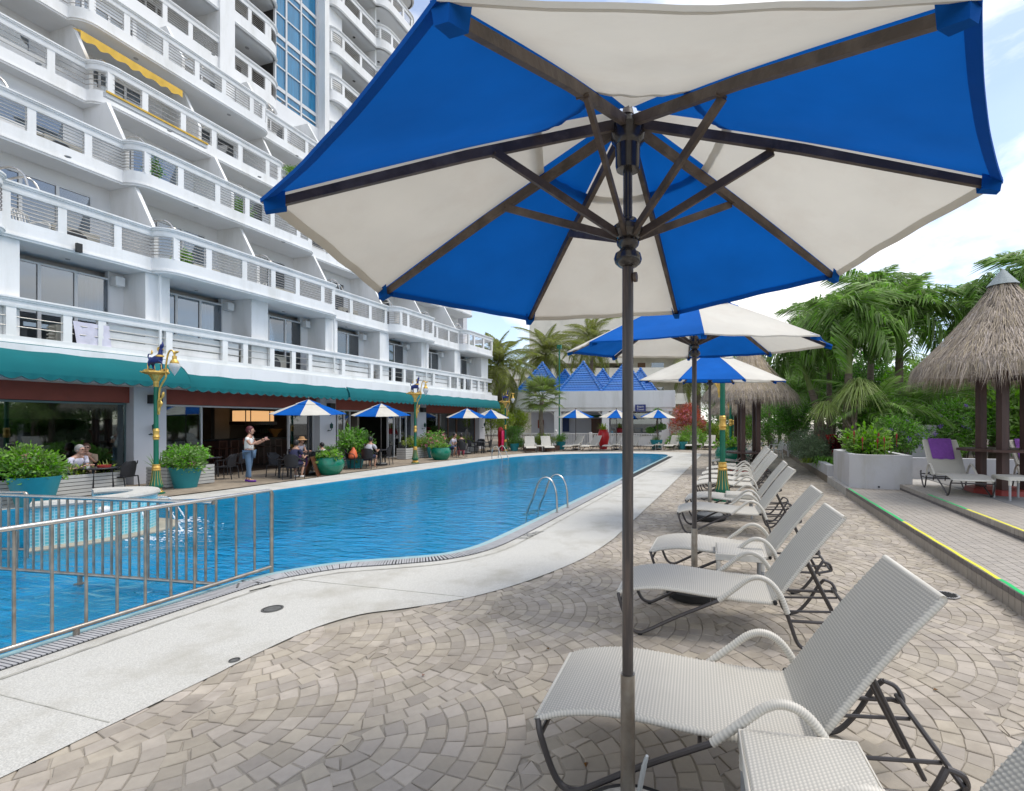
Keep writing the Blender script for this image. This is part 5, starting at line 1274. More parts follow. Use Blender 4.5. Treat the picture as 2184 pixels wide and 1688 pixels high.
MB().box(2.38,2.66,26.0,27.0,-.02,.72).build('wall_pier',M['planter'],wl,smooth=False)
struct(MB().box(2.6,16,15.25,40,-.05,.40).build('planting_bed',M['soil'],smooth=False))
w2=thing('garden_wall','pale grey wall behind the platform loungers','wall',(0,0,0)); MB().box(3.74,14,14.0,14.2,.2,.82).build('wall_body',M['planter'],w2,smooth=False)
w3=tag(MB().box(0,.65,0,.6,.3,1.62).build('planter_block',M['planter'],None,PZ(1945,14.8,0),R(4),smooth=False),'tall grey cement block standing among the shrubs with violet flowers','planter')
# ------------------------------------------------------------------ plants
rv=random.Random(21)
def frond(L_=2.2,n=34,ll=.55,arch=1.0,v=.35,wd=.028,droop=.5,seed=1,plume=0,name='frond'):
    q=random.Random(seed); mb=MB(); k=14; P_=[]
    for i in range(k+1):
        t=i/k; x=L_*(t-.12*arch*t*t); z=L_*(.42*arch*t-.80*arch*t*t)*(.75); P_.append(Vector((x,0,z)))
    mb.tube(P_,[.018*(1-.85*i/k)+.002 for i in range(k+1)],4)
    for j in range(n):
        t=.10+.89*j/n; i=min(k-1,int(t*k)); f=t*k-i; p=P_[i].lerp(P_[i+1],f); d=(P_[i+1]-P_[i]).normalized()
        l=ll*(math.sin(PI*min(1,.18+t*.86))**.7)*q.uniform(.82,1.1)+.05
        for s in (-1,1):
            fwd=.45+.5*t; vv=v*q.uniform(.6,1.3)+(q.uniform(-.9,.9) if plume else 0)
            a=Vector((fwd*d.x,s*1.0,fwd*d.z+vv)).normalized(); mid=p+a*l*.5; dr=droop*q.uniform(.6,1.4)
            tip=p+a*l*.86+Vector((.1*l,0,-l*dr)); 
            if plume: mid.z-=l*.06
            up=Vector((.3,0,1)); w_=a.cross(up).normalized()*wd*.5
            mb.add([p-w_*.4,p+w_*.4,mid+w_,mid-w_,tip],[(0,1,2,3),(3,2,4)])
    me=mb.build(name,M['palm'],None,smooth=False); return me
def proto(o):
    me=o.data; bpy.data.objects.remove(o); return me
def remat(me,m):
    c=me.copy(); c.materials.clear(); c.materials.append(m); return c
COCO=[proto(frond(3.1,56,.62,1.0+.25*i,.10,.045,.55,10+i)) for i in range(3)]
COCOY=[remat(m,M['palmy']) for m in COCO]
ADON=[proto(frond(1.75,54,.56,1.15+.3*i,.45,.050,.80,20+i,plume=1)) for i in range(3)]
AREC=[proto(frond(1.9,40,.45,1.0+.3*i,.15,.030,.35,30+i)) for i in range(2)]
def palm(label,loc,h,fr,nf,lean=(0,0),tr=.10,shaft=0,group='palm trees in the garden',s=1,elev=(-35,70),bark='bark',thick=.75):
    t=thing('palm_tree',label,'palm tree',loc,0,group); L_=Vector((lean[0],lean[1],0)); pts=[]
    for i in range(9): f=i/8; pts.append(Vector((L_.x*f**1.4,L_.y*f**1.4,h*f)))
    n=len(pts); mb=MB(); tt=spl(pts,8); m_=len(tt)
    cut=int(m_*(1-shaft/h)) if shaft else m_
    mb.tube(tt[:cut],[tr*(1.35-.5*i/m_)*(1.0+.06*(i%2)) for i in range(cut)],10); mb.build('trunk',M[bark],t)
    if shaft: MB().tube(tt[cut-1:]+[tt[-1]+Vector((0,0,.12))],[tr*.80*(1.25-.75*i/(m_-cut+1)) for i in range(m_-cut+2)],10).build('crownshaft',M['greentrunk'],t)
    top=tt[-1]; q=random.Random(int(loc[0]*31+loc[1]*7))
    for i in range(nf):
        az=2.399*i+q.uniform(-.2,.2); f=i/nf; el=R(elev[1]+(elev[0]-elev[1])*f**.85+q.uniform(-7,7))
        o=link('frond',fr[i%len(fr)],t,tuple(top+Vector((0,0,.05))),(0,-el,az)); k=s*q.uniform(.86,1.1)*(.78 if f<.15 else 1); o.scale=(k,k,k)
        o.rotation_mode='XYZ'; mt=Matrix.Rotation(az,4,'Z')@Matrix.Rotation(-el,4,'Y')@Matrix.Rotation(q.uniform(-.5,.5),4,'X'); o.rotation_euler=mt.to_euler()
    return t
def leafmesh(name,n,rad,lf,m,q,shape='ball',up=.3,lw=.45,lobes=5,flower=None,nfl=0,fs=.03,asm=False,hollow=.55,cut=-.9):
    # a crown of single leaves gathered in clumps around a few lobes
    lob=[(Vector((q.gauss(0,1),q.gauss(0,1),q.gauss(0,.8))).normalized()*q.uniform(.25,.62),q.uniform(.38,.62)) for _ in range(lobes)]
    lob.append((Vector((0,0,0)),.6)); mb=MB(); fl=MB(); rx,ry,rz=rad
    def pt():
        c,r=q.choice(lob); d=Vector((q.gauss(0,1),q.gauss(0,1),q.gauss(0,1))).normalized(); rr_=r*(hollow+(1-hollow)*q.random()**.5); p=c+d*rr_; return p,d
    cl=max(1,n//7)
    for i in range(cl):
        p,d=pt()
        if p.z<cut: continue
        base=Vector((p.x*rx,p.y*ry,p.z*rz))
        for j in range(7):
            l=lf*q.uniform(.6,1.25); o=base+Vector((q.gauss(0,lf*.6),q.gauss(0,lf*.6),q.gauss(0,lf*.6)))
            a=(d*.8+Vector((q.gauss(0,.6),q.gauss(0,.6),q.gauss(up,.5)))).normalized(); s_=a.cross(Vector((q.gauss(0,1),q.gauss(0,1),q.gauss(0,1)))).normalized()
            w_=s_*l*lw*.5; nn=a.cross(s_)*l*.10
            mb.add([o,o+a*l*.5+w_+nn,o+a*l-nn,o+a*l*.5-w_+nn],[(0,1,2),(0,2,3)])
    for i in range(nfl):
        p,d=pt(); base=Vector((p.x*rx,p.y*ry,p.z*rz))*1.06
        if p.z<cut+.3: continue
        a=(d+Vector((0,0,.4))).normalized(); s_=a.orthogonal().normalized(); u_=a.cross(s_)
        for k in range(5):
            an=2*PI*k/5; e=s_*math.cos(an)+u_*math.sin(an); g_=s_*math.cos(an+1.1)+u_*math.sin(an+1.1)
            fl.add([base,base+e*fs+a*fs*.25,base+(e+g_)*fs*.75+a*fs*.2],[(0,1,2)])
    return mb,fl
SH={}
def plant(label,loc,kind,n,rad,lf,m,cat='shrub',group=None,name='shrub',stem=.5,flower=None,nfl=0,fs=.03,lw=.45,lobes=5,up=.3,seed=None,key=None,rot=0,s=1,cut=-.9,hollow=.55,stemr=.02):
    t=thing(name,label,cat,loc,rot,group)
    if key and key in SH: a,b=SH[key]
    else:
        q=random.Random(seed or int(abs(loc[0])*37+abs(loc[1])*11)); x,y=leafmesh('f',n,rad,lf,m,q,lobes=lobes,flower=flower,nfl=nfl,fs=fs,lw=lw,up=up,cut=cut,hollow=hollow)
        a=proto(x.build('foliage',M[m],None,smooth=False)); b=proto(y.build('flower',M[flower],None,smooth=False)) if nfl else None
        if key: SH[key]=(a,b)
    zc=stem+rad[2]*.75
    o=link('foliage',a,t,(0,0,zc),0,stuff=True); 
    if b: link('flower',b,t,(0,0,zc),0,stuff=True)
    mb=MB(); q=random.Random(3)
    for k in range(5):
        an=k*1.3; mb.tube([(0.03*math.cos(an),.03*math.sin(an),0),(rad[0]*.15*math.cos(an),rad[1]*.15*math.sin(an),zc*.5),(rad[0]*.4*math.cos(an),rad[1]*.4*math.sin(an),zc+rad[2]*.1)],[stemr,stemr*.7,stemr*.3],5)
    mb.build('stem',M['bark'],t); t.scale=(s,s,s); return t
def blades(label,loc,n,L_,w_,m,name='grass_plant',cat='plant',arch=.6,spread=.06,group=None,el=(25,80),s=1,z=0,par=None,k=4,fl=None):
    q=random.Random(int(abs(loc[0])*53+abs(loc[1])*17)); mb=MB()
    for i in range(n):
        az=q.uniform(0,2*PI); e=R(q.uniform(*el)); l=L_*q.uniform(.7,1.1); p=Vector((q.gauss(0,spread),q.gauss(0,spread),z)); d=Vector((math.cos(az)*math.cos(e),math.sin(az)*math.cos(e),math.sin(e))); side=Vector((-math.sin(az),math.cos(az),0)); vs=[];fs=[]
        for j in range(k+1):
            t=j/k; c=p+d*l*t+Vector((0,0,-arch*l*t*t)); ww=w_*(1-t)**.6*.5+.0008; vs+=[c-side*ww,c+side*ww]
            if j: b=2*j; fs.append((b-2,b-1,b+1,b))
        mb.add(vs,fs)
    o=mb.build(name if par is None else 'blade_tuft',M[m],par,loc if par is None else (0,0,0),smooth=False,stuff=par is not None)
    if par is None: tag(o,label,cat,group); o.scale=(s,s,s)
    return o
PGp='palms of the right-hand garden'
def at(px,Z,z=.4): return PZ(px,Z,z)
def ph(y,Z): return 1.7+(Y0-y)*Z/F
palm('big arching palm with drooping leaflets left of centre in the right garden',at(1805,15.6),ph(690,15.6)-.4,ADON,22,(.15,.1),.105,shaft=1.5,group=PGp,s=1.15,elev=(-40,75))
palm('big arching palm with drooping leaflets, right one of the pair by the big hut',at(1915,16.6),ph(672,16.6)-.4,ADON,24,(.1,.1),.115,shaft=1.4,group=PGp,s=1.25,elev=(-45,78))
palm('palm with a leaning green and brown trunk beside the middle umbrella',at(1765,17.2),ph(748,17.2)-.4,ADON,18,(-.95,.3),.10,shaft=1.3,group=PGp,s=1.0,elev=(-40,75))
palm('slender straight palm standing between the leaning palm and the big pair',at(1769,18.5),ph(720,18.5)-.4,ADON,18,(0,.1),.085,shaft=1.3,group=PGp,s=1.05)
palm('tall dense palm behind the top of the largest palm pair',at(1855,20.5),ph(640,20.5)-.4,ADON,22,(.1,.1),.11,shaft=1.2,group=PGp,s=1.35)
palm('palm rising behind the thatched hut at the right edge',at(2120,15.5),ph(655,15.5)-.4,ADON,24,(.2,.1),.11,shaft=1.2,group=PGp,s=1.2)
palm('palm at the right edge above the hut roof',at(2235,14.0),ph(610,14.0)-.4,ADON,20,(0,.1),.11,shaft=1.2,group=PGp,s=1.2)
palm('low bushy areca palm with long arching fronds between the big palms',at(1868,15.2),1.5,AREC,16,(0,0),.05,group=PGp,s=1.15,elev=(-5,75))
palm('low areca palm with fine fronds behind the violet flowers',at(1955,16.2),1.3,AREC,16,(0,0),.05,group=PGp,s=1.25,elev=(0,75))
palm('low dark areca palm behind the middle hut roof',at(1700,21),2.4,AREC,16,(0,0),.05,group=PGp,s=1.3,elev=(-5,75))
palm('small areca palm at the back of the right garden near the hut',at(2020,18),2.6,AREC,16,(0,0),.05,group=PGp,s=1.4,elev=(-10,75))
palm('feathery palm behind the second umbrella canopy',at(1742,23),ph(690,23)-.4,ADON,18,(0,.1),.10,shaft=1.2,group=PGp,s=1.3)
CG='coconut palms behind the pool bar'
palm('leftmost coconut palm with a thin trunk right of the hotel wing',PZ(1070,36),ph(785,36),COCOY,30,(-.3,0),.15,group=CG,s=1.35,elev=(-62,84))
palm('coconut palm behind the first blue roof, wide drooping fronds',PZ(1175,43),ph(760,43),COCOY,30,(-.5,0),.15,group=CG,s=1.4,elev=(-50,84))
palm('coconut palm whose crown shows above the second blue roof',PZ(1262,47),ph(728,47),COCOY,28,(0,0),.16,group=CG,s=1.4,elev=(-55,80))
palm('coconut palm right of the pool bar behind the third umbrella',PZ(1490,40),ph(785,40),COCOY,22,(0,0),.15,group=CG,s=1.35,elev=(-60,70))
palm('coconut palm hidden low behind the right end of the pool bar',PZ(1545,44),ph(770,44),COCO,20,(0,0),.15,group=CG,s=1.15,elev=(-55,75))
# fan palm in the round brick planter
c0=PZ(1155,30.2); t=thing('round_brick_planter','low round brick planter at the far end of the pool','planter',c0)
MB().lathe([(.9,.0),(.9,.24),(1.02,.24),(1.02,.0)][::-1],30).build('planter_ring',M['hutbrick'],t); 
bk_=MB().box(0,.12,-.055,.055,.0,.255); b0=proto(bk_.build('brick',M['hutbrick'],smooth=False))
for k in range(52): a=2*PI*k/52; link('brick',b0,t,(1.0*math.cos(a),1.0*math.sin(a),0),a)
MB().lathe([(0,.2),(.9,.2)],24).build('soil',M['soil'],t)
t=thing('fan_palm','fan palm with ragged leaves growing in the round brick planter','palm tree',(c0.x,c0.y,.2))
MB().tube(spl([(0,0,0),(.02,0,.9),(-.05,0,1.8),(.05,0,3.0)],6),[.19,.18,.16,.15,.14,.13,.13,.12,.12,.11],10).build('trunk',M['bark'],t)
def fanleaf(q):
    mb=MB(); mb.tube([(0,0,0),(.35,0,.03),(.7,0,0)],[.018,.014,.01],4)
    for k in range(30):
        a=R(-115+230*k/29); d=Vector((math.cos(a),math.sin(a),.1)); l=.68*q.uniform(.85,1.05); s_=Vector((-math.sin(a),math.cos(a),0))*.026; o=Vector((.7,0,0)); m_=o+d*l*.55; mb.add([o,m_+s_,o+d*l+Vector((0,0,-.25*l)),m_-s_],[(0,1,2,3)])
    return mb
fl_=proto(fanleaf(random.Random(4)).build('fan_leaf',M['fan'],smooth=False))
for i in range(24):
    az=2.4*i; el=R(75-110*(i/24)); o=link('fan_leaf',fl_,t,(.05,0,2.95)); o.rotation_euler=(Matrix.Rotation(az,4,'Z')@Matrix.Rotation(-el,4,'Y')).to_euler(); o.scale=(1.25,)*3
plant('low mixed shrubs filling the round brick planter',(c0.x,c0.y,.18),'a',2200,(.85,.85,.42),.09,'leafy',stem=.1,cut=-.6,lobes=8)
# ponytail palm
c1=at(1822,14.9); t=thing('ponytail_palm','ponytail palm with long hanging strap leaves on forked pale trunks','tree',c1)
MB().tube(spl([(0,0,0),(-.02,0,.5),(.0,0,1.05)],4),[.12,.10,.085,.08,.075,.07,.065,.07,.075],8).build('trunk',M['bark'],t)
heads=[(.12,0,2.35,1.0),(-.12,.1,2.15,.7),(-.75,.2,1.75,.75)]
for hx,hy,hz,sc in heads:
    MB().tube(spl([(0,0,1.0),(hx*.5,hy*.5,1.2+.2*hz),(hx,hy,hz)],4),[.06,.05,.045,.04,.035,.03,.03,.03,.03],7).build('branch',M['bark'],t)
    for q_ in range(2):
        o=blades('',(hx*10+q_,hy,hz),240,1.0*sc,.020,'pony',par=t,arch=.95,spread=.05,el=(0,88),k=5); o.location=(hx,hy,hz+q_*.03)
        o.rotation_euler=(0,0,q_*1.3)
# bed plants
SG='shrubs of the right-hand garden'
plant('grey-green feathery shrub along the low garden wall',at(1712,17.5),'a',5200,(1.0,1.6,.75),.06,'leafg',stem=.0,key='g1',cut=-.7,group=SG)
plant('grey-green shrub nearer along the low garden wall',at(1735,16.3),'a',4200,(.7,.9,.6),.06,'leafg',stem=.0,cut=-.7,group=SG,seed=5)
plant('rounded bright green shrub beyond the far hut posts',at(1643,24),'a',5200,(1.35,1.35,1.3),.10,'leafm',stem=.3,key='r1',group=SG)
plant('dark rounded shrub behind the grey-green one',at(1695,21),'a',4200,(1.1,1.1,.95),.12,'leafd',stem=.5,key='d1',group=SG)
for i,(px,Z,lab) in enumerate(((1752,15.7,'clump of strap leaves at the foot of the red pot'),(1775,15.4,'clump of strap leaves left of the ponytail palm trunk'),(1738,16.8,'farther clump of strap leaves in the bed'),(1800,15.8,'clump of strap leaves behind the ponytail trunk'))):
    blades(lab,at(px,Z),150,.72,.035,'leafm',arch=.75,spread=.12,group='strap-leaved clumps in the bed',el=(35,85))
blades('pale variegated rosette among the bed plants',at(1722,15.9),40,.4,.05,'leafy',arch=.5,el=(20,75),group=None)
t=tag(MB().lathe([(.0,.0),(.26,.0),(.33,.62),(.30,.62),(.26,.56),(0,.56)],20).build('plant_pot',M['redpot'],None,at(1766,17.4)+Vector((0,0,.25))),'glossy red plant pot raised in the garden bed','pot')
blades('dark red leaved shrub beside the red pot',at(1795,16.4),90,.75,.085,'leafr',arch=.35,el=(35,88),spread=.10,name='red_shrub',cat='shrub').location.z=.75
plant('dark bushy shrub with glossy leaves behind the grey planter',at(1890,15.6),'a',6500,(1.25,1.1,1.05),.13,'leafm',stem=.55,key='b1',group=SG,lw=.5)
plant('dense dark shrub between the ponytail palm and the violet flowers',at(1850,16.6),'a',5500,(1.2,1.1,1.0),.14,'leafd',stem=.3,group=SG,seed=77)
plant('violet-flowered shrub just right of the grey planter',at(1925,13.75),'a',5600,(.95,.55,.60),.10,'leafm',stem=.42,flower='petalv',nfl=60,fs=.060,group=SG,lw=.28,cut=-.8,seed=12)
plant('violet-flowered shrub behind the purple-towel lounger',at(2010,14.9),'a',6800,(1.35,.9,.85),.12,'leafm',stem=.55,flower='petalv',nfl=60,fs=.065,group=SG,lw=.26,seed=14)
plant('narrow-leaved shrub behind the hut posts with a few white flowers',at(2085,14.9),'a',6800,(1.1,.9,.95),.12,'leafd',stem=.55,flower='petalw',nfl=8,fs=.05,group=SG,lw=.3,seed=15)
plant('yellowish variegated shrub behind the hut posts',at(2060,15.6),'a',3000,(.7,.7,.7),.12,'leafy',stem=.7,group=SG,seed=16)
plant('broad-leaved bright shrub at the right edge behind the hut',at(2200,14.5),'a',4500,(1.1,.9,1.2),.22,'leafb',stem=.5,group=SG,seed=17,flower='petalp',nfl=14,fs=.06)
plant('small trailing green plant hanging over the pale wall',at(2040,13.95,.75),'a',900,(.4,.2,.22),.07,'leafb',stem=.0,seed=19,cut=-1)
TGr='background trees of the right garden'
def tree(label,loc,h,rad,n,lf,m,group=TGr,seed=1,lobes=9,tr=.16,key=None):
    t=thing('tree',label,'tree',loc,0,group); q=random.Random(seed)
    if key and key in SH: me=SH[key][0]
    else:
        x,y=leafmesh('f',n,rad,lf,m,q,lobes=lobes,hollow=.5); me=proto(x.build('crown',M[m],None,smooth=False))
        if key: SH[key]=(me,None)
    link('crown',me,t,(0,0,h),q.uniform(0,6),stuff=True)
    mb=MB(); mb.tube([(0,0,0),(.05,0,h*.5),(0,.05,h)],[tr,tr*.8,tr*.5],8)
    for k in range(6): an=k*1.05; mb.tube([(0,0,h*.55),(rad[0]*.35*math.cos(an),rad[1]*.35*math.sin(an),h*.9),(rad[0]*.65*math.cos(an),rad[1]*.65*math.sin(an),h+rad[2]*.25)],[tr*.5,tr*.3,.02],6)
    mb.build('trunk',M['bark'],t); return t
tree('sunlit yellow-green tree seen under the hut roof',at(2060,24),3.1,(3.2,2.6,2.3),14000,.17,'leafy',seed=2)
tree('bright green tree behind the violet flowers',at(1960,22),2.6,(2.8,2.4,2.0),12000,.16,'leafb',seed=3)
tree('dark green tree behind the big palm pair',at(1850,23),2.7,(2.9,2.4,2.5),12000,.18,'leafd',seed=4)
tree('dark green tree behind the slender palm',at(1775,25),2.9,(2.8,2.4,2.6),12000,.18,'leafd',seed=5)
tree('mid green tree behind the middle thatched hut',at(1690,29),3.2,(2.8,2.4,2.8),11000,.18,'leafm',seed=6)
tree('leafy tree at the right edge beyond the hut',at(2230,20),4.2,(3.4,2.6,3.4),13000,.20,'leafb',seed=7)
tree('tall yellow-green tree at the upper right edge',at(2225,17),5.3,(1.3,1.3,1.6),3000,.22,'leafy',seed=8,lobes=4)
tree('green tree beyond the far end of the garden wall',at(1640,36),3.0,(3.0,2.6,2.6),9000,.2,'leafm',seed=9)
tree('dark tree closing the gap right of the pool bar',PZ(1560,47),3.2,(3.6,2.6,3.0),9000,.22,'leafd',seed=10)
for i,(px,Z) in enumerate(((1640,27),(1662,26),(1684,25.5))):
    o=MB().tube([(0,0,0),(.05,.02,2),(.02,0,4.2)],[.09,.07,.05],7).build('bare_trunk',M['bark'],None,at(px,Z)); tag(o,['leftmost','middle','rightmost'][i]+' of three thin pale trunks behind the rounded shrub','trunk','thin trunks behind the rounded shrub')
# plant in the grey planter: bright leaves with red spikes
plant('bright green leafy plant with red flower spikes in the grey planter',(3.05,13.6,.84),'a',2300,(.55,.75,.36),.13,'leafb',stem=.08,lw=.55,cut=-1,name='bedding_plant',cat='plant',seed=31)
sp=MB(); q=random.Random(8)
for k in range(13): x,y=3.05+q.uniform(-.5,.5),13.5+q.uniform(-.6,.6); z=1.22+q.uniform(-.03,.16); sp.tube([(x,y,z-.2),(x,y,z),(x,y,z+.04),(x,y,z+.10),(x,y,z+.13)],[.004,.008,.022,.018,.002],6)
tag(sp.build('flower_spikes',mat('dark_red_spike',(.28,.02,.02),.6),stuff=True),'dark red flower spikes rising from the planter leaves','flowers')
# far end shrubs, topiary, pots
FGp='shrubs at the far end of the pool'
for lab,px,Z,rad,m,stem,n,lf,fl,nfl in (('round clipped topiary bush, upper ball, behind the far loungers',1092,30.5,(.75,.75,.5),'leafd',.75,5000,.06,None,0),('wide clipped topiary bush below the round one',1100,30.2,(.95,.95,.55),'leafd',.1,5000,.06,None,0),
    ('loose green hedge with stems right of the hotel wing',1045,33,(1.9,.8,1.3),'leafy',.9,5000,.12,None,0),('loose hedge seen through the pavilion left bay',1085,36,(1.6,.8,1.3),'leafy',.8,4000,.12,None,0),
    ('coral and pink bougainvillea bush right of the pool bar',1462,33.5,(1.5,1.2,1.5),'leafo',.9,6000,.11,'petalp',90),('bright green fern bush under the bougainvillea',1475,31.7,(1.2,1.0,.75),'leafb',.0,4200,.13,None,0),
    ('yellow-green bush beside the far row of loungers',1540,33,(1.2,1.0,1.0),'leafy',.1,4200,.12,None,0),('green bush behind the far right loungers',1502,34,(1.2,1.0,1.1),'leafm',.2,4200,.12,None,0),
    ('small bush left of the far right loungers',1435,32.5,(.6,.6,.5),'leafm',.1,1800,.10,None,0),('green bush behind the thatched hut posts',1590,36,(1.3,1.0,1.3),'leafy',.3,4200,.13,None,0)):
    plant(lab,PZ(px,Z),'a',n,rad,lf,m,stem=stem,flower=fl,nfl=nfl,fs=.10,group=FGp)
for k,(z,r) in enumerate(((1.95,.62),(1.35,.42),(.95,.34))): pass
t=thing('topiary_tree','cloud-pruned topiary tree with three leaf balls at the far end','tree',PZ(1402,31.0))
MB().tube(spl([(0,0,0),(.06,0,.7),(-.05,0,1.4),(.02,0,2.1)],5),.05,7).build('trunk',M['bark'],t)
for (x,z,r) in ((0,2.25,.62),(.25,1.45,.42),(-.4,1.15,.33)):
    a,_=leafmesh('x',2200,(r,r,r*.62),.06,'leafd',random.Random(int(z*10)),lobes=2,hollow=.8); a.build('leaf_ball',M['leafd'],t,(x,0,z),smooth=False,stuff=True)
def pot(label,loc,prof,m,s=1,soil=None,name='plant_pot',group=None,n=26):
    t=thing(name,label,'pot',loc,0,group); MB().lathe(prof,n).build('pot_body',M[m],t)
    r,z=soil; MB().lathe([(0,z),(r,z)],18).build('soil',M['soil'],t); t.scale=(s,)*3; return t
BOWL=[(0,0),(.30,0),(.40,.12),(.465,.28),(.46,.42),(.40,.53),(.385,.56),(.40,.575),(.37,.58),(.35,.54),(0,.50)]
TAP=[(0,0),(.24,0),(.36,.55),(.33,.55),(.30,.48),(0,.48)]
BG='glazed green bowl planters'
def bowlp(lab,loc,s,lab2):
    pot(lab,loc,BOWL,'pottery',s,(.36,.52),'bowl_planter',BG); plant(lab2,(loc[0],loc[1],.50*s),'a',500,(.40*s,.40*s,.10),.11*s,'leafb',stem=.02,name='water_plant',cat='plant',lw=.9,group='round-leaved plants in the green bowls')
bowlp('glazed green bowl planter near the standing woman side of the cafe',P(702,1012),.98,'round-leaved plant in the bowl beside the second cafe umbrella')
bowlp('glazed green bowl planter beside the second statue lamp',P(940,981),.98,'round-leaved plant in the bowl beside the second statue lamp')
bowlp('glazed green bowl planter behind the lounger row',PZ(1561,18.9),1.35,'round-leaved plant in the bowl behind the lounger row')
TPg='teal pots of the terrace'
def tealp(lab,loc,s,lab2,rad,m,n,fl=None,nfl=0,fs=.05,lf=.09,stem=.0,lobes=6):
    pot(lab,loc,TAP,'tealpot',s,(.31,.50),'plant_pot',TPg); plant(lab2,(loc[0],loc[1],.48*s),'a',n,rad,lf,m,stem=stem,flower=fl,nfl=nfl,fs=fs,name='potted_plant',cat='plant',lobes=lobes)
tealp('large teal pot at the left edge beside the seated couple',P(74,1079),1.08,'sprawling yellow-green bush with pink flowers in the left teal pot',(.58,.60,.42),'leafb',4200,'petalp',12,.06)
tealp('teal pot right of the nearest statue lamp',P(396,1040),.98,'green rose-like bush with pink flowers in the teal pot by the lamp',(.54,.54,.40),'leafm',3600,'petalp',14,.06)
tealp('teal pot behind the chair with the orange bag',P(757,998),1.0,'broad leafy plant in the teal pot behind the grey-shirted man',(.60,.60,.62),'leafm',3600,'petalr',3,.06,.13)
tealp('teal pot with pink flowers near the far cafe tables',PZ(925,23.8),.95,'pink flowering plant near the far cafe tables',(.62,.62,.5),'leafm',2200,'petalp',120,.07)
tealp('teal pot behind the two leftmost far loungers',PZ(1196,31),.9,'small fern in the pot behind the leftmost far loungers',(.4,.4,.35),'leafm',900)
tealp('teal pot left of the pool bar by the loungers',PZ(1097,29.4),.8,'small dark plant in the pot near the topiary bush',(.3,.3,.3),'leafd',600)
tealp('teal pot beneath the coral bougainvillea',PZ(1455,30.8),.9,'fern in the pot beneath the bougainvillea',(.45,.45,.3),'leafb',900)
tealp('teal pot right of the topiary tree',PZ(1400,30.9),1.1,'low leaves in the pot at the topiary foot',(.3,.3,.1),'leafm',300)
t=pot('tall red urn with a spiky plant at the far end of the pool',PZ(1287,31.3),[(0,0),(.22,0),(.30,.35),(.38,.75),(.33,1.05),(.26,1.18),(.30,1.24),(.26,1.24),(0,1.15)],'redpot',1,(.24,1.18),'red_urn')
blades('spiky yellow-green plant growing from the red urn',PZ(1287,31.3,1.2),60,.8,.05,'leafy',arch=.4,el=(20,85))
# slatted planters along the cafe glass
def slatbox(lab,x0,x1,y0,y1,h,ns):
    t=thing('slatted_planter',lab,'planter',((x0+x1)/2,(y0+y1)/2,0),0,'pale slatted planters at the cafe'); w_,d=(x1-x0)/2,(y1-y0)/2; sh=h/ns
    MB().box(-w_+.02,w_-.02,-d+.02,d-.02,.03,h-.06).build('liner',M['dark'],t,smooth=False)
    for k in range(ns):
        z=k*sh+.02
        MB().box(w_-.02,w_,-d,d,z,z+sh-.014).build('slat',M['slat'],t,smooth=False); MB().box(-w_,w_-.021,-d,-d+.02,z,z+sh-.014).build('slat',M['slat'],t,smooth=False); MB().box(-w_,w_-.021,d-.02,d,z,z+sh-.014).build('slat',M['slat'],t,smooth=False)
slatbox('long pale slatted planter behind the seated couple',-14.85,-14.35,2.5,8.35,.50,6)
p_=P(345,1040); slatbox('pale slatted planter behind the nearest statue lamp',p_.x-.42,p_.x+.35,p_.y-.1,p_.y+1.1,.52,6)
p_=P(738,998); slatbox('pale slatted planter behind the second green bowl, right of the bar',p_.x-.9,p_.x-.4,p_.y-1.0,p_.y+.7,.52,6)
p_=PZ(930,24.6); slatbox('pale slatted planter near the far cafe tables',p_.x-.6,p_.x-.1,p_.y-2.2,p_.y+.6,.5,5)
p_=PZ(1000,27); slatbox('pale slatted planter at the last pillar',p_.x-1.2,p_.x-.6,p_.y-1.2,p_.y+2.2,.5,5)
yl='spiky striped plants in the slatted planters'
for (x,y,lab) in ((-14.6,7.6,'yellow striped spiky plant left of the first pillar'),(-14.6,8.1,'smaller yellow striped spiky plant nearest the first pillar')): blades(lab,(x,y,.45),42,.55,.035,'leafy',arch=.35,el=(20,80),group=yl)
p_=P(340,1040); blades('dark spiky plant with upright leaves beside the first pillar',(p_.x-.3,p_.y+.2,.45),46,.6,.03,'leafd',arch=.2,el=(25,85))
plant('red-flowered bush in the slatted planter behind the lamp',(p_.x,p_.y+.4,.42),'a',1500,(.4,.4,.3),.09,'leafm',flower='petalr',nfl=8,fs=.07,stem=0)
p_=P(738,998); blades('feathery dark plant in the planter right of the bar',(p_.x-.65,p_.y-.3,.48),60,.6,.02,'leafd',arch=.4,el=(20,85)); plant('grassy plants filling the planter right of the bar',(p_.x-.65,p_.y,.42),'a',1200,(.3,.7,.22),.11,'leafm',stem=0,lw=.2)
p_=PZ(930,24.6); plant('green and yellow plants along the far cafe glass',(p_.x-.35,p_.y-.8,.42),'a',1800,(.35,1.3,.28),.13,'leafy',stem=0,lw=.2)
p_=PZ(1000,27); plant('yellow-green plants beside the last pillar',(p_.x-.9,p_.y+.5,.42),'a',1800,(.35,1.4,.28),.13,'leafy',stem=0,lw=.25)
for k,(px,y_,lab,z) in enumerate(((300,0,'potted bush on the balcony above the first bar window',8.05),(0,0,'',0))):
    if lab: plant('green bush on the second guest balcony, left of the parasol',(-16.6,11.1,6.2),'a',900,(.28,.28,.42),.08,'leafb',stem=.2)
plant('tall green potted bush on the balcony in the middle of the third row',(-17.7,13.9,8.9),'a',1100,(.3,.3,.6),.08,'leafb',stem=.2)
plant('small green bush on the rounded balcony of the third row',(-16.95,10.6,8.75),'a',700,(.22,.22,.42),.07,'leafm',stem=.2)
plant('flowering bush hanging over the fourth balcony row beside the parasol',(-18.6,17.0,12.4),'a',1100,(.35,.6,.3),.08,'leafb',stem=0,flower='petalr',nfl=8,fs=.05)
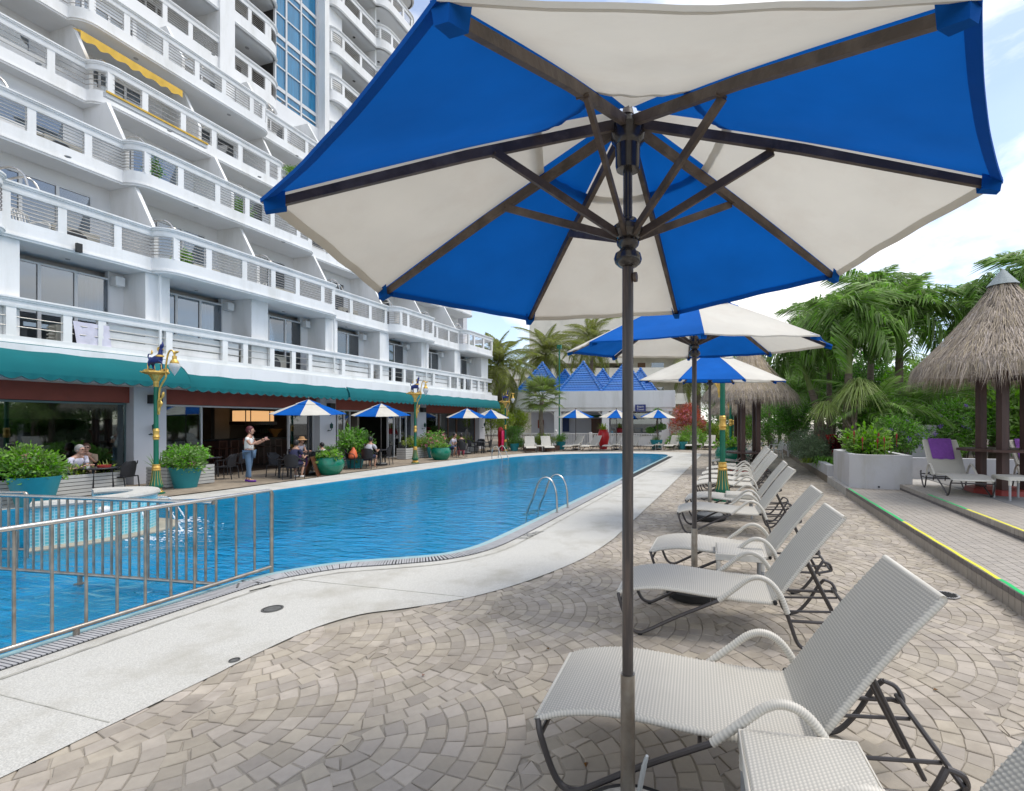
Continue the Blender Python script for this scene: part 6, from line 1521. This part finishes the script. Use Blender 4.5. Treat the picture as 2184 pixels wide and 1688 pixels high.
# ------------------------------------------------------------------ cafe umbrellas, tables, chairs
remember(U); UC='small blue and white umbrellas of the cafe and pool bar'
for px,y,Z,rz,lab in ((657.7,1013,None,35,'cafe umbrella nearest the camera, right of the standing woman'),(812.7,993,None,30,'cafe umbrella over the man in the grey shirt'),(996,None,26.5,20,'cafe umbrella over the couple at the far tables'),(1047,None,28.6,48,'cafe umbrella left of the pink kayaks'),
    (1228,None,30.3,20,'umbrella between the loungers left of the red urn'),(1315,None,30.4,28,'umbrella between the loungers right of the red urn'),(1403,None,30.6,40,'umbrella beside the topiary tree at the far end')):
    loc=P(px,y) if Z is None else PZ(px,Z); unshift(dup(U,loc,R(rz),lab,UC,(.87,.87,.815) if px<1100 else (.88,.88,.83)))
def make_chair():
    t=thing('rattan_chair','x','chair')
    MB().box(-.22,.24,-.24,.24,.42,.45).build('seat',M['blackrat'],t,smooth=False)
    mb=MB(); vs=[];fs=[]; n=12;m=6
    for j in range(m+1):
        z=.45+.43*j/m; w_=.235+.015*math.sin(j/m*PI)-(.05 if j==m else 0)
        for i in range(n+1):
            a=(i/n-.5)*2; vs.append((-.22-.06*(j/m)+.10*a*a,w_*a,z-(.04*a*a if j>m-2 else 0)))
            
    for j in range(m):
        for i in range(n): a=j*(n+1)+i; fs.append((a,a+1,a+n+2,a+n+1))
    mb.add(vs,fs); k=len(vs); mb.add([(x-.014,y,z) for x,y,z in vs],[f[::-1] for f in fs]); mb.build('backrest',M['blackrat'],t)
    for s in (-1,1):
        MB().tube([(.22,s*.235,0),(.23,s*.24,.42)],.015,6).build('leg',M['blackrat'],t); MB().tube([(-.27,s*.23,0),(-.22,s*.235,.44)],.015,6).build('leg',M['blackrat'],t)
        MB().tube(spl([(.23,s*.24,.42),(.25,s*.265,.58),(.16,s*.275,.66),(-.05,s*.27,.68),(-.18,s*.245,.78),(-.26,s*.17,.87)],4),.015,6).build('armrest',M['blackrat'],t)
    return t
CH=make_chair(); remember(CH); CHG='black rattan chairs of the cafe'; SC=.86; firstc=[True]
def chair(px,y,deg,lab,Z=None,dx=0,dy=0):
    loc=P(px,y) if Z is None else PZ(px,Z); loc=Vector((loc.x+dx,loc.y+dy,0))
    if firstc[0]:
        firstc[0]=False; CH.location=loc; CH.rotation_euler=(0,0,R(deg)); CH.scale=(SC,)*3; CH['label']=lab; CH['group']=CHG; return CH
    return dup(CH,loc,R(deg),lab,CHG,SC)
def make_dt():
    t=thing('cafe_table','x','table'); MB().lathe([(0,.70),(.45,.70),(.46,.715),(.45,.735),(0,.735)],24).build('table_top',M['blacktop'],t)
    for k in range(4):
        a=PI/4+k*PI/2; MB().bar((.33*math.cos(a),.33*math.sin(a),0),(.29*math.cos(a),.29*math.sin(a),.70),.05,.05).build('leg',M['blackrat'],t,smooth=False)
    return t
DT=make_dt(); remember(DT); DTG='black cafe tables'; firstt=[True]
def dtable(loc,lab,s=SC):
    if firstt[0]: firstt[0]=False; DT.location=loc; DT.scale=(s,)*3; DT['label']=lab; DT['group']=DTG; return DT
    return dup(DT,loc,.2,lab,DTG,s)
t1=P(208,1054); dtable(t1,'round black table of the seated older couple')
chair(148,1056,20,'black rattan chair under the older man in the white tee'); chair(184,1044,-45,'black rattan chair of the woman in beige'); chair(262,1049,200,'empty black rattan chair right of the couple table')
dtable(P(441,1019),'black table laid for guests in front of the bar window'); chair(484,1022,205,'rattan chair right of the table beside the standing woman'); chair(505,1012,215,'rattan chair behind the table beside the standing woman'); chair(420,1012,10,'rattan chair left of the table near the teal pot')
dtable(P(617,1019),'black table before the woman in navy',.8); chair(627,1022,104,'rattan chair of the woman in navy'); chair(592,1017,10,'empty rattan chair left of the woman in navy')
dtable(P(662,1004),'black table between the woman in the straw hat and the child'); chair(632,1003,10,'rattan chair of the woman in the straw hat'); chair(690,1003,190,'rattan chair of the child'); chair(676,1010,150,'black rattan chair with a striped bag beside the green bowl')
dtable(P(806,993),'black table in front of the man in the grey shirt'); chair(787,1000,104,'rattan chair of the man in the grey shirt'); chair(752,1001,10,'rattan chair holding the orange bag'); chair(822,992,200,'empty rattan chair right of the grey-shirted man')
dtable(PZ(900,24.2),'black table behind the second statue lamp'); chair(863,978,10,'rattan chair left of the second statue lamp'); chair(0,0,10,'rattan chair just right of the second statue lamp',Z=24.2) if 0 else chair(890,976,60,'rattan chair just right of the second statue lamp'); chair(926,974,200,'rattan chair beside the pink flowers')
dtable(PZ(975,25.4),'black table of the far couple'); chair(960,974,10,'rattan chair of the far man in white'); chair(985,976,110,'rattan chair of the far woman in black')
dtable(PZ(1022,27.2),'black table under the last cafe umbrella'); chair(1007,968,10,'rattan chair left of the last cafe table'); chair(1040,967,195,'rattan chair right of the last cafe table'); chair(1024,965,-80,'rattan chair behind the last cafe table')
# ------------------------------------------------------------------ people
def person(label,loc,rot,pose,top,bottom,hair,s=.86,skin='skin',lean=.0,hands=None,long_hair=False,sleeve=.5,legs='long',shoe=None,glasses=None,hat=False,headturn=0,arms_down=False,bs=1.0):
    t=thing('person',label,'person',loc,rot); t.scale=(s,)*3
    st=pose=='stand'
    if st:
        pel=Vector((0,0,.90)); kn=[Vector((.03,-.10,.48)),Vector((-.02,.10,.48))]; an=[Vector((.06,-.11,.07)),Vector((-.10,.10,.07))]; ch=Vector((.0,0,1.20)); nk=Vector((.01,0,1.41))
    else:
        pel=Vector((-.08,0,.53)); kn=[Vector((.36,-.14,.53)),Vector((.36,.14,.53))]; an=[Vector((.22,-.13,.09)),Vector((.30,.13,.09))]; ch=Vector((-.04+lean*.55,0,.84)); nk=Vector((-.02+lean,0,1.05))
    hd=nk+Vector((.03+lean*.15,0,.165)); sh=[nk+Vector((-.01,-.175*bs,-.075)),nk+Vector((-.01,.175*bs,-.075))]
    if hands is None: hands=[Vector((.42,-.14,.76)),Vector((.42,.14,.76))] if not st else [Vector((0.05,-.24,.82)),Vector((.05,.24,.82))]
    hands=[Vector(h) for h in hands]; el=[]
    for i in (0,1):
        m_=(sh[i]+hands[i])/2; d=(hands[i]-sh[i]); L_=min(.54,d.length); drop=math.sqrt(max(0,.275**2-(L_/2)**2)); el.append(m_+Vector((-drop*.35,(-1,1)[i]*drop*.35,-drop*.85)))
    toe=[a+Vector((.15,0,-.035)) for a in an]; hip=[pel+Vector((.01,-.09*bs,-.03)),pel+Vector((.01,.09*bs,-.03))]
    nodes=[(pel,.115*bs),(ch,.12*bs),(nk,.055),(hd-Vector((0,0,.07)),.05)]
    ed=[(0,1),(1,2),(2,3)]
    for i in (0,1):
        b=len(nodes); nodes+=[(hip[i],.085*bs),(kn[i],.055*bs),((kn[i]+an[i])/2,.050*bs),(an[i],.034),(toe[i],.030)]; ed+=[(0,b),(b,b+1),(b+1,b+2),(b+2,b+3),(b+3,b+4)]
        b=len(nodes); nodes+=[(sh[i],.052*bs),(el[i],.037),(hands[i],.025)]; ed+=[(1,b) if 0 else (2,b),(b,b+1),(b+1,b+2)]
    def extra(mb):
        mb.ball(hd+Vector((0,0,.015)),.098,n=14,sc=(1.02,.80,1.22)); mb.ball(hd+Vector((.035,0,-.06)),.055,n=10,sc=(1,.95,.9))
        R_=Matrix.Rotation(headturn,3,'Z')
        def hp(x,y,z): return hd+R_@Vector((x,y,z))
        mb.tube([hp(.095,0,.03),hp(.118,0,-.01),hp(.098,0,-.018)],[.008,.014,.008],6)
        for y in (-1,1):
            mb.ball(hp(0,y*.082,.0),.024,n=8,sc=(.8,.5,1.3)); mb.ball(hp(.090,y*.034,.028),.010,m=1,n=6)
        mb.tube([hp(.094,-.022,-.045),hp(.101,0,-.047),hp(.094,.022,-.045)],[.003,.006,.003],5,m=2)
        for i in (0,1):
            d=(hands[i]-el[i]).normalized(); sd=d.cross(Vector((0,0,1))).normalized()*(1 if i else -1); dn=d.cross(sd).normalized()
            if dn.z>0: dn=-dn
            c=hands[i]; mb.ball(c+d*.04,.038,n=8,sc=(1,1,.7))
            for k in range(4):
                o=c+d*.065+sd*(k-1.5)*.019; l=(.062,.072,.068,.052)[k]; mb.tube([o-d*.02,o+d*l*.5,o+d*l*.85+dn*.018,o+d*l+dn*.04],[.009,.0085,.008,.006],5)
            o=c+d*.03-sd*.032; mb.tube([o,o-sd*.018+d*.03,o-sd*.016+d*.058+dn*.01],[.011,.010,.008],5)
    skin_fig('body',[(tuple(n[0]),n[1]) for n in nodes],ed,[M[skin],M['eyes'],M['mouth']],t,sub=1,extra=extra)
    # shirt
    k=sleeve; n2=[(pel+Vector((0,0,.02)),.138*bs),(ch,.142*bs),(nk-Vector((0,0,.045)),.078)]; e2=[(0,1),(1,2)]
    for i in (0,1):
        b=len(n2); e_=sh[i].lerp(el[i],min(1,k*1.2)); n2+=[(sh[i],.066*bs),(e_,.056*bs)]; e2+=[(2,b),(b,b+1)]
        if k>=1: n2.append((el[i].lerp(hands[i],.8),.038)); e2.append((b+1,b+2))
    skin_fig('shirt',[(tuple(n[0]),n[1]) for n in n2],e2,[M[top]],t,sub=1)
    n3=[(pel-Vector((0,0,.01)),.135*bs)]; e3=[]
    for i in (0,1):
        b=len(n3); n3+=[(hip[i],.102*bs),(hip[i].lerp(kn[i],.9 if legs!='long' else 1),.072*bs)]; e3+=[(0,b),(b,b+1)]
        if legs=='long': n3.append((an[i]+Vector((0,0,.04)),.056)); e3.append((b+1,b+2))
    skin_fig('trousers' if legs=='long' else 'shorts',[(tuple(n[0]),n[1]) for n in n3],e3,[M[bottom]],t,sub=1)
    hb=MB(); hb.ball(hd+Vector((-.018,0,.038)),.112,n=14,sc=(1.0,.86,1.12)); vs=hb.v; # cap of hair kept clear of the face
    R_=Matrix.Rotation(-headturn,3,'Z'); nv=[]
    for v in vs:
        q=R_@(Vector(v)-hd)
        if q.x>.045 and q.z<.075: q.x=.045-(q.x-.045)*.3
        if q.z<-.07 and not long_hair: q.z=-.07
        nv.append(tuple(Matrix.Rotation(headturn,3,'Z')@q+hd))
    hb.v=nv
    if long_hair: hb.tube([hd+Vector((-.06,0,.05)),hd+Vector((-.085,0,-.06)),hd+Vector((-.09,0,-.19))],[.085,.085,.05],10)
    hb.build('hair',M[hair],t,ang=180)
    if shoe:
        for i in (0,1): MB().tube([an[i]+Vector((-.04,0,-.035)),an[i]+Vector((.05,0,-.035)),an[i]+Vector((.14,0,-.04)),an[i]+Vector((.18,0,-.045))],[.035,.04,.036,.022],8).build('shoe',M[shoe],t)
    if glasses:
        g=MB(); Rm=Matrix.Rotation(headturn,3,'Z')
        for y in (-1,1): g.ball(hd+Rm@Vector((.098,y*.034,.028)),.024,n=8,sc=(.35,1,.8)); g.tube([hd+Rm@Vector((.09,y*.06,.03)),hd+Rm@Vector((0,y*.085,.03))],.004,4)
        g.build('glasses',M[glasses],t)
    if hat: MB().lathe([(.0,.17),(.07,.165),(.10,.12),(.105,.07),(.20,.03),(.205,.035),(.11,.085),(.105,.13),(.07,.175)],18,tuple(hd)).build('straw_hat',M['straw'],t)
    return t
def ppt(px,y): return P(px,y)
c=P(148,1056); person('older man in a white tee and blue shorts leaning on the round table',(c.x,c.y,0),R(18),'sit','tee','shorts','hairg',lean=.24,legs='short',glasses='redpot' if 0 else 'stool',hands=[(.46,-.10,.78),(.52,.06,.80)],skin='skinp',bs=1.2)
c=P(184,1044); person('woman in beige with sunglasses resting her chin on her hand',(c.x,c.y,0),R(-28),'sit','beige','beige','hairbr',lean=.10,legs='long',glasses='eyes',hands=[(.40,-.15,.77),(.22,.02,1.02)],skin='skinp',bs=1.08,sleeve=.8)
c=P(531,1028); W_=person('standing woman in a patterned white top and jeans holding up a phone',(c.x,c.y,0),R(30),'stand','plastic','denim','hairr',s=.92,lean=0,legs='long',shoe='shoe',hands=[(.38,-.08,1.30),(.40,.10,1.28)],sleeve=.35)
q=random.Random(5); dm=MB()
for i in range(60):
    a=q.uniform(0,2*PI); z=q.uniform(.98,1.36); r=.150+.0*z; dm.ball((r*math.cos(a)*.95,r*math.sin(a)*1.0,z),.016,m=i%3,n=6,sc=(1,1,.7))
dm.build('printed_spots',[mat('spot_dark',(.03,.03,.03),.8),mat('spot_red',(.35,.04,.03),.8),mat('spot_tan',(.3,.2,.1),.8)],W_,ang=180)
f=W_.matrix_world; ph_=MB().box(-.006,.006,-.085,.085,-.045,.045).build('mobile_phone',mat('pink_phone',(.55,.32,.30),.3),None,smooth=False)
ph_.location=Vector((c.x,c.y,0))+Matrix.Rotation(R(30),3,'Z')@Vector((.47,.01,1.34))*.92; ph_.rotation_euler=(0,0,R(30)); tag(ph_,'pale pink phone held up by the standing woman','phone')
c=P(627,1021); person('woman in a navy top seated with her back to the pool',(c.x,c.y,0),R(106),'sit','navycl','navycl','hairb',lean=.12,legs='short',shoe='shoew',hands=[(.40,-.18,.76),(.40,.16,.76)],long_hair=False)
c=P(634,1003); person('woman in a straw hat seated at the table behind the umbrella pole',(c.x,c.y,0),R(5),'sit','tee','purple','hairbr',lean=.18,sleeve=.1,hands=[(.48,-.12,.78),(.48,.10,.78)],hat=True,skin='skinp')
c=P(692,1003); person('small girl seated beyond the green bowl',(c.x,c.y,0),R(190),'sit','plastic','navycl','hairb',s=.72,lean=.12,sleeve=.1,legs='short',skin='skinp')
c=P(787,999.5); person('man in a grey tee seated with his back to the pool',(c.x,c.y,0),R(104),'sit','teeg','navycl','hairb',lean=.12,legs='short',hands=[(.42,-.2,.76),(.42,.2,.76)],bs=1.12)
c=P(962,974); person('far man in a white tee looking down at the table',(c.x,c.y,0),R(5),'sit','tee','shorts','hairb',lean=.2,legs='short',hands=[(.44,-.1,.78),(.44,.1,.78)])
c=P(984,976); person('far woman in black seated with her back to the camera',(c.x,c.y,0),R(125),'sit','blackcl','petalp','hairb',lean=.12,legs='long',hands=[(.42,-.1,.78),(.42,.1,.78)])
# things on tables, bags, kayaks
def on(loc,z,fn,name,m,lab,cat,group=None):
    mb=MB(); fn(mb); o=mb.build(name,m,None,(loc.x,loc.y,z)); return tag(o,lab,cat,group)
tz=.735*SC
on(t1+Vector((.05,.1,0)),tz,lambda m:m.lathe([(0,0),(.12,0),(.13,.05),(.11,.05),(.10,.012),(0,.012)],16),'ashtray_bowl',M['orange'] if 0 else mat('red_plate',(.45,.05,.04),.4),'red bowl on the table of the older couple','bowl')
on(t1+Vector((-.15,-.1,0)),tz,lambda m:m.lathe([(0,0),(.035,0),(.045,.07),(.04,.07),(.03,.01),(0,.01)],12),'cup',mat('pale_blue_cup',(.45,.6,.68),.3),'pale blue cup on the table of the older couple','cup')
on(t1+Vector((-.02,-.2,0)),tz,lambda m:m.box(-.06,.06,-.04,.04,0,.05),'napkin_box',M['plastic'],'white napkin holder on the table of the older couple','napkin holder')
t2=P(441,1019); on(t2+Vector((.0,.05,0)),tz,lambda m:m.lathe([(0,0),(.03,0),(.03,.07),(.015,.09),(0,.095)],10),'salt_shaker',M['plastic'],'white shaker on the table in front of the bar window','shaker')
on(t2+Vector((-.15,-.1,0)),tz,lambda m:m.box(-.14,.14,-.09,.09,0,.006),'place_mat',M['plastic'],'white place mat on the table in front of the bar window','place mat')
c=P(752,1001); on(c+Vector((.02,.0,0)),.45*SC,lambda m:m.tube(spl([(0,0,0),(0,0,.16),(.02,0,.30),(.0,0,.40)],4),[.12,.15,.16,.15,.14,.13,.12,.1,.08,.06,.05,.04,.04],10),'orange_bag',M['orange'],'orange bag lying on the chair left of the grey-shirted man','bag')
c=PZ(666,15.6); t=thing('menu_board','folding brown menu board beside the green bowl','sign',c,R(30)); MB().bar((-.2,-.22,0),(0,-.22,.62),.02,.02).bar((-.2,.22,0),(0,.22,.62),.02,.02).build('frame',M['stool'],t); MB().bar((.2,0,0),(0,0,.62),.42,.015,(1,0,0)).build('board',M['stool'],t); MB().bar((-.19,0,.03),(-.01,0,.60),.40,.015,(1,0,0)).build('board',M['stool'],t)
for i,(px,Z,m,rz,lab) in enumerate(((1066,29.3,mat('red_kayak',(.55,.02,.03),.4),R(8),'dark red upright kayak float beside the far lamp post'),(1072,29.0,M['pinkf'],R(14),'pink upright kayak float nearest the leftmost far lounger'))):
    c=PZ(px,Z); mb=MB(); mb.tube(spl([(0,0,0),(.0,.06,.5),(.0,.04,1.1),(0,.12,1.6 if i==0 else 1.4),(0,.16,1.75 if i==0 else 1.52)],6),[.05,.12,.18,.24,.24,.22,.24,.26,.27,.28,.27,.22,.14,.04],10); mb.v=[(x*.45,y*1.15,z*.80) for x,y,z in mb.v]
    tag(mb.build('kayak_float',m,None,c,rz),lab,'float','upright kayak floats by the far lamp post')
# white plastic chairs on the balconies and beyond the loungers
def make_pc():
    t=thing('plastic_chair','x','chair'); MB().box(-.22,.22,-.23,.23,.40,.43).build('seat',M['plastic'],t,smooth=False)
    b=MB(); b.tube(spl([(-.2,-.22,.43),(-.28,-.2,.75),(-.3,0,.84),(-.28,.2,.75),(-.2,.22,.43)],5),.018,6)
    for k in range(5): y=-.14+k*.07; b.tube([(-.21,y,.43),(-.29,y,.80)],.012,5)
    b.build('backrest',M['plastic'],t)
    for sx in (-1,1):
        for sy in (-1,1): MB().tube([(sx*.24,sy*.24,0),(sx*.2,sy*.21,.41)],.022,6).build('leg',M['plastic'],t)
    for s in (-1,1): MB().tube(spl([(-.24,s*.23,.6),(0,s*.27,.64),(.2,s*.26,.6),(.22,s*.24,.42)],4),.018,6).build('armrest',M['plastic'],t)
    return t
PC=make_pc(); remember(PC); PC.location=(-16.75,7.75,6.1); PC.rotation_euler=(0,0,R(20)); PC['label']='white plastic chair on the second guest balcony at the far left'; PC['group']='white plastic chairs'
dup(PC,(-17.9,7.0,8.75),R(-10),'white plastic chair on the third guest balcony at the far left','white plastic chairs')
dup(PC,(-16.7,7.0,6.1),R(-20),'white plastic chair at the left edge on the second guest balcony','white plastic chairs')
dup(PC,(-16.6,13.6,6.1),R(-20),'white plastic chair on the second guest balcony in the middle','white plastic chairs')
for px,Z,rz,lab in ((1655,23.5,200,'grey-white plastic chair beyond the loungers by the garden wall'),(1638,25.5,160,'grey-white plastic chair farther along the garden wall'),(1652,27.5,220,'farthest grey-white plastic chair along the garden wall')):
    dup(PC,PZ(px,Z),R(rz),lab,'white plastic chairs')
# towel on the lowest balcony, steel poles, far ground cover
mb=MB(); vs=[];fs=[]
for i in range(13):
    y=8.2+.75*i/12; 
    for j,z in enumerate((4.25,4.0,3.75,3.55)): vs.append((-16.02+.02*math.sin(i*1.3+j),y+(.03*j),z))
    if i:
        for j in range(3): a=4*i+j; fs.append((a-4,a-3,a+1,a))
mb.add(vs,fs); tag(mb.build('hanging_towel',M['tee'],None,(0.0,0,0)),'pale lilac towel hanging inside the lowest balcony at the left','towel')
for lab,loc,rot,deg in (('green wall lantern on the left pavilion column',a,0,0),): pass
c=PZ(1193,33); o=MB().tube([(0,0,0),(0,0,6.6)],.05,8).box(-.14,.14,-.1,.1,6.6,6.85).build('light_pole',M['green']); o.location=(c.x,c.y,0); tag(o,'thin green pole with a small floodlight before the blue roofs','light pole')
c=PZ(1497,30.5); 
# fallen leaves on the pavers and tiles
q=random.Random(2)
LL=['dry leaf on the pavers left of the nearest lounger','dry leaf on the pavers under the nearest lounger','dry leaf on the pavers behind the nearest lounger backrest','dry leaf on the pavers beyond the second lounger','dry leaf in the middle of the foreground pavers','dry leaf on the pavers near the third lounger','dry leaf on the pavers near the tiled step','dry leaf just left of the foot of the nearest lounger','dry leaf on the pavers right of the second lounger','dry leaf between the two nearest loungers']
ML=mat('dry_leaf',(.16,.075,.03),.7,isl=.4)
for k,(px,y) in enumerate(((1165,1385),(1340,1745 if 0 else 1650),(1990,1475),(1720,1235),(905,1440),(1620,1215),(1905,1330),(1250,1640),(1830,1300),(1700,1500))):
    c=P(px,y); mb=MB(); l=.035; mb.add([(0,0,.0),(l*.5,.012,.010),(l,0,.004),(l*.5,-.012,.012)],[(0,1,2),(0,2,3)])
    tag(mb.build('dry_leaf',ML,None,(c.x,c.y,.006),q.uniform(0,6)),LL[k],'leaf','dry leaves scattered on the pavers')
